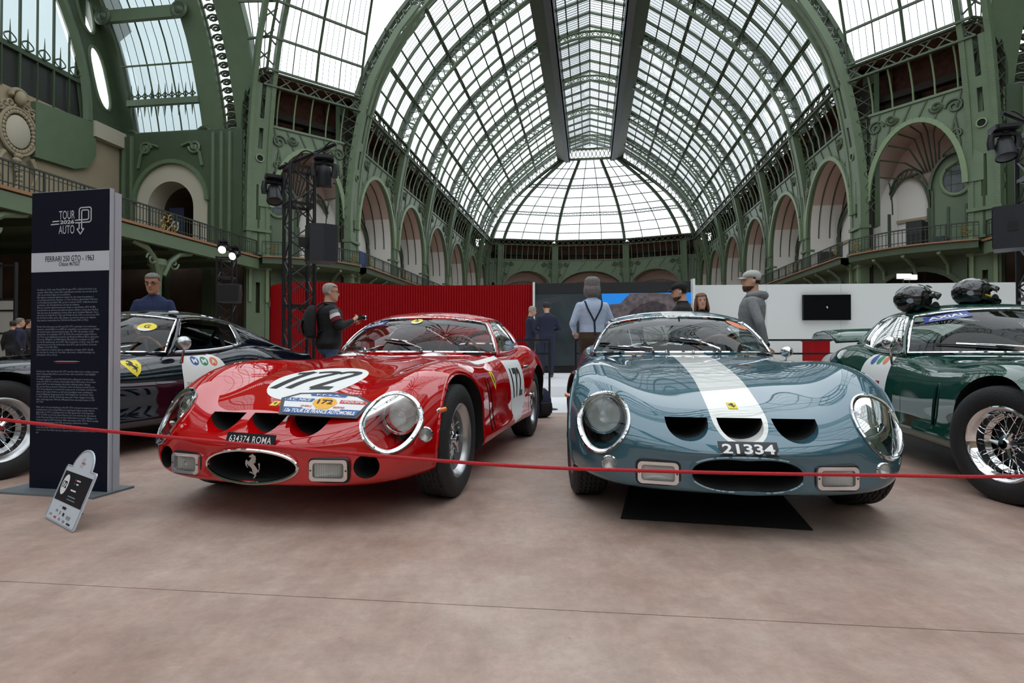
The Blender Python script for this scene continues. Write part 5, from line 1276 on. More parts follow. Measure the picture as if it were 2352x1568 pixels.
def axial_sticker(car, c, w, rot=0.0):
    st = bpy.data.objects.new('blue_sticker', None); COL.objects.link(st); st.parent = car.root
    v, f = poly2([(-.5, -.16), (.5, -.16), (.5, .16), (-.5, .16)]); car.ws_decal(v, f, c, w, 'sticker_ground', 'axial_blue', 0.004, st, 0.15, rot)
    v, f = text_fit('axial', 0.82, 0.15); v[:, 1] += 0.015; car.ws_decal(v, f, c, w, 'lettering', 'white_gloss', 0.005, st, 0.1, rot)
    v, f = text_fit('axial2', 0.82, 0.04); v[:, 1] -= 0.11; car.ws_decal(v, f, c, w, 'small_lettering', 'white_gloss', 0.005, st, 0.1, rot)
    v, f = disc2(0.018, 10); v = [(x+0.03, y+0.115, 0) for x, y, _ in v]; car.ws_decal(v, f, c, w, 'red_dot', 'decal_red', 0.005, st, 0.1, rot)
# ================================================================== red car
W_R = Vector((-0.291, 3.366)); psi = math.radians(12.5); cR = W_R-0.84*Vector((math.cos(psi), -math.sin(psi)))
red = Car('sports_car', 'glossy red vintage sports car with white number 172 roundel on its bonnet', cR, psi, 'paint_red')
red.cut(red.headlight_cutters()+lamp_cutters(red, [(-.4, .285), (.4, .285)], [(-.785, .43), (.785, .43)])+[nostril(y, 0.2, 'paint_red') for y in (-0.247, 0, 0.247)]+[hole_cutter(sg*0.57, 0.30, 0.058) for sg in (-1, 1)]+[vent_cutter(x, sg) for x in (-0.62, -0.71) for sg in (-1, 1)])
red.greenhouse(); red.headlights(); red.wheels(0.0)
for sg in (-1, 1): red.fog(sg*0.40, 0.285, 0); red.side_marker(0.33, 0.54, sg)
for sg in (-1, 1): red.round_lamp(sg*0.785, 0.43, 0.036)
# chrome ring of the mouth and the rearing horse
a = MB(); a.tube([(0.792-0.022*(math.cos(t))**2, 0.252*math.cos(t), 0.295+0.080*math.sin(t)) for t in np.linspace(0, 2*PI, 49)[:-1]], 0.008, 6, closed=True); a.obj('mouth_ring', 'chrome', red.root)
a = MB(); a.prism(horse(0.125)[::-1], -0.004, 0.004, axisM((0.765, 0.005, 0.292), (1, 0, 0))); a.obj('horse_emblem', 'satin_silver', red.root, smooth=False)
pl = bpy.data.objects.new('number_plate', None); COL.objects.link(pl); pl.parent = red.root
p, n = red.front(0.0, 0.425); M = axisM(p+Vector((0.02, 0.0, 0.0)), (0.95, 0.0, 0.3), (0, 1, 0)) @ Matrix.Rotation(-0.03, 4, 'Z')
a = MB(); a.box(-.135, .135, -.03, .03, -0.006, 0.0, M=M); a.obj('plate', 'plate_black', pl, smooth=False)
v, f = text_fit('roma', 0.235, 0.033); a = MB(); a.add([M @ Vector((x, y, 0.0012)) for x, y, _ in v], f); a.obj('plate_lettering', 'white_gloss', pl, smooth=False)
for x in (-0.06, 0.06): a = MB(); a.tube([M @ Vector((x, -0.02, -0.004)), M @ Vector((x, -0.02, -0.03))], 0.004, 5); a.obj('plate_bracket', 'black_trim', pl)
# bonnet roundel with hand painted number (a = across seen from the front, b = up)
def hood(cx, cy): return lambda a_, b_: red.top(cx-b_, cy+a_)
rd = bpy.data.objects.new('bonnet_roundel', None); COL.objects.link(rd); rd.parent = red.root
v, f = disc2(0.275, 40, 1.0, 1.15); red.decal(v, f, hood(0.16, -0.0), 0.0012, 'white_disc', 'white_gloss', rd)
for q in ([(-.19, -.17), (-.16, .02), (-.13, .17)], [(-.215, .12), (-.165, .14), (-.13, .17)], [(-.10, -.16), (-.06, -.02), (0.03, .13), (0.02, .17), (-.04, .175), (-.09, .15)],
          [(0.06, .13), (0.10, .175), (.17, .16), (.18, .10), (.12, -.02), (.04, -.15)], [(.04, -.15), (.10, -.145), (.17, -.15)]):
    v, f = stroke(q, 0.05); red.decal(v, f, hood(0.16, -0.005), 0.0022, 'number_stroke', 'black_gloss', rd)
# rally plaque
pq = bpy.data.objects.new('rally_plaque', None); COL.objects.link(pq); pq.parent = red.root
p, n = red.top(0.575, 0.285); zax = Vector((0.52, 0.12, 0.84)); M = axisM(p+n*0.035, zax, (-0.1, 1, 0)) @ Matrix.Rotation(0.02, 4, 'Z')
out = [(-.20, -.095), (.20, -.095), (.24, .035), (.16, .085), (0, .105), (-.16, .085), (-.24, .035)]
a = MB(); a.prism([(x*1.0, y) for x, y in out], -0.006, 0.0, M); a.obj('plaque_board', 'rally_grey', pq, smooth=False)
def flat(P, h, name, mt): a = MB(); a.add([M @ Vector((x, y, h)) for x, y in P], [tuple(range(len(P)))]); a.obj(name, mt, pq, smooth=False)
inn = [(-.185, -.082), (.185, -.082), (.218, .03), (.15, .072), (0, .09), (-.15, .072), (-.218, .03)]
flat(inn, 0.0012, 'white_field', 'white_gloss')
flat([(-.185, -.082), (.185, -.082), (.199, -.035), (.10, -.035), (.095, -.045), (-.095, -.045), (-.10, -.035), (-.199, -.035)], 0.0022, 'blue_band', 'decal_blue')
flat([(-.213, .012), (-.07, .012), (-.06, .04), (-.214, .04)], 0.0022, 'blue_tab', 'decal_blue')
flat([(.213, .012), (.075, .012), (.075, .04), (.214, .04)], 0.0022, 'red_tab', 'decal_red')
flat([(-.10, .079), (-.09, .062), (.09, .062), (.10, .079), (0, .09)], 0.0022, 'blue_crest', 'decal_blue')
sh = [(0.062*math.cos(t)*(1+0.04*math.cos(9*t)), 0.012+0.042*math.sin(t)) for t in np.linspace(-0.6, PI+0.6, 30)]+[(-.03, -.038), (.03, -.038)]
flat(sh, 0.0024, 'shell_badge', 'amber')
for key, w, h, x, y, mt in (('tdf', .36, .028, 0, -.062, 'white_gloss'), ('nice', .125, .02, -.14, .026, 'white_gloss'), ('equipe', .115, .02, .142, .026, 'white_gloss'), ('shell', .06, .014, -.085, -.022, 'decal_red'), ('berre', .06, .014, .085, -.022, 'decal_red'), ('fpsh', .13, .012, 0, .073, 'white_gloss'), ('172s', .08, .036, 0, .018, 'black_gloss')):
    v, f = text_fit(key, w, h); a = MB(); a.add([M @ Vector((q[0]+x, q[1]+y, 0.0034)) for q in v], f); a.obj('lettering', mt, pq, smooth=False)
for x in (-.15, .15):
    q = M @ Vector((x, 0, -0.006)); b, _ = red.top(q.x, q.y); a = MB(); a.tube([q, b], 0.006, 6); a.obj('plaque_stud', 'black_trim', pq)
# little yellow badge
p, n = red.top(0.52, -0.045); a = MB(); a.box(-.02, .02, -.026, .026, 0, 0.003, M=axisM(p, n, (0, 1, 0))); a.obj('nose_badge', 'yellow', red.root, smooth=False)
a = MB(); a.prism(horse(0.036)[::-1], 0.003, 0.0036, axisM(p, n, (0, 1, 0))); a.obj('badge_horse', 'black_gloss', red.root, smooth=False)
# flank: yellow shield, white door panel with number, door shut lines, handle
for sg in (1, -1):
    fl_ = lambda cx, cz: (lambda a_, b_: red.side(cx-sg*a_, cz+b_, sg))
    shd = [(-.05, .06), (.05, .06), (.052, .01), (.03, -.04), (0, -.07), (-.03, -.04), (-.052, .01)]
    v, f = poly2(shd); red.decal(v, f, fl_(-0.80, 0.64), 0.0015, 'yellow_shield', 'yellow')
    v, f = poly2(horse(0.09)); red.decal(v, f, fl_(-0.80, 0.645), 0.0024, 'shield_horse', 'black_gloss')
    v, f = poly2([(sg*x, z) for x, z in ((-.26, .17), (.26, .17), (.25, -.13), (.22, -.22), (.05, -.32), (-.20, -.34), (-.26, -.25))]); red.decal(v, f, fl_(-1.55, 0.60), 0.0012, 'white_door_panel', 'white_gloss')
    v, f = text_fit('172s', 0.34, 0.25); red.decal(v, f, fl_(-1.55, 0.58), 0.0022, 'door_number', 'black_gloss')
    v, f = poly2([(sg*x, z) for x, z in ((-.40, .03), (.30, .045), (.30, -.005), (-.40, -.04))]); red.decal(v, f, lambda a_, b_: red.hit((-1.0-sg*a_, sg*(1.4), 1.3+b_), (0, -sg*0.72, -0.55)), 0.0012, 'white_cowl_flash', 'white_gloss')
    red.line([(-1.08, 0.79), (-1.13, 0.6), (-1.12, 0.4), (-1.10, 0.26)], lambda a_, b_: red.side(a_, b_, sg)); red.line([(-1.10, 0.26), (-1.5, 0.245), (-1.9, 0.255), (-1.98, 0.5), (-2.03, 0.78)], lambda a_, b_: red.side(a_, b_, sg))
    p, n = red.side(-1.92, 0.70, sg); a = MB(); a.tube([p+n*0.004+Vector((0.06, 0, 0)), p+n*0.03+Vector((0.04, 0, 0)), p+n*0.03+Vector((-0.05, 0, 0))], [0.014, 0.011, 0.008], 8); a.obj('door_handle', 'chrome', red.root)
    p, n = red.side(-2.02, 0.44, sg); a = MB(); a.lathe([(0.02, 0), (0.012, 0.02), (0.022, 0.03), (0.022, 0.04), (0, 0.042)], 12, axisM(p, n)); a.obj('jack_point', 'satin_silver', red.root)
    a = MB(); P = [red.side(0.385*math.cos(t), 0.345+0.385*math.sin(t), sg) for t in np.linspace(-0.25, PI+0.25, 40)]; a.tube([q+m_*0.001 for q, m_ in P if q is not None], 0.008, 6); a.obj('wheel_arch_lip', 'paint_red', red.root)
v, f = text_fit('ann', 0.75, 0.045); red.decal(v, f, lambda a_, b_: red.side(-1.45+a_, 0.735+b_, -1), 0.0022, 'name_lettering', 'white_gloss', None, 0.02)
red.line([(-0.75, -0.45), (-0.3, -0.42), (0.18, -0.36), (0.30, -0.2), (0.33, 0), (0.30, 0.2), (0.18, 0.36), (-0.3, 0.42), (-0.75, 0.45)], red.top)
red.wipers([(-0.42, -0.72, 0.10, 0.2), (0.28, -0.02, 0.22, 0.22)])
g_sticker(red, (0.02, 0.86), 0.05, 0.12); axial_sticker(red, (-0.74, 0.84), 0.26, 0.12)
for y in (-0.34, 0.34): p, n = red.top(-0.86, y); a = MB(); a.grid([[p+n*0.001+Vector((dx, dy, 0.03*max(0, 1-(dx/0.1)**2)*max(0, 1-(dy/0.12)**2))) for dy in np.linspace(-.12, .12, 9)] for dx in np.linspace(-.1, .1, 7)]); a.obj('perspex_deflector', 'lamp_cover', red.root)
# ================================================================== blue grey car
psi = math.radians(8.5); cB = Vector((1.182, 3.35))
blu = Car('sports_car', 'metallic blue-grey vintage sports car with white centre stripe and plate 21334', cB, psi, 'paint_blue_stripe')
def mouth2(): return None
blu.cut(blu.headlight_cutters()+lamp_cutters(blu, [(-.39, .288), (.39, .288)], [(-.615, .315), (.615, .315)])+[nostril(y, w, 'paint_blue_stripe') for y, w in ((-0.247, 0.2), (0, 0.208), (0.247, 0.2))]+[vent_cutter(x, sg) for x in (-0.62, -0.71) for sg in (-1, 1)])
blu.greenhouse(); blu.headlights(); blu.wheels(0.12)
for sg in (-1, 1): blu.fog(sg*0.39, 0.288, 0); blu.side_marker(0.22, 0.60, sg); blu.round_lamp(sg*0.615, 0.315)
pl = bpy.data.objects.new('number_plate', None); COL.objects.link(pl); pl.parent = blu.root
v, f = poly2([(-.13, -.029), (.13, -.029), (.13, .029), (-.13, .029)]); fb = lambda a_, b_: blu.front(0.005+a_, 0.412+b_)
blu.decal(v, f, fb, 0.0015, 'plate_film', 'plate_black', pl); v, f = text_fit('21334', 0.228, 0.038); blu.decal(v, f, fb, 0.0025, 'plate_numerals', 'white_gloss', pl, 0.012)
p, n = blu.top(0.50, -0.005); Mb = axisM(p, n, (0, 1, 0)); a = MB(); a.box(-.022, .022, -.034, .034, 0, 0.004, M=Mb); a.obj('nose_badge', 'yellow', blu.root, smooth=False)
a = MB(); a.prism(horse(0.05)[::-1], 0.004, 0.005, Mb); a.obj('badge_horse', 'black_gloss', blu.root, smooth=False)
blu.line([(-0.88, -0.40), (-0.5, -0.44), (-0.3, -0.44), (-0.15, -0.36), (-0.05, -0.2), (-0.03, 0), (-0.05, 0.2), (-0.15, 0.36), (-0.3, 0.44), (-0.5, 0.44), (-0.88, 0.40)], blu.top)
for sg in (-1, 1):
    p, n = blu.top(-0.86, sg*0.40); a = MB(); a.lathe([(0.02, 0), (0.02, 0.012), (0, 0.014)], 14, axisM(p, n)); a.bar(p+n*0.014-Vector((0, 0.07, 0)), p+n*0.016+Vector((0, 0.07, 0)), 0.03, 0.012); a.obj('bonnet_catch', 'chrome', blu.root)
    blu.line([(-1.08, 0.79), (-1.13, 0.6), (-1.12, 0.4), (-1.10, 0.26)], lambda a_, b_: blu.side(a_, b_, sg))
    a = MB(); P = [blu.side(0.385*math.cos(t), 0.345+0.385*math.sin(t), sg) for t in np.linspace(-0.25, PI+0.25, 40)]; a.tube([q+m_*0.001 for q, m_ in P if q is not None], 0.008, 6); a.obj('wheel_arch_lip', 'paint_blue_stripe', blu.root)
blu.wipers([(-0.36, -0.60, 0.09, 0.26), (0.34, 0.06, 0.24, 0.25)])
for t in (-0.22, 0.06): p = Vector(blu.ws(t, 0))+Vector((0.03, 0, 0.0)); a = MB(); a.lathe([(0.01, -0.01), (0.009, 0.012), (0.004, 0.02), (0, 0.02)], 10, Matrix.Translation(p)); a.obj('washer_jet', 'chrome', blu.root)
v, f = disc2(1.0, 24, 1.0, 0.55); blu.ws_decal(v, f, (0.80, 0.80), 0.085, 'orange_sticker', 'decal_orange', 0.004, None, 0.4, -0.75)
blu.mirror((-1.22, 0.79, 0.845), 1, 'chrome', 0.7)
mt_ = MB(); mt_.add([(0.555, 2.913, 0.001), (1.437, 2.725, 0.001), (1.83, 4.3, 0.001), (0.98, 4.5, 0.001), (0.555, 2.913, 0.006), (1.437, 2.725, 0.006), (1.83, 4.3, 0.006), (0.98, 4.5, 0.006)], [(3, 2, 1, 0), (4, 5, 6, 7), (0, 1, 5, 4), (1, 2, 6, 5), (2, 3, 7, 6), (3, 0, 4, 7)])
mat('mat_black', rgb(14, 14, 15), 0.95); tag(mt_.obj('floor_mat', 'mat_black', None, smooth=False), 'black drip mat on the floor under the blue-grey car', 'mat')
# ================================================================== dark navy car
psi = math.radians(17); cD = Vector((-3.35, 3.75))-0.84*Vector((math.cos(psi), -math.sin(psi)))
nav = Car('sports_car', 'dark navy vintage coupe with yellow shield badge, parked behind the text totem', cD, psi, 'paint_navy')
nav.cut(nav.headlight_cutters()); nav.greenhouse(0.05, open_side=1); nav.headlights(); nav.wheels(0.0, 'silver')
sg = 1; fl_ = lambda cx, cz: (lambda a_, b_: nav.side(cx-a_, cz+b_, 1))
shd = [(-.075, .075), (.075, .075), (.078, .02), (.045, -.05), (0, -.095), (-.045, -.05), (-.078, .02)]
fs_ = lambda a_, b_: nav.hit((-0.97-a_, 0.80+0.7, 0.725+0.22+b_), (0, -0.95, -0.3)); v, f = poly2(shd); nav.decal(v, f, fs_, 0.0015, 'yellow_shield', 'yellow'); v, f = poly2(horse(0.13)); v = [(x, y+0.012, 0) for x, y, _ in v]; nav.decal(v, f, fs_, 0.0024, 'shield_horse', 'black_gloss')
rd = bpy.data.objects.new('door_roundel', None); COL.objects.link(rd); rd.parent = nav.root
sq = [(0.25*math.copysign(abs(math.cos(t))**0.6, math.cos(t)), 0.27*math.copysign(abs(math.sin(t))**0.6, math.sin(t))) for t in np.linspace(0, 2*PI, 41)[:-1]]
v, f = poly2(sq); nav.decal(v, f, fl_(-1.66, 0.55), 0.0012, 'white_ground', 'white_gloss', rd)
for k, (mt_n, key) in enumerate((('decal_blue', 'M'), ('decal_green', 'M'), ('decal_orange', 'A'))):
    v, f = disc2(0.042, 20); nav.decal(v, f, fl_(-1.58-0.1*k, 0.755-0.005*k), 0.002, 'sponsor_disc', mt_n, rd); v, f = text_fit(key, 0.048, 0.04); nav.decal(v, f, fl_(-1.58-0.1*k, 0.755-0.005*k), 0.003, 'sponsor_letter', 'white_gloss', rd)
v, f = text_fit('15', 0.2, 0.16); nav.decal(v, f, fl_(-1.70, 0.52), 0.002, 'door_number', 'decal_crimson', rd)
for key, w, h, x, z in (('tour', .06, .03, -1.47, .55), ('auto', .06, .03, -1.47, .49)): v, f = text_fit(key, w, h); nav.decal(v, f, fl_(x, z), 0.002, 'small_lettering', 'rally_grey', rd)
v, f = stroke([(-.07, 0), (.09, 0), (.09, .05), (.04, .05), (.04, -.06)], 0.012, 4); nav.decal(v, f, fl_(-1.50, 0.52), 0.002, 'small_logo', 'decal_red', rd)
nav.line([(-1.06, 0.80), (-1.13, 0.6), (-1.13, 0.4), (-1.10, 0.26)], lambda a_, b_: nav.side(a_, b_, 1)); nav.line([(-1.10, 0.26), (-1.5, 0.245), (-1.95, 0.255), (-2.0, 0.5), (-2.05, 0.78)], lambda a_, b_: nav.side(a_, b_, 1))
g_sticker(nav, (0.74, 0.66), 0.062, -0.1); nav.mirror((-1.44, 0.80, 0.92), 1, 'satin_silver'); nav.wipers([(-0.36, -0.60, 0.09, 0.26), (0.34, 0.0, 0.2, 0.25)])
a = MB(); a.lathe([(0.03, 0), (0.034, 0.012), (0.03, 0.025), (0.0, 0.03)], 16, Matrix.Translation((-1.62, 0.48, 1.20)) @ Matrix.Diagonal((1, 1.6, 1, 1))); a.obj('roof_lamp', 'white_gloss', nav.root)
# ================================================================== green car
psi = math.radians(12); cG = Vector((2.74, 3.25))+0.84*Vector((math.cos(psi), -math.sin(psi)))
grn = Car('sports_car', 'dark green vintage coupe with open boot lid and two black helmets on its roof', cG, psi, 'paint_green')
grn.cut(grn.headlight_cutters()+[vent_cutter(x, sg, 0.35, 0.61, 0.03, 0.055) for x in (-0.63,) for sg in (-1, 1)]); grn.greenhouse(0.045); grn.headlights(); grn.wheels(0.36, 'chrome')
axial_sticker(grn, (-0.66, 0.86), 0.27, 0.16); grn.wipers([(-0.02, -0.52, 0.12, 0.3), (0.62, 0.3, 0.16, 0.3)]); grn.mirror((-1.42, -0.80, 0.92), -1, 'chrome', 0.85)
rd = bpy.data.objects.new('door_roundel', None); COL.objects.link(rd); rd.parent = grn.root; fl_ = lambda cx, cz: (lambda a_, b_: grn.side(cx+a_, cz+b_, -1))
v, f = poly2(sq); grn.decal(v, f, fl_(-1.66, 0.57), 0.0012, 'white_ground', 'white_gloss', rd)
for k, mt_n in enumerate(('decal_blue', 'decal_green', 'decal_orange')): v, f = disc2(0.042, 20); grn.decal(v, f, fl_(-1.76+0.1*k, 0.77+0.003*k), 0.002, 'sponsor_disc', mt_n, rd)
v, f = text_fit('15', 0.2, 0.16); grn.decal(v, f, fl_(-1.62, 0.52), 0.002, 'door_number', 'decal_crimson', rd)
grn.line([(-1.06, 0.80), (-1.13, 0.6), (-1.13, 0.4), (-1.10, 0.26)], lambda a_, b_: grn.side(a_, b_, -1))
a = MB(); g = []
for i, (x, z) in enumerate(((-3.12, 0.97), (-3.3, 1.05), (-3.5, 1.1), (-3.75, 1.1), (-3.92, 1.07), (-3.98, 1.02))): g.append([(x-0.02*abs(t)**2, -0.10+0.55*t, z-0.02*t*t) for t in np.linspace(-1, 1, 11)])
a.grid(g); o = a.obj('boot_lid', 'paint_green', grn.root); md = o.modifiers.new('thick', 'SOLIDIFY'); md.thickness = 0.025
P = [grn.side(-0.60+0.032*math.cos(t)+0.09*math.sin(t)*0.3, 0.48+0.155*math.sin(t), -1) for t in np.linspace(0, 2*PI, 25)[:-1]]
a = MB(); a.tube([q+m_*0.001 for q, m_ in P], 0.005, 6, closed=True); a.obj('side_scoop_rim', 'paint_green', grn.root)
# ------------------------------------------------------------------ exhibition stand
mat('stand_red', rgb(146, 3, 14), 0.35, spec=0.3); mat('stand_white', rgb(222, 224, 222), 0.6); mat('deck_white', rgb(234, 234, 236), 0.35)
mat('matt_black', rgb(20, 20, 22), 0.6); mat('truss_black', rgb(26, 27, 32), 0.4, metal=0.2); mat('screen_off', rgb(10, 11, 18), 0.15)
def emis(name, col, st, rough=0.3): return mat(name, (col[0]*0.3, col[1]*0.3, col[2]*0.3, 1), rough, emit=col, estr=st)
emis('screen_teal', rgb(40, 52, 58), 0.5); emis('screen_sky', rgb(30, 130, 220), 0.8); emis('screen_rock', rgb(110, 100, 104), 0.45); emis('screen_rock2', rgb(74, 66, 72), 0.45); emis('screen_tree', rgb(60, 64, 70), 0.4)
for _n in ('screen_rock', 'screen_rock2', 'screen_teal'):
    nt = MATS[_n].node_tree; b = nt.nodes['Principled BSDF']; tc = nt.nodes.new('ShaderNodeTexCoord'); n_ = nt.nodes.new('ShaderNodeTexNoise'); n_.inputs['Scale'].default_value = 9 if 'rock' in _n else 1.2; n_.inputs['Detail'].default_value = 8
    nt.links.new(tc.outputs['Object'], n_.inputs['Vector']); r = nt.nodes.new('ShaderNodeValToRGB'); c_ = b.inputs['Emission Color'].default_value[:]
    r.color_ramp.elements[0].position = 0.35; r.color_ramp.elements[1].position = 0.68; r.color_ramp.elements[0].color = tuple(x*0.35 for x in c_[:3])+(1,); r.color_ramp.elements[1].color = tuple(x*1.4 for x in c_[:3])+(1,)
    nt.links.new(n_.outputs['Fac'], r.inputs['Fac']); nt.links.new(r.outputs[0], b.inputs['Emission Color'])
# low white deck and the raised step behind it
a = MB(); a.box(-2.6, 16, 7.57, 15.6, 0.0, 0.018); tag(a.obj('white_deck', 'deck_white', None, smooth=False), 'low white floor covering in front of the exhibition stand', 'platform')
a = MB(); a.box(-2.5, 16, 10.0, 15.55, 0.018, 0.2); tag(a.obj('white_platform', 'deck_white', None, smooth=False), 'raised white platform step the two suited men stand on', 'platform')
WH = 2.73
path = cr([(-7.1, 20.5), (-7.45, 18.6), (-7.2, 17.0), (-6.2, 16.05), (-5.2, 15.95), (-3.47, 16.6), (-1.8, 16.75), (-0.4, 16.65), (0.60, 16.5)], 12)
seg = np.linalg.norm(np.diff(path, axis=0), axis=1); cum = np.concatenate([[0], np.cumsum(seg)]); nfl = int(cum[-1]/0.075); a = MB(); g = []
for k in range(nfl*4+1):
    d = cum[-1]*k/(nfl*4); x, y = np.interp(d, cum, path[:, 0]), np.interp(d, cum, path[:, 1]); d2 = min(cum[-1], d+0.02); tx, ty = np.interp(d2, cum, path[:, 0])-x, np.interp(d2, cum, path[:, 1])-y; l = math.hypot(tx, ty)
    if l > 1e-6: nx, ny = ty/l, -tx/l
    o_ = (0.0, 0.02, 0.028, 0.02)[k % 4]; g.append([(x+nx*o_, y+ny*o_, z) for z in (0.0, WH)]+[(x-nx*0.12, y-ny*0.12, WH), (x-nx*0.12, y-ny*0.12, 0.0)])
a.grid(g, flip=False); tag(a.obj('fluted_wall', 'stand_red', None, sharp=80), 'curved glossy red fluted partition wall behind the red car', 'partition')
# video wall
vw = thing('video_wall', 'large dark video screen showing a rocky village against blue sky', 'screen', (0, 0, 0.0))
def vp(px, py, off=0.0): D = 16.45-(px-1228)/362*0.55-off; p = at(px, D, py); return (p.x, p.y, p.z)
a = MB(); A, B = vp(1229, 800), vp(1590, 800); zt = WH+0.02
a.add([(A[0], A[1], 0), (B[0], B[1], 0), (B[0], B[1]+0.25, 0), (A[0], A[1]+0.25, 0), (A[0], A[1], zt), (B[0], B[1], zt), (B[0], B[1]+0.25, zt), (A[0], A[1]+0.25, zt)], [(3, 2, 1, 0), (4, 5, 6, 7), (0, 1, 5, 4), (1, 2, 6, 5), (2, 3, 7, 6), (3, 0, 4, 7)]); a.obj('casing', 'matt_black', vw, smooth=False)
def scr(P, off, name, mt): a = MB(); a.add([vp(x, y, off) for x, y in P], [tuple(range(len(P)))]); a.obj(name, mt, vw, smooth=False)
scr([(1229, 676), (1590, 671), (1590, 838), (1229, 840)], 0.02, 'picture_ground', 'screen_teal')
scr([(1382, 674), (1590, 671), (1590, 720), (1386, 716)], 0.03, 'picture_sky', 'screen_sky')
scr([(1386, 700), (1424, 697), (1446, 675), (1500, 672), (1560, 676), (1590, 700), (1590, 838), (1420, 838), (1392, 780)], 0.04, 'picture_hillside', 'screen_rock')
scr([(1440, 722), (1470, 700), (1500, 690), (1530, 700), (1545, 760), (1450, 770)], 0.05, 'picture_houses', 'screen_rock2')
scr([(1229, 690), (1290, 678), (1300, 715), (1293, 705), (1288, 690), (1260, 700), (1250, 780), (1229, 790)], 0.03, 'picture_branches', 'screen_tree')
tag(MB().box(-0.03, 0.03, -0.1, 0.1, 0, WH+0.03).obj('white_edge_post', 'stand_white', None, smooth=False, loc=(at(1226, 16.3).x, 16.3, 0)), 'thin white edge post between red wall and video screen', 'post')
tag(MB().box(-0.03, 0.03, -0.1, 0.1, 0, WH+0.07).obj('white_edge_post', 'stand_white', None, smooth=False, loc=(at(1592, 15.8).x, 15.8, 0)), 'thin white edge post between video screen and white wall', 'post')
A, B = at(1594, 16.7), at(2352, 15.95); d = (B-A).normalized(); B2 = A+d*14.5
M = Matrix(((d.x, -d.y, 0, A.x), (d.y, d.x, 0, A.y), (0, 0, 1, 0.0), (0, 0, 0, 1))); ww = thing('white_wall', 'long plain white partition wall with a black television on it', 'partition')
for k in range(7):
    a = MB(); a.box(k*2.07, k*2.07+2.064, 0, 0.2, 0, WH, M=M); a.obj('wall_panel', 'stand_white', ww, smooth=False)
tv = thing('television', 'black switched-off television hung on the white wall', 'television', tuple(at(1898, 16.32, 706)), math.atan2(d.y, d.x))
a = MB(); a.box(-.655, .655, -.06, .02, -.365, .365); a.obj('casing', 'matt_black', tv, smooth=False); a = MB(); a.box(-.645, .645, -.065, -.06, -.355, .355); a.obj('panel', 'screen_off', tv, smooth=False)
a = MB(); a.prism(horse(0.075), 0, 0.002, axisM((0, -0.066, 0), (0, -1, 0), (1, 0, 0))); a.obj('screen_logo', 'print_white', tv, smooth=False)
a = MB(); a.box(-.2, .2, .02, .05, -.15, .15); a.obj('bracket', 'matt_black', tv, smooth=False)
pd = thing('pedestal', 'low red fluted display plinth beside the green car', 'plinth', (at(1874, 12.6).x, 12.6, 0.2))
a = MB(); P = []
for (x0, y0), (x1, y1) in (((-.2, -.2), (.2, -.2)), ((.2, -.2), (.2, .2)), ((.2, .2), (-.2, .2)), ((-.2, .2), (-.2, -.2))):
    for k in range(14):
        t = k/14; nx, ny = (y1-y0), -(x1-x0); l = math.hypot(nx, ny); o_ = 0.012*(k % 2); P.append((x0+(x1-x0)*t+nx/l*o_, y0+(y1-y0)*t+ny/l*o_))
a.prism(P, 0, 0.82); a.obj('fluted_body', 'stand_red', pd, sharp=60); a = MB(); a.box(-.22, .22, -.22, .22, .82, .845); a.obj('top', 'stand_red', pd, smooth=False)
# black two-rail barriers
def barrier(label, p0, p1, posts=2):
    t = thing('barrier', label, 'barrier', (p0[0], p0[1], 0.018), 0, 'black two-rail barriers'); q = Vector((p1[0]-p0[0], p1[1]-p0[1], 0))
    for k in range(posts):
        c = q*(k/(posts-1)); a = MB(); a.box(c.x-.014, c.x+.014, c.y-.014, c.y+.014, 0, 0.985); a.obj('post', 'matt_black', t, smooth=False)
        a = MB(); a.lathe([(0, .014), (.10, .012), (.12, .004), (.12, 0), (0, 0)], 24, Matrix.Translation(c)); a.obj('base_disc', 'matt_black', t)
    for z in (0.97, 0.78): a = MB(); a.bar((0, 0, z), (q.x, q.y, z), 0.02, 0.026); a.obj('rail', 'matt_black', t, smooth=False)
barrier('black two-rail barrier ending beside the rear of the red car', (at(1262, 7.95).x, 7.95), (-2.45, 8.5), 3)
barrier('black two-rail barrier running behind the blue-grey car to the green car', (at(1322, 8.3).x, 8.3), (6.2, 7.7), 3)
# ------------------------------------------------------------------ totem, floor sign, rope
mat('totem_navy', rgb(10, 15, 34), 0.6, spec=0.2); mat('totem_silver', rgb(186, 190, 200), 0.4, metal=0.2); mat('totem_white', rgb(196, 202, 212), 0.5); mat('totem_text', rgb(150, 158, 178), 0.6); mat('base_steel', rgb(112, 120, 124), 0.5, metal=0.3)
XL, XR = Vector((-2.978, 3.52, 0)), Vector((-2.41, 3.41, 0)); ex = (XR-XL).normalized(); TW = (XR-XL).length
tt = thing('totem', 'tall navy information totem with white logo, title band and small text, before the navy car', 'sign', tuple(XL), math.atan2(ex.y, ex.x))
TB, TT = 0.012, 1.835
a = MB(); a.box(0, TW, 0, 0.02, TB, TT); a.obj('front_panel', ['totem_silver'], tt, smooth=False)
a = MB(); a.box(0, TW-0.012, -0.0015, 0.0, TB, TT-0.003); a.obj('navy_print', 'totem_navy', tt, smooth=False)
a = MB(); a.box(0.02, TW+0.004, 0.024, 0.068, TB, TT-0.02); a.obj('rear_panel', 'totem_silver', tt, smooth=False)
a = MB(); a.box(-0.12, TW+0.02, -0.12, 0.16, 0, 0.012); a.obj('base_plate', 'base_steel', tt, smooth=False)
def tz(py): return CH+(HOR-py)*3.45/FPX
zb0, zb1 = tz(622), tz(577)
a = MB(); a.box(0, TW-0.008, -0.0025, -0.0015, zb0, zb1); a.obj('white_band', 'totem_white', tt, smooth=False)
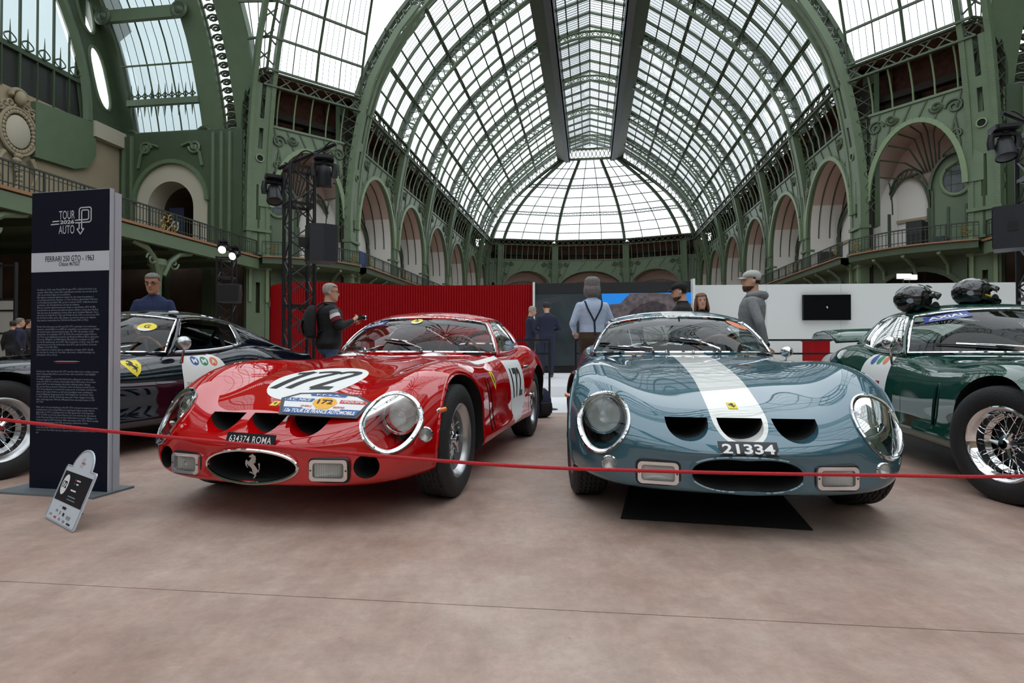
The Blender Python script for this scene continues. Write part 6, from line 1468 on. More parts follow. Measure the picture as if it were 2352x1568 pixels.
def ttext(key, w, h, x, z, mt, name='lettering'):
    v, f = text_fit(key, w, h); a = MB(); a.add([(p[0]+x, -0.0035, p[1]+z) for p in v], f); a.obj(name, mt, tt, smooth=False)
ttext('title', 0.355, 0.034, TW*0.49, tz(592), 'totem_navy', 'title_lettering'); ttext('chassis', 0.155, 0.024, TW*0.49, tz(604.5), 'totem_navy', 'title_lettering')
ttext('tour', 0.115, 0.052, 0.262, tz(491), 'totem_white', 'logo_lettering'); ttext('auto', 0.115, 0.052, 0.260, tz(525), 'totem_white', 'logo_lettering'); ttext('2026', 0.105, 0.024, 0.264, tz(507.5), 'totem_white', 'logo_lettering')
lg = MB(); o_ = (0.262, tz(507.5))
for P in ([(-.118, -.012), (-.058, -.010)], [(-.106, .006), (-.058, .008)], [(.06, .008), (.15, .010), (.158, .016), (.158, .062), (.15, .068), (.115, .068), (.108, .062), (.108, -.045)], [(.06, -.008), (.165, -.006), (.176, .004), (.176, .075), (.168, .084), (.10, .083), (.09, .074), (.09, .012)], [(.09, -.008), (.09, -.045)], [(.09, -.045), (.074, -.045), (.099, -.078), (.124, -.045), (.108, -.045)]):
    for A_, B_ in zip(P[:-1], P[1:]): lg.bar((o_[0]+A_[0], -0.003, o_[1]+A_[1]), (o_[0]+B_[0], -0.003, o_[1]+B_[1]), 0.007, 0.001, up=(0, 1, 0))
lg.obj('logo_lines', 'totem_white', tt, smooth=False)
for key, y0, y1, fr in (('fr1', 661, 738, 0), ('fr2', 747, 818, 0), ('en1', 851, 926, 0), ('en2', 934, 998, 0)):
    v, f = TXT[key]; v = v.copy(); lo, hi = v.min(0), v.max(0); z0, z1 = tz(y1), tz(y0); w = 0.455
    a = MB(); a.add([(0.048+(p[0]-lo[0])/(hi[0]-lo[0])*w, -0.003, z0+(p[1]-lo[1])/(hi[1]-lo[1])*(z1-z0)) for p in v], f); a.obj('paragraph', 'totem_text', tt, smooth=False, kind='stuff')
a = MB(); a.add([(0.17, -0.003, tz(830.5)), (0.37, -0.003, tz(830.5)), (0.34, -0.003, tz(829)), (0.2, -0.003, tz(829))], [(0, 1, 2, 3)]); a.obj('white_rule', 'totem_white', tt, smooth=False)
a = MB(); a.add([(0.18, -0.003, tz(834)), (0.35, -0.003, tz(834)), (0.33, -0.003, tz(832.6)), (0.2, -0.003, tz(832.6))], [(0, 1, 2, 3)]); a.obj('red_rule', 'decal_crimson', tt, smooth=False)
# floor sign
G0, G1 = Vector((-2.40, 2.93, 0)), Vector((-2.07, 2.69, 0)); ex = (G1-G0).normalized(); up = Vector((-ex.y*0.35, ex.x*0.35, 0.94)); up = (up-ex*up.dot(ex)).normalized(); fs = thing('floor_sign', 'small white sign board number 172 leaning on the floor before the totem', 'sign', tuple(G0))
nrm = ex.cross(up); Ms = Matrix(((ex.x, up.x, nrm.x, 0), (ex.y, up.y, nrm.y, 0), (ex.z, up.z, nrm.z, 0.004), (0, 0, 0, 1))); sw = (G1-G0).length
dm = [(sw*0.5+0.128*math.cos(t), 0.275+0.095*math.sin(t)) for t in np.linspace(0, PI, 15)]
ol = [(0.01, 0), (sw-0.01, 0), (sw, 0.01), (sw, 0.265), (sw-0.01, 0.275), (sw*0.5+0.14, 0.275)]+dm+[(sw*0.5-0.14, 0.275), (0.01, 0.275), (0, 0.265), (0, 0.01)]
mat('sign_white', rgb(206, 212, 220), 0.4); mat('sign_grey', rgb(140, 148, 160), 0.4); mat('sign_black', rgb(22, 22, 30), 0.4)
a = MB(); a.prism(ol, -0.006, 0, Ms); a.obj('board', 'sign_white', fs, smooth=False)
def fl2(P, h, name, mt): a = MB(); a.add([Ms @ Vector((x, y, h)) for x, y in P], [tuple(range(len(P)))]); a.obj(name, mt, fs, smooth=False)
a = MB(); a.tube([Ms @ Vector((sw/2+(x-sw/2)*0.965, 0.17+(y-0.17)*0.965, 0.001)) for x, y in ol], 0.0022, 4, closed=True); a.obj('border_line', 'sign_grey', fs)
fl2([(0.02, 0.10), (sw-0.02, 0.10), (sw-0.02, 0.245), (0.02, 0.245)], 0.001, 'black_field', 'sign_black')
fl2([(0.085+0.042*math.cos(t), 0.18+0.05*math.sin(t)) for t in np.linspace(0, 2*PI, 25)[:-1]], 0.002, 'number_disc', 'print_white')
v, f = text_fit('172s', 0.06, 0.035); a = MB(); a.add([Ms @ Vector((p[0]+0.085, p[1]+0.18, 0.003)) for p in v], f); a.obj('number', 'sign_black', fs, smooth=False)
for key, w, h, x, y, mt_n in (('tour', .035, .014, sw*0.47, .318, 'sign_grey'), ('auto', .035, .014, sw*0.47, .284, 'sign_grey'), ('2026', .05, .01, sw*0.5, .301, 'decal_red')):
    v, f = text_fit(key, w, h); a = MB(); a.add([Ms @ Vector((p[0]+x, p[1]+y, 0.002)) for p in v], f); a.obj('lettering', mt_n, fs, smooth=False)
for x, y, w, h, mt_n in ((.20, .215, .016, .008, 'decal_red'), (.24, .215, .05, .006, 'print_white'), (.20, .198, .016, .008, 'decal_blue'), (.24, .198, .03, .006, 'print_white'), (.22, .165, .07, .007, 'print_white'), (.23, .135, .1, .005, 'sign_grey'), (.235, .12, .11, .004, 'sign_grey'),
    (.20, .078, .05, .012, 'sign_black'), (.12, .056, .03, .01, 'sign_grey'), (.17, .052, .012, .016, 'sign_grey'), (.22, .05, .02, .015, 'sign_black'), (.29, .045, .05, .015, 'sign_grey'), (.06, .03, .03, .008, 'sign_grey'), (.13, .024, .03, .008, 'decal_red'), (.19, .024, .02, .012, 'sign_grey'), (.25, .022, .025, .012, 'sign_grey'), (.32, .02, .045, .008, 'sign_black')):
    fl2([(x-w/2, y-h/2), (x+w/2, y-h/2), (x+w/2, y+h/2), (x-w/2, y+h/2)], 0.002, 'sponsor_mark', mt_n)
a = MB(); b0 = Ms @ Vector((sw*0.35, 0.10, -0.012)); a.bar(b0, Vector((b0.x-nrm.x*0.06, b0.y-nrm.y*0.06, 0.004)), 0.05, 0.006, up=tuple(ex)); a.obj('rear_strut', 'sign_grey', fs, smooth=False)
# red rope barrier
mat('rope_red', rgb(196, 20, 36), 0.6, bump=(300, 0.5))
rb = thing('rope_barrier', 'red rope stretched across in front of all the cars', 'rope', (0, 2.3, 0)); RD = 2.3
pts = [(-4.7, 0.96), (-3.4, 0.755)]+[((px-1176)/FPX*RD, CH+(HOR-py)*RD/FPX) for px, py in ((0, 962), (390, 1003), (800, 1040), (1200, 1070), (1500, 1080.5), (1700, 1085.5), (2000, 1090), (2352, 1092))]+[(3.0, 0.40), (4.0, 0.55), (5.2, 0.96)]
a = MB(); a.tube([(x, 0, z) for x, z in cr(pts, 8)], 0.0072, 8); a.obj('rope', 'rope_red', rb)
for x in (-4.7, 5.2):
    a = MB(); a.lathe([(0, 0), (.16, 0), (.16, .012), (.03, .03), (.02, .05), (.02, .96), (.035, .97), (.03, 1.0), (0, 1.01)], 20, Matrix.Translation((x, 0, 0))); a.obj('post', 'matt_black', rb)
# ------------------------------------------------------------------ helmets
mat('helmet_black', rgb(14, 15, 18), 0.12, coat=1.0, noise=(25, 0.5)); mat('helmet_pad', rgb(22, 22, 24), 0.85)
def helmet(label, loc, rz, tilt):
    h = thing('helmet', label, 'helmet', loc, rz, 'helmets on the green car roof'); h.rotation_euler = (tilt, 0, rz)   # faces local +x
    def R(t, f):   # shell radius as a function of direction
        return 1.0
    a = MB(); g = []
    for i in range(15):
        th = PI*i/16; row = []
        for k in range(41):
            ph = -PI+2*PI*k/40; x, y, z = 0.158*math.sin(th)*math.cos(ph), 0.122*math.sin(th)*math.sin(ph), 0.128*math.cos(th)
            if x > 0: x *= 0.86
            row.append((x, y, 0.128+z))
        g.append(row)
    G = np.array(g)
    def keep(i, k):
        c = (G[i, k]+G[i+1, k+1])/2; front = c[0] > 0.03
        return c[2] > 0.016 and not (front and c[2] < 0.165 and c[2] > 0.075) and not (c[0] > 0.02 and c[2] <= 0.075 and False)
    for i in range(14):
        for k in range(40):
            if keep(i, k): a.add([G[i, k], G[i, k+1], G[i+1, k+1], G[i+1, k]], [(3, 2, 1, 0)])
    o = a.obj('shell', 'helmet_black', h, sharp=None); md = o.modifiers.new('w', 'WELD'); md.merge_threshold = 0.0005; md = o.modifiers.new('t', 'SOLIDIFY'); md.thickness = 0.014; md.offset = -1
    a = MB(); g = []
    for x, hw, z, dz in ((0.02, .118, .175, .0), (0.08, .112, .19, .0), (0.13, .10, .188, .0), (0.175, .082, .172, .0), (0.19, .06, .163, 0)): g.append([(x-0.05*abs(t)**2, hw*t, z-0.045*t*t) for t in np.linspace(-1, 1, 13)])
    a.grid(g); o = a.obj('peak', 'helmet_black', h); md = o.modifiers.new('t', 'SOLIDIFY'); md.thickness = 0.008
    a = MB(); a.tube([(0.02, -.125, .15), (0.01, -.12, .075), (0.10, -.10, .05), (0.155, -.05, .045), (0.165, 0, .045), (0.155, .05, .045), (0.10, .10, .05), (0.01, .12, .075), (0.02, .125, .15)], [.012, .018, .026, .03, .03, .03, .026, .018, .012], 8); a.obj('chin_bar', 'helmet_black', h)
    a = MB(); a.ell((0.0, 0, 0.11), (0.125, 0.098, 0.10), 20, 12); a.obj('padding', 'helmet_pad', h)
    for sg in (-1, 1):
        a = MB(); a.lathe([(0, .012), (.022, .01), (.026, 0)], 16, axisM((0.035, sg*0.122, 0.15), (0, sg, 0.1))); a.obj('visor_pivot', 'matt_black', h)
        a = MB(); a.lathe([(0, .006), (.03, .004), (.045, 0)], 16, axisM((0.115, sg*0.098, 0.06), (0.5, sg, 0.0))); a.obj('ear_cup', 'helmet_pad', h)
        a = MB(); a.add([(-0.075+0.03*math.cos(t), sg*0.1135, 0.115+0.022*math.sin(t)) for t in np.linspace(0, 2*PI, 17)[:-1]], [tuple(range(16))]); a.obj('side_badge', 'sign_grey', h)
    a = MB(); a.add([(0.108-0.02*math.sin(t)-0.004, 0.0+0.035*math.cos(t), 0.232+0.014*math.sin(t)) for t in np.linspace(0, 2*PI, 17)[:-1]], [tuple(range(16))]); a.obj('brow_badge', 'print_white', h)
    return h
p, n = grn.top(-1.62, -0.45)
mwG = Matrix.Translation(grn.root.location) @ Matrix.Rotation(grn.root.rotation_euler.z, 4, 'Z')
def roofz(car, x, y, dz):   # height of the roof above a car-local spot
    r = [c for c in car.root.children if c.name.startswith('roof')][0]; bv = BVHTree.FromPolygons([v.co[:] for v in r.data.vertices], [tuple(p.vertices) for p in r.data.polygons]); h = bv.ray_cast(Vector((x, y, 3)), Vector((0, 0, -1))); return h[0]
for lab, (x, y), dr, tl in (('glossy black helmet on the corner of the green car roof above the blue sticker', (-1.72, -0.49), 0.0, 0.08), ('glossy black helmet on the middle of the green car roof, yellow strap inside', (-1.88, 0.03), 0.05, 0.0)):
    q = roofz(grn, x, y, 0); w_ = mwG @ (q+Vector((0, 0, -0.006))); helmet(lab, tuple(w_), -0.25+dr, tl)
yl = MB(); hs = [o for o in bpy.data.objects if o.name.startswith('helmet') and o.parent is None]
yl.tube([(0.03, -.112, .10), (0.07, -.108, .088), (0.1, -.10, .09)], 0.007, 6); yl.obj('yellow_strap', 'yellow', hs[-1])
# ------------------------------------------------------------------ people
mat('skin', rgb(205, 158, 132), 0.55); mat('skin_tan', rgb(182, 130, 104), 0.55); mat('eye_dark', rgb(36, 28, 26), 0.2); mat('lip', rgb(170, 104, 94), 0.5)
mat('tee_navy', rgb(34, 46, 82), 0.9, bump=(30, 0.3)); mat('jacket_black', rgb(20, 20, 23), 0.85, bump=(25, 0.3)); mat('jeans', rgb(62, 84, 116), 0.9, noise=(30, 0.2)); mat('shirt_blue', rgb(178, 194, 218), 0.8, bump=(18, 0.5)); mat('brown_trousers', rgb(66, 50, 38), 0.9, noise=(25, 0.2))
mat('suit_navy', rgb(30, 34, 58), 0.85, bump=(25, 0.3)); mat('hoodie_grey', rgb(128, 130, 132), 0.95, noise=(60, 0.12), bump=(20, 0.4)); mat('dark_trousers', rgb(36, 36, 42), 0.9); mat('shoe_brown', rgb(84, 56, 42), 0.5); mat('shoe_black', rgb(24, 24, 24), 0.5)
mat('hair_grey', rgb(120, 116, 112), 0.8, noise=(90, 0.35), bump=(60, 0.8)); mat('hair_silver', rgb(158, 152, 144), 0.8, noise=(90, 0.3)); mat('hair_dark', rgb(40, 32, 28), 0.7, noise=(90, 0.3)); mat('hair_brown', rgb(112, 72, 46), 0.6, noise=(60, 0.35), bump=(50, 0.8)); mat('beard_dark', rgb(70, 52, 44), 0.9)
mat('cap_grey', rgb(192, 192, 186), 0.9, bump=(200, 0.4)); mat('band_white', rgb(214, 214, 214), 0.9); mat('band_burgundy', rgb(108, 24, 40), 0.9); mat('band_grey', rgb(120, 120, 122), 0.9)
HEADR = [(-.120, .020, .068, .035), (-.112, .038, .084, .005), (-.09, .053, .092, -.025), (-.06, .063, .094, -.055), (-.025, .070, .092, -.082), (.01, .074, .093, -.094), (.045, .0765, .097, -.099), (.075, .0745, .09, -.096), (.098, .064, .069, -.082), (.115, .044, .042, -.058), (.124, .018, .012, -.03)]
def head_mesh(mb, M, k, grow=0.0, m=0, keep=None):
    n = 24; g = []
    for z, w, f, b in HEADR:
        row = []
        for j in range(n):
            t = 2*PI*j/n; cs, sn = math.cos(t), math.sin(t); x = (w+grow)*math.copysign(abs(cs)**0.9, cs); c = (f+b)/2; y = c+((f-b)/2+grow)*sn; row.append(((x)*k, y*k, (z+(grow if z > 0.05 else 0))*k))
        g.append(row)
    G = np.array(g)
    for i in range(len(G)-1):
        for j in range(n):
            c = (G[i, j]+G[i+1, (j+1) % n])/2/k
            if keep is None or keep(c): mb.add([M @ Vector(p) for p in (G[i, j], G[i, (j+1) % n], G[i+1, (j+1) % n], G[i+1, j])], [(0, 1, 2, 3)], m)
    if keep is None or keep(np.array([0, 0, .124])): mb.add([M @ Vector(p) for p in G[-1]], [tuple(range(n))], m)
    if keep is None: mb.add([M @ Vector(p) for p in G[0]], [tuple(range(n-1, -1, -1))], m)
def capsule(mb, a, b, ra, rb, m=0, n=12):
    a, b = Vector(a), Vector(b); d = (b-a).normalized(); P = [a-d*ra*0.9, a-d*ra*0.5, a, a.lerp(b, .35), a.lerp(b, .7), b, b+d*rb*0.5, b+d*rb*0.9]; L = lambda t: ra+(rb-ra)*t
    mb.tube(P, [ra*0.35, ra*0.85, ra, L(.35)*1.03, L(.7), rb, rb*0.85, rb*0.35], n, m)
def hand_mesh(mb, w, d, up, k, m, curl=0.6, side=1):
    """palm at wrist w pointing along d; up = back of the hand; five bent fingers"""
    w, d, up = Vector(w), Vector(d).normalized(), Vector(up); up = (up-d*up.dot(d)).normalized(); s_ = d.cross(up)*side
    M = Matrix(((s_.x, d.x, up.x, w.x), (s_.y, d.y, up.y, w.y), (s_.z, d.z, up.z, w.z), (0, 0, 0, 1)))
    mb.tube([M @ Vector((0, y*k, 0)) for y in (-.02, 0, .03, .07, .09)], [x*k for x in (.024, .028, .036, .04, .03)], 10, m, flat=(1.0, 0.5))
    for i, (x, L, r) in enumerate(((-.032, .066, .0085), (-.011, .078, .0092), (.011, .074, .0092), (.031, .058, .008))):
        P = [Vector((x*0.8, .075, 0))]; a = 0.0
        for j in range(3): a -= curl*(0.5+0.35*j); P.append(P[-1]+Vector((x*0.04, L/3*math.cos(a)*1.1, L/3*math.sin(a)*1.1)))
        mb.tube([M @ (p*k) for p in P], [r*k, r*k, r*.92*k, r*.7*k], 7, m)
    mb.tube([M @ (Vector(p)*k) for p in ((.03, .02, -.004), (.05, .045, -.012), (.054, .07, -.022), (.046, .09, -.03))], [.012*k, .0115*k, .010*k, .007*k], 7, m)
def person(label, loc, face, H, cl, J={}, head=(0, 0, 0), hands=True, bulk=1.0, vox=0.0135, hair=None, hem=None, extra=None, shoes='shoe_black', beard=False, face_detail=True, curl=0.6, group=None):
    """face: heading in degrees, 0 looks away from the camera (+Y), 90 to the left. cl: materials skin/top/sleeve/bottom. J overrides joints (x right, y forward)"""
    k = H/1.78; root = thing('person', label, 'person', loc, math.radians(face), group)
    j = dict(sl=(-.172, -.01, 1.415), sr=(.172, -.01, 1.415), el=(-.24, -.04, 1.17), er=(.25, -.04, 1.17), wl=(-.26, .05, .93), wr=(.26, .05, .93), hl=(-.095, 0, .93), hr=(.095, 0, .93), kl=(-.105, .02, .51), kr=(.105, .02, .51), al=(-.11, -.02, .09), ar=(.11, -.02, .09)); j.update(J)
    j = {a: Vector(b)*k for a, b in j.items()}
    mats = [cl['skin'], cl['top'], cl.get('sleeve', cl['top']), cl['bottom'], shoes]; SK, TP, SV, BT, SH = range(5)
    mb = MB(); g = []; hb = bulk
    for z, rx, ry, yo in ((.84, .13, .10, -.01), (.90, .165, .118, -.015), (.97, .172, .125, -.012), (1.06, .158, .115, 0), (1.16, .155, .112, .005), (1.28, .175, .122, .005), (1.38, .185, .118, -.005), (1.44, .172, .10, -.012), (1.485, .115, .08, -.015), (1.52, .062, .066, -.015)):
        b_ = hb if 0.9 < z < 1.46 else (1+(hb-1)*0.5); g.append([(rx*b_*k*math.cos(t), (yo+ry*b_*math.sin(t))*k, z*k) for t in np.linspace(0, 2*PI, 25)[:-1]])
    G = np.array(g); i_w = 3 if hem is None else hem; o = len(mb.f); mb.grid(G, cv=True, m=TP, flip=True)
    for i in range(i_w):
        for q in range(24): mb.m[o+i*24+q] = BT
    mb.add(G[0], [tuple(range(24))], BT); mb.add(G[-1], [tuple(range(23, -1, -1))], TP)
    sb = 1+(hb-1)*0.9
    for s_ in 'lr':
        capsule(mb, j['s'+s_], j['e'+s_], .053*k*sb, .045*k*sb, SV); capsule(mb, j['e'+s_], j['w'+s_], .045*k*sb, .031*k*(1+(hb-1)*0.6), cl.get('fore', SV))
        capsule(mb, j['h'+s_], j['k'+s_], .088*k, .062*k, BT); capsule(mb, j['k'+s_], j['a'+s_], .062*k, .048*k, BT)
        a_ = j['a'+s_]; mb.tube([a_+Vector((0, y*k, -z*k)) for y, z in ((-.06, .05), (-.02, .04), (.06, .045), (.13, .058), (.17, .066))], [.03*k, .042*k, .043*k, .036*k, .02*k], 10, SH, flat=(1, 0.75))
        d = (j['w'+s_]-j['e'+s_]).normalized(); mb.ell(j['w'+s_]+d*0.02*k, .028*k, 10, 8, SK)
    hp = Vector((0, -.005, 1.54))*k; R_ = Matrix.Rotation(head[0], 4, 'Z') @ Matrix.Rotation(head[1], 4, 'X') @ Matrix.Rotation(head[2], 4, 'Y')
    HM = Matrix.Translation(hp) @ R_ @ Matrix.Translation(Vector((0, .015, .118))*k)
    capsule(mb, (0, -.015*k, 1.45*k), HM @ Vector((0, -.025*k, -.06*k)), .056*k, .056*k, SK)
    head_mesh(mb, HM, k, 0, SK)
    mb.tube([HM @ (Vector(p)*k) for p in ((0, .085, .035), (0, .100, .005), (0, .112, -.018), (0, .096, -.03))], [.008*k, .011*k, .016*k, .01*k], 8, SK)
    for s_ in (-1, 1): mb.ell(HM @ (Vector((s_*.077, -.008, -.002))*k), (.012*k, .02*k, .033*k), 10, 8, SK); mb.ell(HM @ (Vector((s_*.034, .085, .034))*k), (.022*k, .012*k, .008*k), 8, 6, SK)
    mb.ell(HM @ (Vector((0, .085, -.098))*k), (.026*k, .016*k, .018*k), 10, 8, SK); mb.ell(HM @ (Vector((0, .089, -.058))*k), (.026*k, .011*k, .009*k), 10, 6, SK)
    src = BVHTree.FromPolygons([Vector(p) for p in mb.v], mb.f); lab = list(mb.m)
    tmp = bpy.data.objects.new('tmp', mb.mesh('tmp', mats, None)); COL.objects.link(tmp)
    md = tmp.modifiers.new('r', 'REMESH'); md.mode = 'VOXEL'; md.voxel_size = vox*k; md.use_smooth_shade = True
    md = tmp.modifiers.new('s', 'SMOOTH'); md.factor = 0.5; md.iterations = 3
    me = bpy.data.meshes.new_from_object(tmp.evaluated_get(bpy.context.evaluated_depsgraph_get())); td = tmp.data; bpy.data.objects.remove(tmp); bpy.data.meshes.remove(td)
    V = [tuple(v.co) for v in me.vertices]; F = [tuple(p.vertices) for p in me.polygons]; MI = []
    for p in me.polygons:
        h = src.find_nearest(p.center); MI.append(lab[h[2]] if h[2] is not None else TP)
    bpy.data.meshes.remove(me); fin = MB(); fin.v = V; fin.f = F; fin.m = MI
    if hands:
        for s_, sd in (('l', -1), ('r', 1)):
            d = (j['w'+s_]-j['e'+s_]).normalized(); up = J.get('up'+s_, (sd, 0.2, 0.3)); hand_mesh(fin, j['w'+s_]+d*0.035*k, J.get('hd'+s_, d), up, k, SK, curl, sd)
    if face_detail:
        for s_ in (-1, 1):
            fin.ell(HM @ (Vector((s_*.031, .0868, .014))*k), (.013*k, .006*k, .0065*k), 10, 6, 5); fin.tube([HM @ (Vector((s_*x, .093-abs(x-.03)*.12, z))*k) for x, z in ((.014, .032), (.03, .037), (.048, .031))], .0038*k, 5, 6)
        fin.tube([HM @ (Vector((x, .0985-abs(x)*.25, -.058))*k) for x in (-.024, -.01, 0, .01, .024)], .0042*k, 6, 7)
    fin.obj('body', mats+['eye_dark', 'beard_dark' if beard else 'hair_dark', 'lip'], root, sharp=None)
    # hair
    if hair:
        mt, style = hair; hm = MB()
        if style == 'short': head_mesh(hm, HM, k, .006, 0, lambda c: c[2] > .068-.0*c[1] and c[1] > -.2 or (c[1] < -.005 and c[2] > -.035) or (abs(c[0]) > .06 and c[1] < .02 and c[2] > .02))
        elif style == 'bald': head_mesh(hm, HM, k, .004, 0, lambda c: (c[1] < .0 and -.045 < c[2] < .06) or (c[1] < -.05 and -.05 < c[2] < .085))
        elif style == 'crop': head_mesh(hm, HM, k, .0035, 0, lambda c: c[2] > .085 or (c[1] < -.0 and c[2] > -.03) or (abs(c[0]) > .06 and c[1] < .03 and c[2] > .03))
        elif style == 'bushy':
            head_mesh(hm, HM, k, .026, 0, lambda c: c[2] > .05 or (c[1] < .035 and c[2] > -.09))
            for q in range(14): t = PI+PI*q/13; hm.tube([HM @ (Vector((.09*math.cos(t)*a_, -.01+.098*math.sin(t)*a_, z))*k) for a_, z in ((1.0, .03), (1.04, -.03), (1.0, -.08), (.86, -.118))], [.016*k, .022*k, .022*k, .008*k], 7)
        elif style == 'long':
            head_mesh(hm, HM, k, .012, 0, lambda c: c[2] > .07 or (c[1] < .02 and c[2] > -.1) or (abs(c[0]) > .055 and c[1] < .06 and c[2] > -.1))
            for q in range(15):
                t = -0.15+(PI+.3)*q/14; x, y = .088*math.cos(t), -.015-.085*math.sin(t); hm.tube([HM @ (Vector((x*a_, y*a_+.0, z))*k) for a_, z in ((.92, .05), (1.0, -.02), (1.1, -.09), (1.18, -.15), (1.1, -.2))], [.02*k, .024*k, .026*k, .022*k, .006*k], 7)
        o = hm.obj('hair', mt, root, sharp=None); 
        if style != 'long': w_ = o.modifiers.new('w', 'WELD'); w_.merge_threshold = 1e-4; w_ = o.modifiers.new('t', 'SOLIDIFY'); w_.thickness = .006*k; w_.offset = 0
    return root, HM, k, j, BVHTree.FromPolygons([Vector(p) for p in V], F)
def cap(root, HM, k, mt, mt2=None):
    c = MB(); head_mesh(c, HM, k, .009, 0, lambda c: c[2] > (.045 if c[1] > -.02 else .02) and not (c[1] < -.07 and c[2] < .05 and abs(c[0]) < .035)); o = c.obj('cap_crown', mt, root, sharp=None); w_ = o.modifiers.new('w', 'WELD'); w_.merge_threshold = 1e-4; w_ = o.modifiers.new('t', 'SOLIDIFY'); w_.thickness = .005
    b = MB(); g = [[HM @ (Vector((.07*t*(1-.12*d), .085+.075*d*(1-.35*t*t)-.03*t*t*(1-d), .052-.012*d-.016*t*t))*k) for t in np.linspace(-1, 1, 11)] for d in np.linspace(0, 1, 6)]; b.grid(g); o = b.obj('cap_peak', mt2 or mt, root); w_ = o.modifiers.new('t', 'SOLIDIFY'); w_.thickness = .004
def glasses(root, HM, k, mt='matt_black'):
    for s_ in (-1, 1):
        a = MB(); a.tube([HM @ (Vector((s_*.034+.026*math.cos(t), .104-.006*abs(math.cos(t)), .012+.018*math.sin(t)))*k) for t in np.linspace(0, 2*PI, 21)[:-1]], .0028*k, 6, closed=True); a.tube([HM @ (Vector(p)*k) for p in ((s_*.06, .099, .016), (s_*.079, .05, .016), (s_*.082, -.005, .01))], .0024*k, 5); a.obj('spectacle_frame', mt, root)
    a = MB(); a.tube([HM @ (Vector((x, .107, .016))*k) for x in (-.009, 0, .009)], .0024*k, 5); a.obj('spectacle_bridge', mt, root)
def P2(px, D, z=0.0): return (at(px, D).x, D, z)
# 1 man behind the navy car
r, HM, k, j, bv = person('man in navy t-shirt and dark glasses standing behind the navy car', P2(352, 7.05), 195, 1.80, dict(skin='skin_tan', top='tee_navy', bottom='jeans'), dict(el=(-.25, .02, 1.18), er=(.25, .02, 1.18), wl=(-.12, .22, 1.12), wr=(.12, .22, 1.12)), head=(0.0, -.22, 0), hair=('hair_grey', 'crop'), vox=0.011); glasses(r, HM, k)
# 2 photographer with backpack
r, HM, k, j, bv = person('grey-haired man in black striped-sleeve jacket photographing with a compact camera', P2(757, 7.3), -62, 1.70, dict(skin='skin', top='jacket_black', bottom='jeans'), dict(el=(-.26, .06, 1.19), er=(.26, .08, 1.19), wl=(-.06, .29, 1.26), wr=(.10, .27, 1.28), hdl=(.25, .4, .35), hdr=(-.25, .4, .35)), head=(-.15, .0, 0), hair=('hair_silver', 'short'), bulk=1.4, hem=1); glasses(r, HM, k)
for f0, f1, mt_n in ((.10, .30, 'band_grey'), (.30, .48, 'band_white'), (.48, .68, 'band_burgundy')):
    a = MB(); A_, B_ = j['sr'], j['er']; a.tube([A_.lerp(B_, t) for t in np.linspace(f0, f1, 4)], [(.055-.010*t)*k*1.34+.008 for t in np.linspace(f0, f1, 4)], 16, caps=True); a.obj('sleeve_band', mt_n, r)
a = MB(); a.lathe([(.07*k, 0), (.075*k, .03), (.068*k, .06)], 18, Matrix.Translation(Vector((0, -.012, 1.47))*k)); a.obj('collar', 'jacket_black', r)
mw = Matrix.Translation(r.location) @ Matrix.Rotation(r.rotation_euler.z, 4, 'Z')
cm = thing('camera_body', 'small black compact camera held by the grey-haired photographer', 'camera', tuple(mw @ (Vector((.02, .395, 1.335))*k)), r.rotation_euler.z)
a = MB(); a.box(-.055, .055, -.02, .02, -.035, .035); a.obj('casing', 'matt_black', cm, smooth=False); a = MB(); a.lathe([(0, .075), (.024, .075), (.03, .05), (.03, .0)], 18, axisM((0, .015, 0), (0, 1, 0))); a.obj('lens_barrel', 'black_gloss', cm); a = MB(); a.lathe([(.03, .05), (.033, .055), (.03, .065)], 18, axisM((0, .015, 0), (0, 1, 0))); a.obj('lens_ring', 'chrome', cm)
def backpack(label, loc, rz, s=1.0, mt_n='jacket_black', straps=True):
    b = thing('backpack', label, 'backpack', loc, rz); a = MB(); g = []
    for z, w, d0, d1 in ((0, .10, .02, -.10), (.03, .135, .0, -.15), (.15, .145, 0, -.175), (.28, .14, 0, -.16), (.38, .12, 0, -.12), (.43, .07, -.01, -.08), (.44, .02, -.03, -.05)):
        g.append([((w*math.copysign(abs(math.cos(t))**.5, math.cos(t)))*s, ((d0+d1)/2+(d0-d1)/2*math.copysign(abs(math.sin(t))**.5, math.sin(t)))*s, z*s) for t in np.linspace(0, 2*PI, 25)[:-1]])
    a.grid(g, cv=True, flip=True); a.add(g[0], [tuple(range(24))]); a.obj('main_bag', mt_n, b)
    a = MB(); g = [[(x*s, (y-.175)*s, z*s) for x in np.linspace(-.1, .1, 7)] for y, z in ((.03, .05), (-.02, .07), (-.035, .14), (-.02, .22), (.04, .24))]; a.grid(g); a.obj('front_pocket', 'helmet_pad', b)
    a = MB(); a.box(-.03*s, .03*s, -.20*s, -.19*s, .15*s, .19*s); a.obj('patch', 'band_grey', b, smooth=False)
    a = MB(); a.tube([(-.03*s, -.02, .42*s), (-.03*s, -.02, .47*s), (.03*s, -.02, .47*s), (.03*s, -.02, .42*s)], .008, 6); a.obj('grab_handle', mt_n, b)
    if straps:
        for sg in (-1, 1): a = MB(); a.tube([(sg*.09*s, .0, .40*s), (sg*.10*s, .06, .47*s), (sg*.11*s, .18, .44*s), (sg*.13*s, .20, .30*s), (sg*.14*s, .12, .14*s), (sg*.12*s, .0, .06*s)], .014, 6, flat=(1.6, .6)); a.obj('shoulder_strap', mt_n, b)
    return b
backpack('black backpack worn by the grey-haired photographer', tuple(mw @ Vector((-.0, -.175, 1.0))), r.rotation_euler.z, 0.95)
backpack('dark backpack lying on the floor behind the red car rear wheel', (at(1237, 7.25).x, 7.25, 0.0), 0.6, 0.85, 'suit_navy', straps=False)
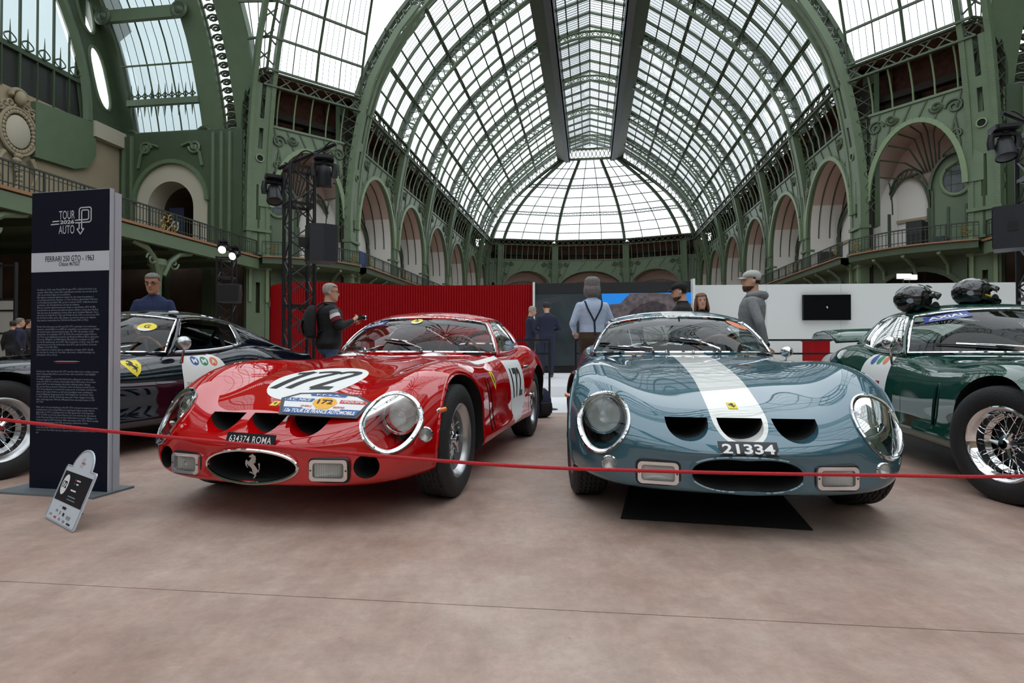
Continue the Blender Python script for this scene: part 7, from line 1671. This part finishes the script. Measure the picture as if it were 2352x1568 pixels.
# 3, 4 two suited men on the platform
person('older man with cropped silver hair facing a suited man on the platform', P2(1219, 13.6, 0.2), -80, 1.68, dict(skin='skin', top='suit_navy', bottom='dark_trousers'), dict(wl=(-.1, .26, 1.10), wr=(.1, .26, 1.10), el=(-.25, .05, 1.16), er=(.25, .05, 1.16)), hair=('hair_silver', 'short'), bulk=1.12, hem=1, head=(0, -.25, 0))
r, HM, k, j, bv = person('dark-haired man in navy suit seen from behind on the platform', P2(1256, 12.9, 0.2), 4, 1.72, dict(skin='skin', top='suit_navy', bottom='suit_navy'), dict(wl=(-.12, .24, 1.10), wr=(.12, .24, 1.10), el=(-.30, .02, 1.15), er=(.30, .02, 1.15)), hair=('hair_dark', 'short'), bulk=1.15, hem=0, shoes='shoe_brown', head=(0, -.25, 0))
# 5 man with braces
r, HM, k, j, bv = person('man with bushy grey hair, pale blue shirt and navy braces seen from behind', P2(1360, 7.75, 0.018), 6, 1.80, dict(skin='skin', top='shirt_blue', bottom='brown_trousers'), dict(el=(-.27, -.02, 1.17), er=(.28, .02, 1.19), wl=(-.2, .2, 1.08), wr=(.16, .26, 1.30), hdr=(-.2, .4, .6)), hair=('hair_grey', 'bushy'), bulk=1.1, head=(-.1, .08, 0))
def backstrap(pts, w, name, mt_n):
    out = []
    for x, z in cr(pts, 8):
        h = bv.ray_cast(Vector((x*k, -1.0, z*k)), Vector((0, 1, 0)))
        if h[0] is not None: out.append(h[0]+h[1]*.004)
    a = MB(); a.tube(out, w, 6, flat=(1, 1)); a.obj(name, mt_n, r)
backstrap([(-.115, 1.47), (-.09, 1.38), (-.03, 1.26), (0, 1.20)], .012, 'brace_strap', 'suit_navy'); backstrap([(.115, 1.47), (.09, 1.38), (.03, 1.26), (0, 1.20)], .012, 'brace_strap', 'suit_navy'); backstrap([(0, 1.21), (0.005, 1.12), (0.005, 1.03)], .013, 'brace_strap', 'suit_navy')
a = MB(); a.lathe([(.066*k, 0), (.07*k, .02), (.064*k, .05)], 18, Matrix.Translation(Vector((0, -.014, 1.485))*k)); a.obj('shirt_collar', 'shirt_blue', r)
# 6 man in black cap, 7 woman, 8 hooded man
r, HM, k, j, bv = person('bearded man in black cap and black jacket behind the blue-grey car', P2(1566, 7.2), 62, 1.70, dict(skin='skin', top='jacket_black', bottom='dark_trousers'), head=(.15, -.12, 0), bulk=1.2, hem=1, hair=('hair_dark', 'crop'), beard=True); cap(r, HM, k, 'jacket_black')
a = MB(); head_mesh(a, HM, k, .004, 0, lambda c: c[2] < -.055 and c[1] > -.02 and not (abs(c[0]) < .02 and c[2] > -.068)); a.obj('beard', 'beard_dark', r)
a = MB(); a.lathe([(.07*k, 0), (.078*k, .03), (.07*k, .065)], 18, Matrix.Translation(Vector((0, -.012, 1.47))*k)); a.obj('collar', 'jacket_black', r)
r, HM, k, j, bv = person('woman with long brown hair smiling behind the man in black cap', P2(1612, 8.6, 0.018), 168, 1.68, dict(skin='skin', top='jacket_black', bottom='dark_trousers'), hair=('hair_brown', 'long'), head=(.1, -.05, .08), vox=.011)
r, HM, k, j, bv = person('bearded man in pale cap and grey hooded sweatshirt, in profile', P2(1728, 6.55), 60, 1.76, dict(skin='skin', top='hoodie_grey', bottom='dark_trousers'), dict(el=(-.27, -.11, 1.17), wl=(-.21, -.17, .92), er=(.27, .0, 1.17), wr=(.2, .12, .98)), head=(.35, .03, 0), bulk=1.22, hem=1, hair=('hair_dark', 'crop'), beard=True); cap(r, HM, k, 'cap_grey')
a = MB(); head_mesh(a, HM, k, .005, 0, lambda c: c[2] < -.05 and c[1] > -.02 and not (abs(c[0]) < .02 and c[2] > -.068)); a.obj('beard', 'beard_dark', r)
a = MB(); a.tube([(x*k, y*k, z*k) for x, y, z in ((-.06, .085, 1.44), (-.115, .02, 1.49), (-.10, -.08, 1.50), (0, -.125, 1.49), (.10, -.08, 1.50), (.115, .02, 1.49), (.06, .085, 1.44))], [.02*k, .035*k, .045*k, .055*k, .045*k, .035*k, .02*k], 10); a.obj('hood', 'hoodie_grey', r)
a = MB(); a.lathe([(.034*k, -.02), (.04*k, 0), (.036*k, .02)], 12, axisM(j['wl'], j['wl']-j['el'])); a.obj('watch_strap', 'matt_black', r)
# 9-11 people far left under the gallery
for i, (px, D, f, c_, lab) in enumerate(((30, 15.2, 20, 'jacket_black', 'dark-haired person in black farthest left under the gallery'), (45, 14.5, -50, 'suit_navy', 'grey-haired man in dark jacket under the gallery beside the totem'), (66, 16.0, -60, 'jacket_black', 'dark-haired man in profile partly behind the totem under the gallery'))):
    person(lab, P2(px, D), f, 1.60+.04*i, dict(skin='skin', top=c_, bottom='dark_trousers'), hands=False, vox=.02, hair=('hair_grey' if i == 1 else 'hair_dark', 'short'), bulk=1.15)
# ------------------------------------------------------------------ lighting trusses, moving heads, loudspeakers
glass('lamp_front', (.3, .32, .36, 1), 1.0); emis('lamp_lit', (1, .92, 1, 1), 14.0)
def truss(label, loc, rz, w, h, step=0.27, r=.025):
    t = thing('lighting_truss', label, 'truss', loc, rz)
    for x in (-w/2, w/2):
        for y in (-w/2, w/2): a = MB(); a.tube([(x, y, 0.03), (x, y, h)], r, 10); a.obj('chord', 'truss_black', t)
    n = int(h/step); a = MB()
    for s_ in range(4):
        c = ((-1, -1), (1, -1), (1, 1), (-1, 1)); A_, B_ = c[s_], c[(s_+1) % 4]
        for k in range(n):
            z0, z1 = .05+(h-.1)*k/n, .05+(h-.1)*(k+1)/n; p, q = (A_, B_) if (k+s_) % 2 else (B_, A_); a.tube([(p[0]*w/2, p[1]*w/2, z0), (q[0]*w/2, q[1]*w/2, z1)], r*.45, 6)
        for z in (.06, h*.42, h*.84, h-.03): a.bar((A_[0]*w/2, A_[1]*w/2, z), (B_[0]*w/2, B_[1]*w/2, z), .03, .04)
    a.obj('diagonal_bracing', 'truss_black', t, kind='stuff'); a = MB(); a.box(-w*.9, w*.9, -w*.9, w*.9, 0, .03); a.obj('base_plate', 'truss_black', t, smooth=False)
    return t
def moving_head(label, loc, rz, pitch, lit=False, s=1.0, up=1):
    t = thing('moving_head_lamp', label, 'stage lamp', loc, rz); t.scale = (s, s, s)
    a = MB(); a.box(-.13, .13, -.10, .10, -.06, .0); a.box(-.10, .10, -.12, .12, -.05, -.01); a.obj('base', 'truss_black', t, smooth=False)
    a = MB(); a.tube([(0, 0, -.06), (0, 0, -.09)], .05, 12); a.tube([(-.13, 0, -.28), (-.14, 0, -.2), (-.13, 0, -.11), (-.06, 0, -.085), (.06, 0, -.085), (.13, 0, -.11), (.14, 0, -.2), (.13, 0, -.28)], .03, 8, flat=(1, 1.4)); a.obj('yoke', 'truss_black', t)
    M = Matrix.Translation((0, 0, -.25)) @ Matrix.Rotation(pitch, 4, 'X'); a = MB(); a.lathe([(0, -.13), (.05, -.13), (.085, -.09), (.095, -.02), (.105, .06), (.112, .15), (.105, .16)], 24, M); a.obj('lamp_body', 'truss_black', t)
    a = MB(); a.lathe([(0, .155), (.06, .158), (.104, .15)], 24, M); a.obj('front_lens', 'lamp_lit' if lit else 'black_gloss', t)
    a = MB(); a.tube([(0, 0, .0), (0, 0, .06)], .02, 8); a.obj('clamp', 'truss_black', t)
    return t
def speaker(label, loc, rz, w=.34, h=.5, d=.36):
    t = thing('loudspeaker', label, 'loudspeaker', loc, rz); a = MB(); P = [(-w/2+.02, -d/2), (w/2-.02, -d/2), (w/2, -d/2+.02), (w/2, .02), (w*.3, d/2), (-w*.3, d/2), (-w/2, .02), (-w/2, -d/2+.02)]; a.prism(P, -h/2, h/2); a.obj('cabinet', 'speaker_black', t, smooth=False)
    a = MB(); a.box(-w/2+.03, w/2-.03, -d/2-.008, -d/2, -h/2+.03, h/2-.03); a.obj('grille', 'helmet_pad', t, smooth=False)
    a = MB(); a.box(-.05, .05, d/2-.01, d/2+.10, -.06, .06); a.obj('wall_bracket', 'matt_black', t, smooth=False); a = MB(); a.lathe([(0, 0), (.04, 0), (.04, .02), (0, .03)], 14, Matrix.Translation((0, .03, h/2))); a.obj('pole_cap', 'matt_black', t)
    a = MB(); a.box(w/2-.001, w/2+.004, .0-.05, .05, -.05, .06); a.obj('handle_recess', 'matt_black', t, smooth=False)
    return t
mat('speaker_black', rgb(30, 32, 40), 0.55)
TX = at(686, 8.3).x; truss('black lattice lighting tower standing before the red fluted wall', (TX, 8.3, 0), .62, .34, 3.52)
arm = thing('boom_pipe', 'black pipe boom with cables across the top of the tower by the red wall', 'boom', (TX, 8.3, 3.56)); a = MB(); a.tube([(-.34, .1, -.02), (.62, -.25, .22)], .028, 10); a.obj('pipe', 'truss_black', arm)
a = MB(); a.tube([(x, -.1-.3*(x), .08+.22*x+.05*math.sin(14*x)) for x in np.linspace(-.2, .55, 30)], .012, 5); a.obj('cable', 'matt_black', arm)
moving_head('black moving head lamp hung on the right end of the boom above the loudspeaker', (at(740, 8.0).x, 8.05, 3.60), .3, PI+.2, s=1.05)
moving_head('black moving head lamp hung on the left end of the boom beside the tower', (at(628, 8.45).x, 8.45, 3.44), .5, PI-.35, s=1.0)
speaker('black loudspeaker bracketed to the tower by the red wall', (at(736, 7.72).x, 7.72, .87+(800-560)*7.72/FPX), 2.2, .36, .5)
t2 = at(2395, 6.9); truss('black lattice lighting tower at the right edge behind the green car', (t2.x, 6.9, .0), -.4, .34, 3.52)
arm = thing('boom_pipe', 'black pipe boom on the tower at the right edge', 'boom', (t2.x, 6.9, 3.58)); a = MB(); a.tube([(-.55, -.1, .12), (.4, .2, -.05)], .028, 10); a.obj('pipe', 'truss_black', arm)
a = MB(); a.tube([(x, -.02-.1*x, .09-.15*x+.05*math.sin(14*x)) for x in np.linspace(-.35, .3, 24)], .012, 5); a.obj('cable', 'matt_black', arm)
moving_head('black moving head lamp on the boom at the right edge', (at(2312, 6.85).x, 6.85, 3.56), -.3, PI-.3, s=1.0)
speaker('black loudspeaker bracketed to the tower at the right edge', (at(2330, 6.7).x, 6.7, .87+(800-524)*6.7/FPX), -2.3, .36, .5)
t3 = at(519, 13.6); truss('small black lighting tower with two lit lamps under the left gallery', (t3.x, 13.6, 0), .2, .34, 3.05)
moving_head('lit stage lamp on the left of the small tower by the gallery', (at(512, 13.3).x, 13.3, 3.40), .2, 1.9, True, .8); moving_head('lit stage lamp on the right of the small tower by the gallery', (at(539, 13.3).x, 13.3, 3.25), -.1, 1.9, True, .8)
speaker('black loudspeaker on the small tower under the left gallery', (at(528, 13.14).x, 13.14, .87+(800-674)*13.14/FPX), 0.2, .5, .42)
# ------------------------------------------------------------------ small things on the galleries and behind
def nv(u, v, z): c_, s_ = math.cos(NROT), math.sin(NROT); return (u*c_-v*s_, u*s_+v*c_, z)
mat('hoarding_blue', rgb(36, 56, 110), .6)
a = MB(); a.box(-.9, .9, -.05, .05, 0, 1.5); a.box(-1.0, -.9, -.08, .08, 0, 1.55); tag(a.obj('blue_hoarding', 'hoarding_blue', None, smooth=False, loc=nv(-17.3, 41.6, 6.76), rot=(0, 0, NROT+PI/2)), 'dark blue hoarding panel standing on the left gallery behind its railing', 'panel')
a = MB(); a.box(-.55, .55, -.4, .4, 0, .75); a.box(-.57, .57, -.42, .42, .36, .40); a.box(-.55, .55, -.4, .4, .77, 1.6); tag(a.obj('equipment_case', 'matt_black', None, smooth=False, loc=nv(19.2, 36.6, 6.76), rot=(0, 0, NROT+.8)), 'stacked black equipment cases on the curved right gallery', 'case')
a = MB(); a.box(-.5, .5, -.3, .3, 0, .12); a.box(-.46, .46, -.26, .26, .12, .5); tag(a.obj('mixing_desk', 'rally_grey', None, smooth=False, loc=nv(20.0, 35.7, 6.76), rot=(0, 0, NROT+.8)), 'grey mixing desk beside the black cases on the right gallery', 'console')
a = MB(); a.box(-.6, .6, -.3, .3, 0, 1.1); tag(a.obj('loudspeaker_case', 'matt_black', None, smooth=False, loc=nv(17.1, 44.0, 6.76), rot=(0, 0, NROT)), 'black flight case on the straight right gallery behind its railing', 'case')
emis('led_white', (1, 1, 1, 1), 6.0)
for i, px in enumerate((2078, 2104)):
    t = thing('light_panel', 'white lit panel lamp under the right gallery, %s one' % ('farther' if i == 0 else 'nearer'), 'lamp', (at(px, 22).x, 22+.3*i, .87+(800-634)*22/FPX)); a = MB(); a.box(-.27, .27, -.02, .02, -.09, .09); a.obj('diffuser', 'led_white', t, smooth=False); a = MB(); a.box(-.29, .29, .02, .08, -.11, .11); a.obj('housing', 'matt_black', t, smooth=False); a = MB(); a.tube([(0, .05, -.1), (0, .05, -3.664)], .03, 8); a.obj('stand', 'matt_black', t)
mat('door_pale', rgb(170, 168, 160), .6); wd = thing('glazed_door', 'pale glazed double door in the dark wall under the left gallery', 'door', (at(8, 20).x, 20, 0), -.15)
a = MB(); a.box(-.9, .45, 0, .06, .4, 2.55); a.obj('pale_panel', 'door_pale', wd, smooth=False)
for x in (-.9, -.2, .45): a = MB(); a.box(x-.03, x+.03, -.03, .08, 0, 3.9); a.obj('stile', 'matt_black', wd, smooth=False)
for z in (.4, 1.4, 2.2, 2.6, 3.8): a = MB(); a.box(-.9, .45, -.02, .07, z-.03, z+.03); a.obj('rail', 'matt_black', wd, smooth=False)
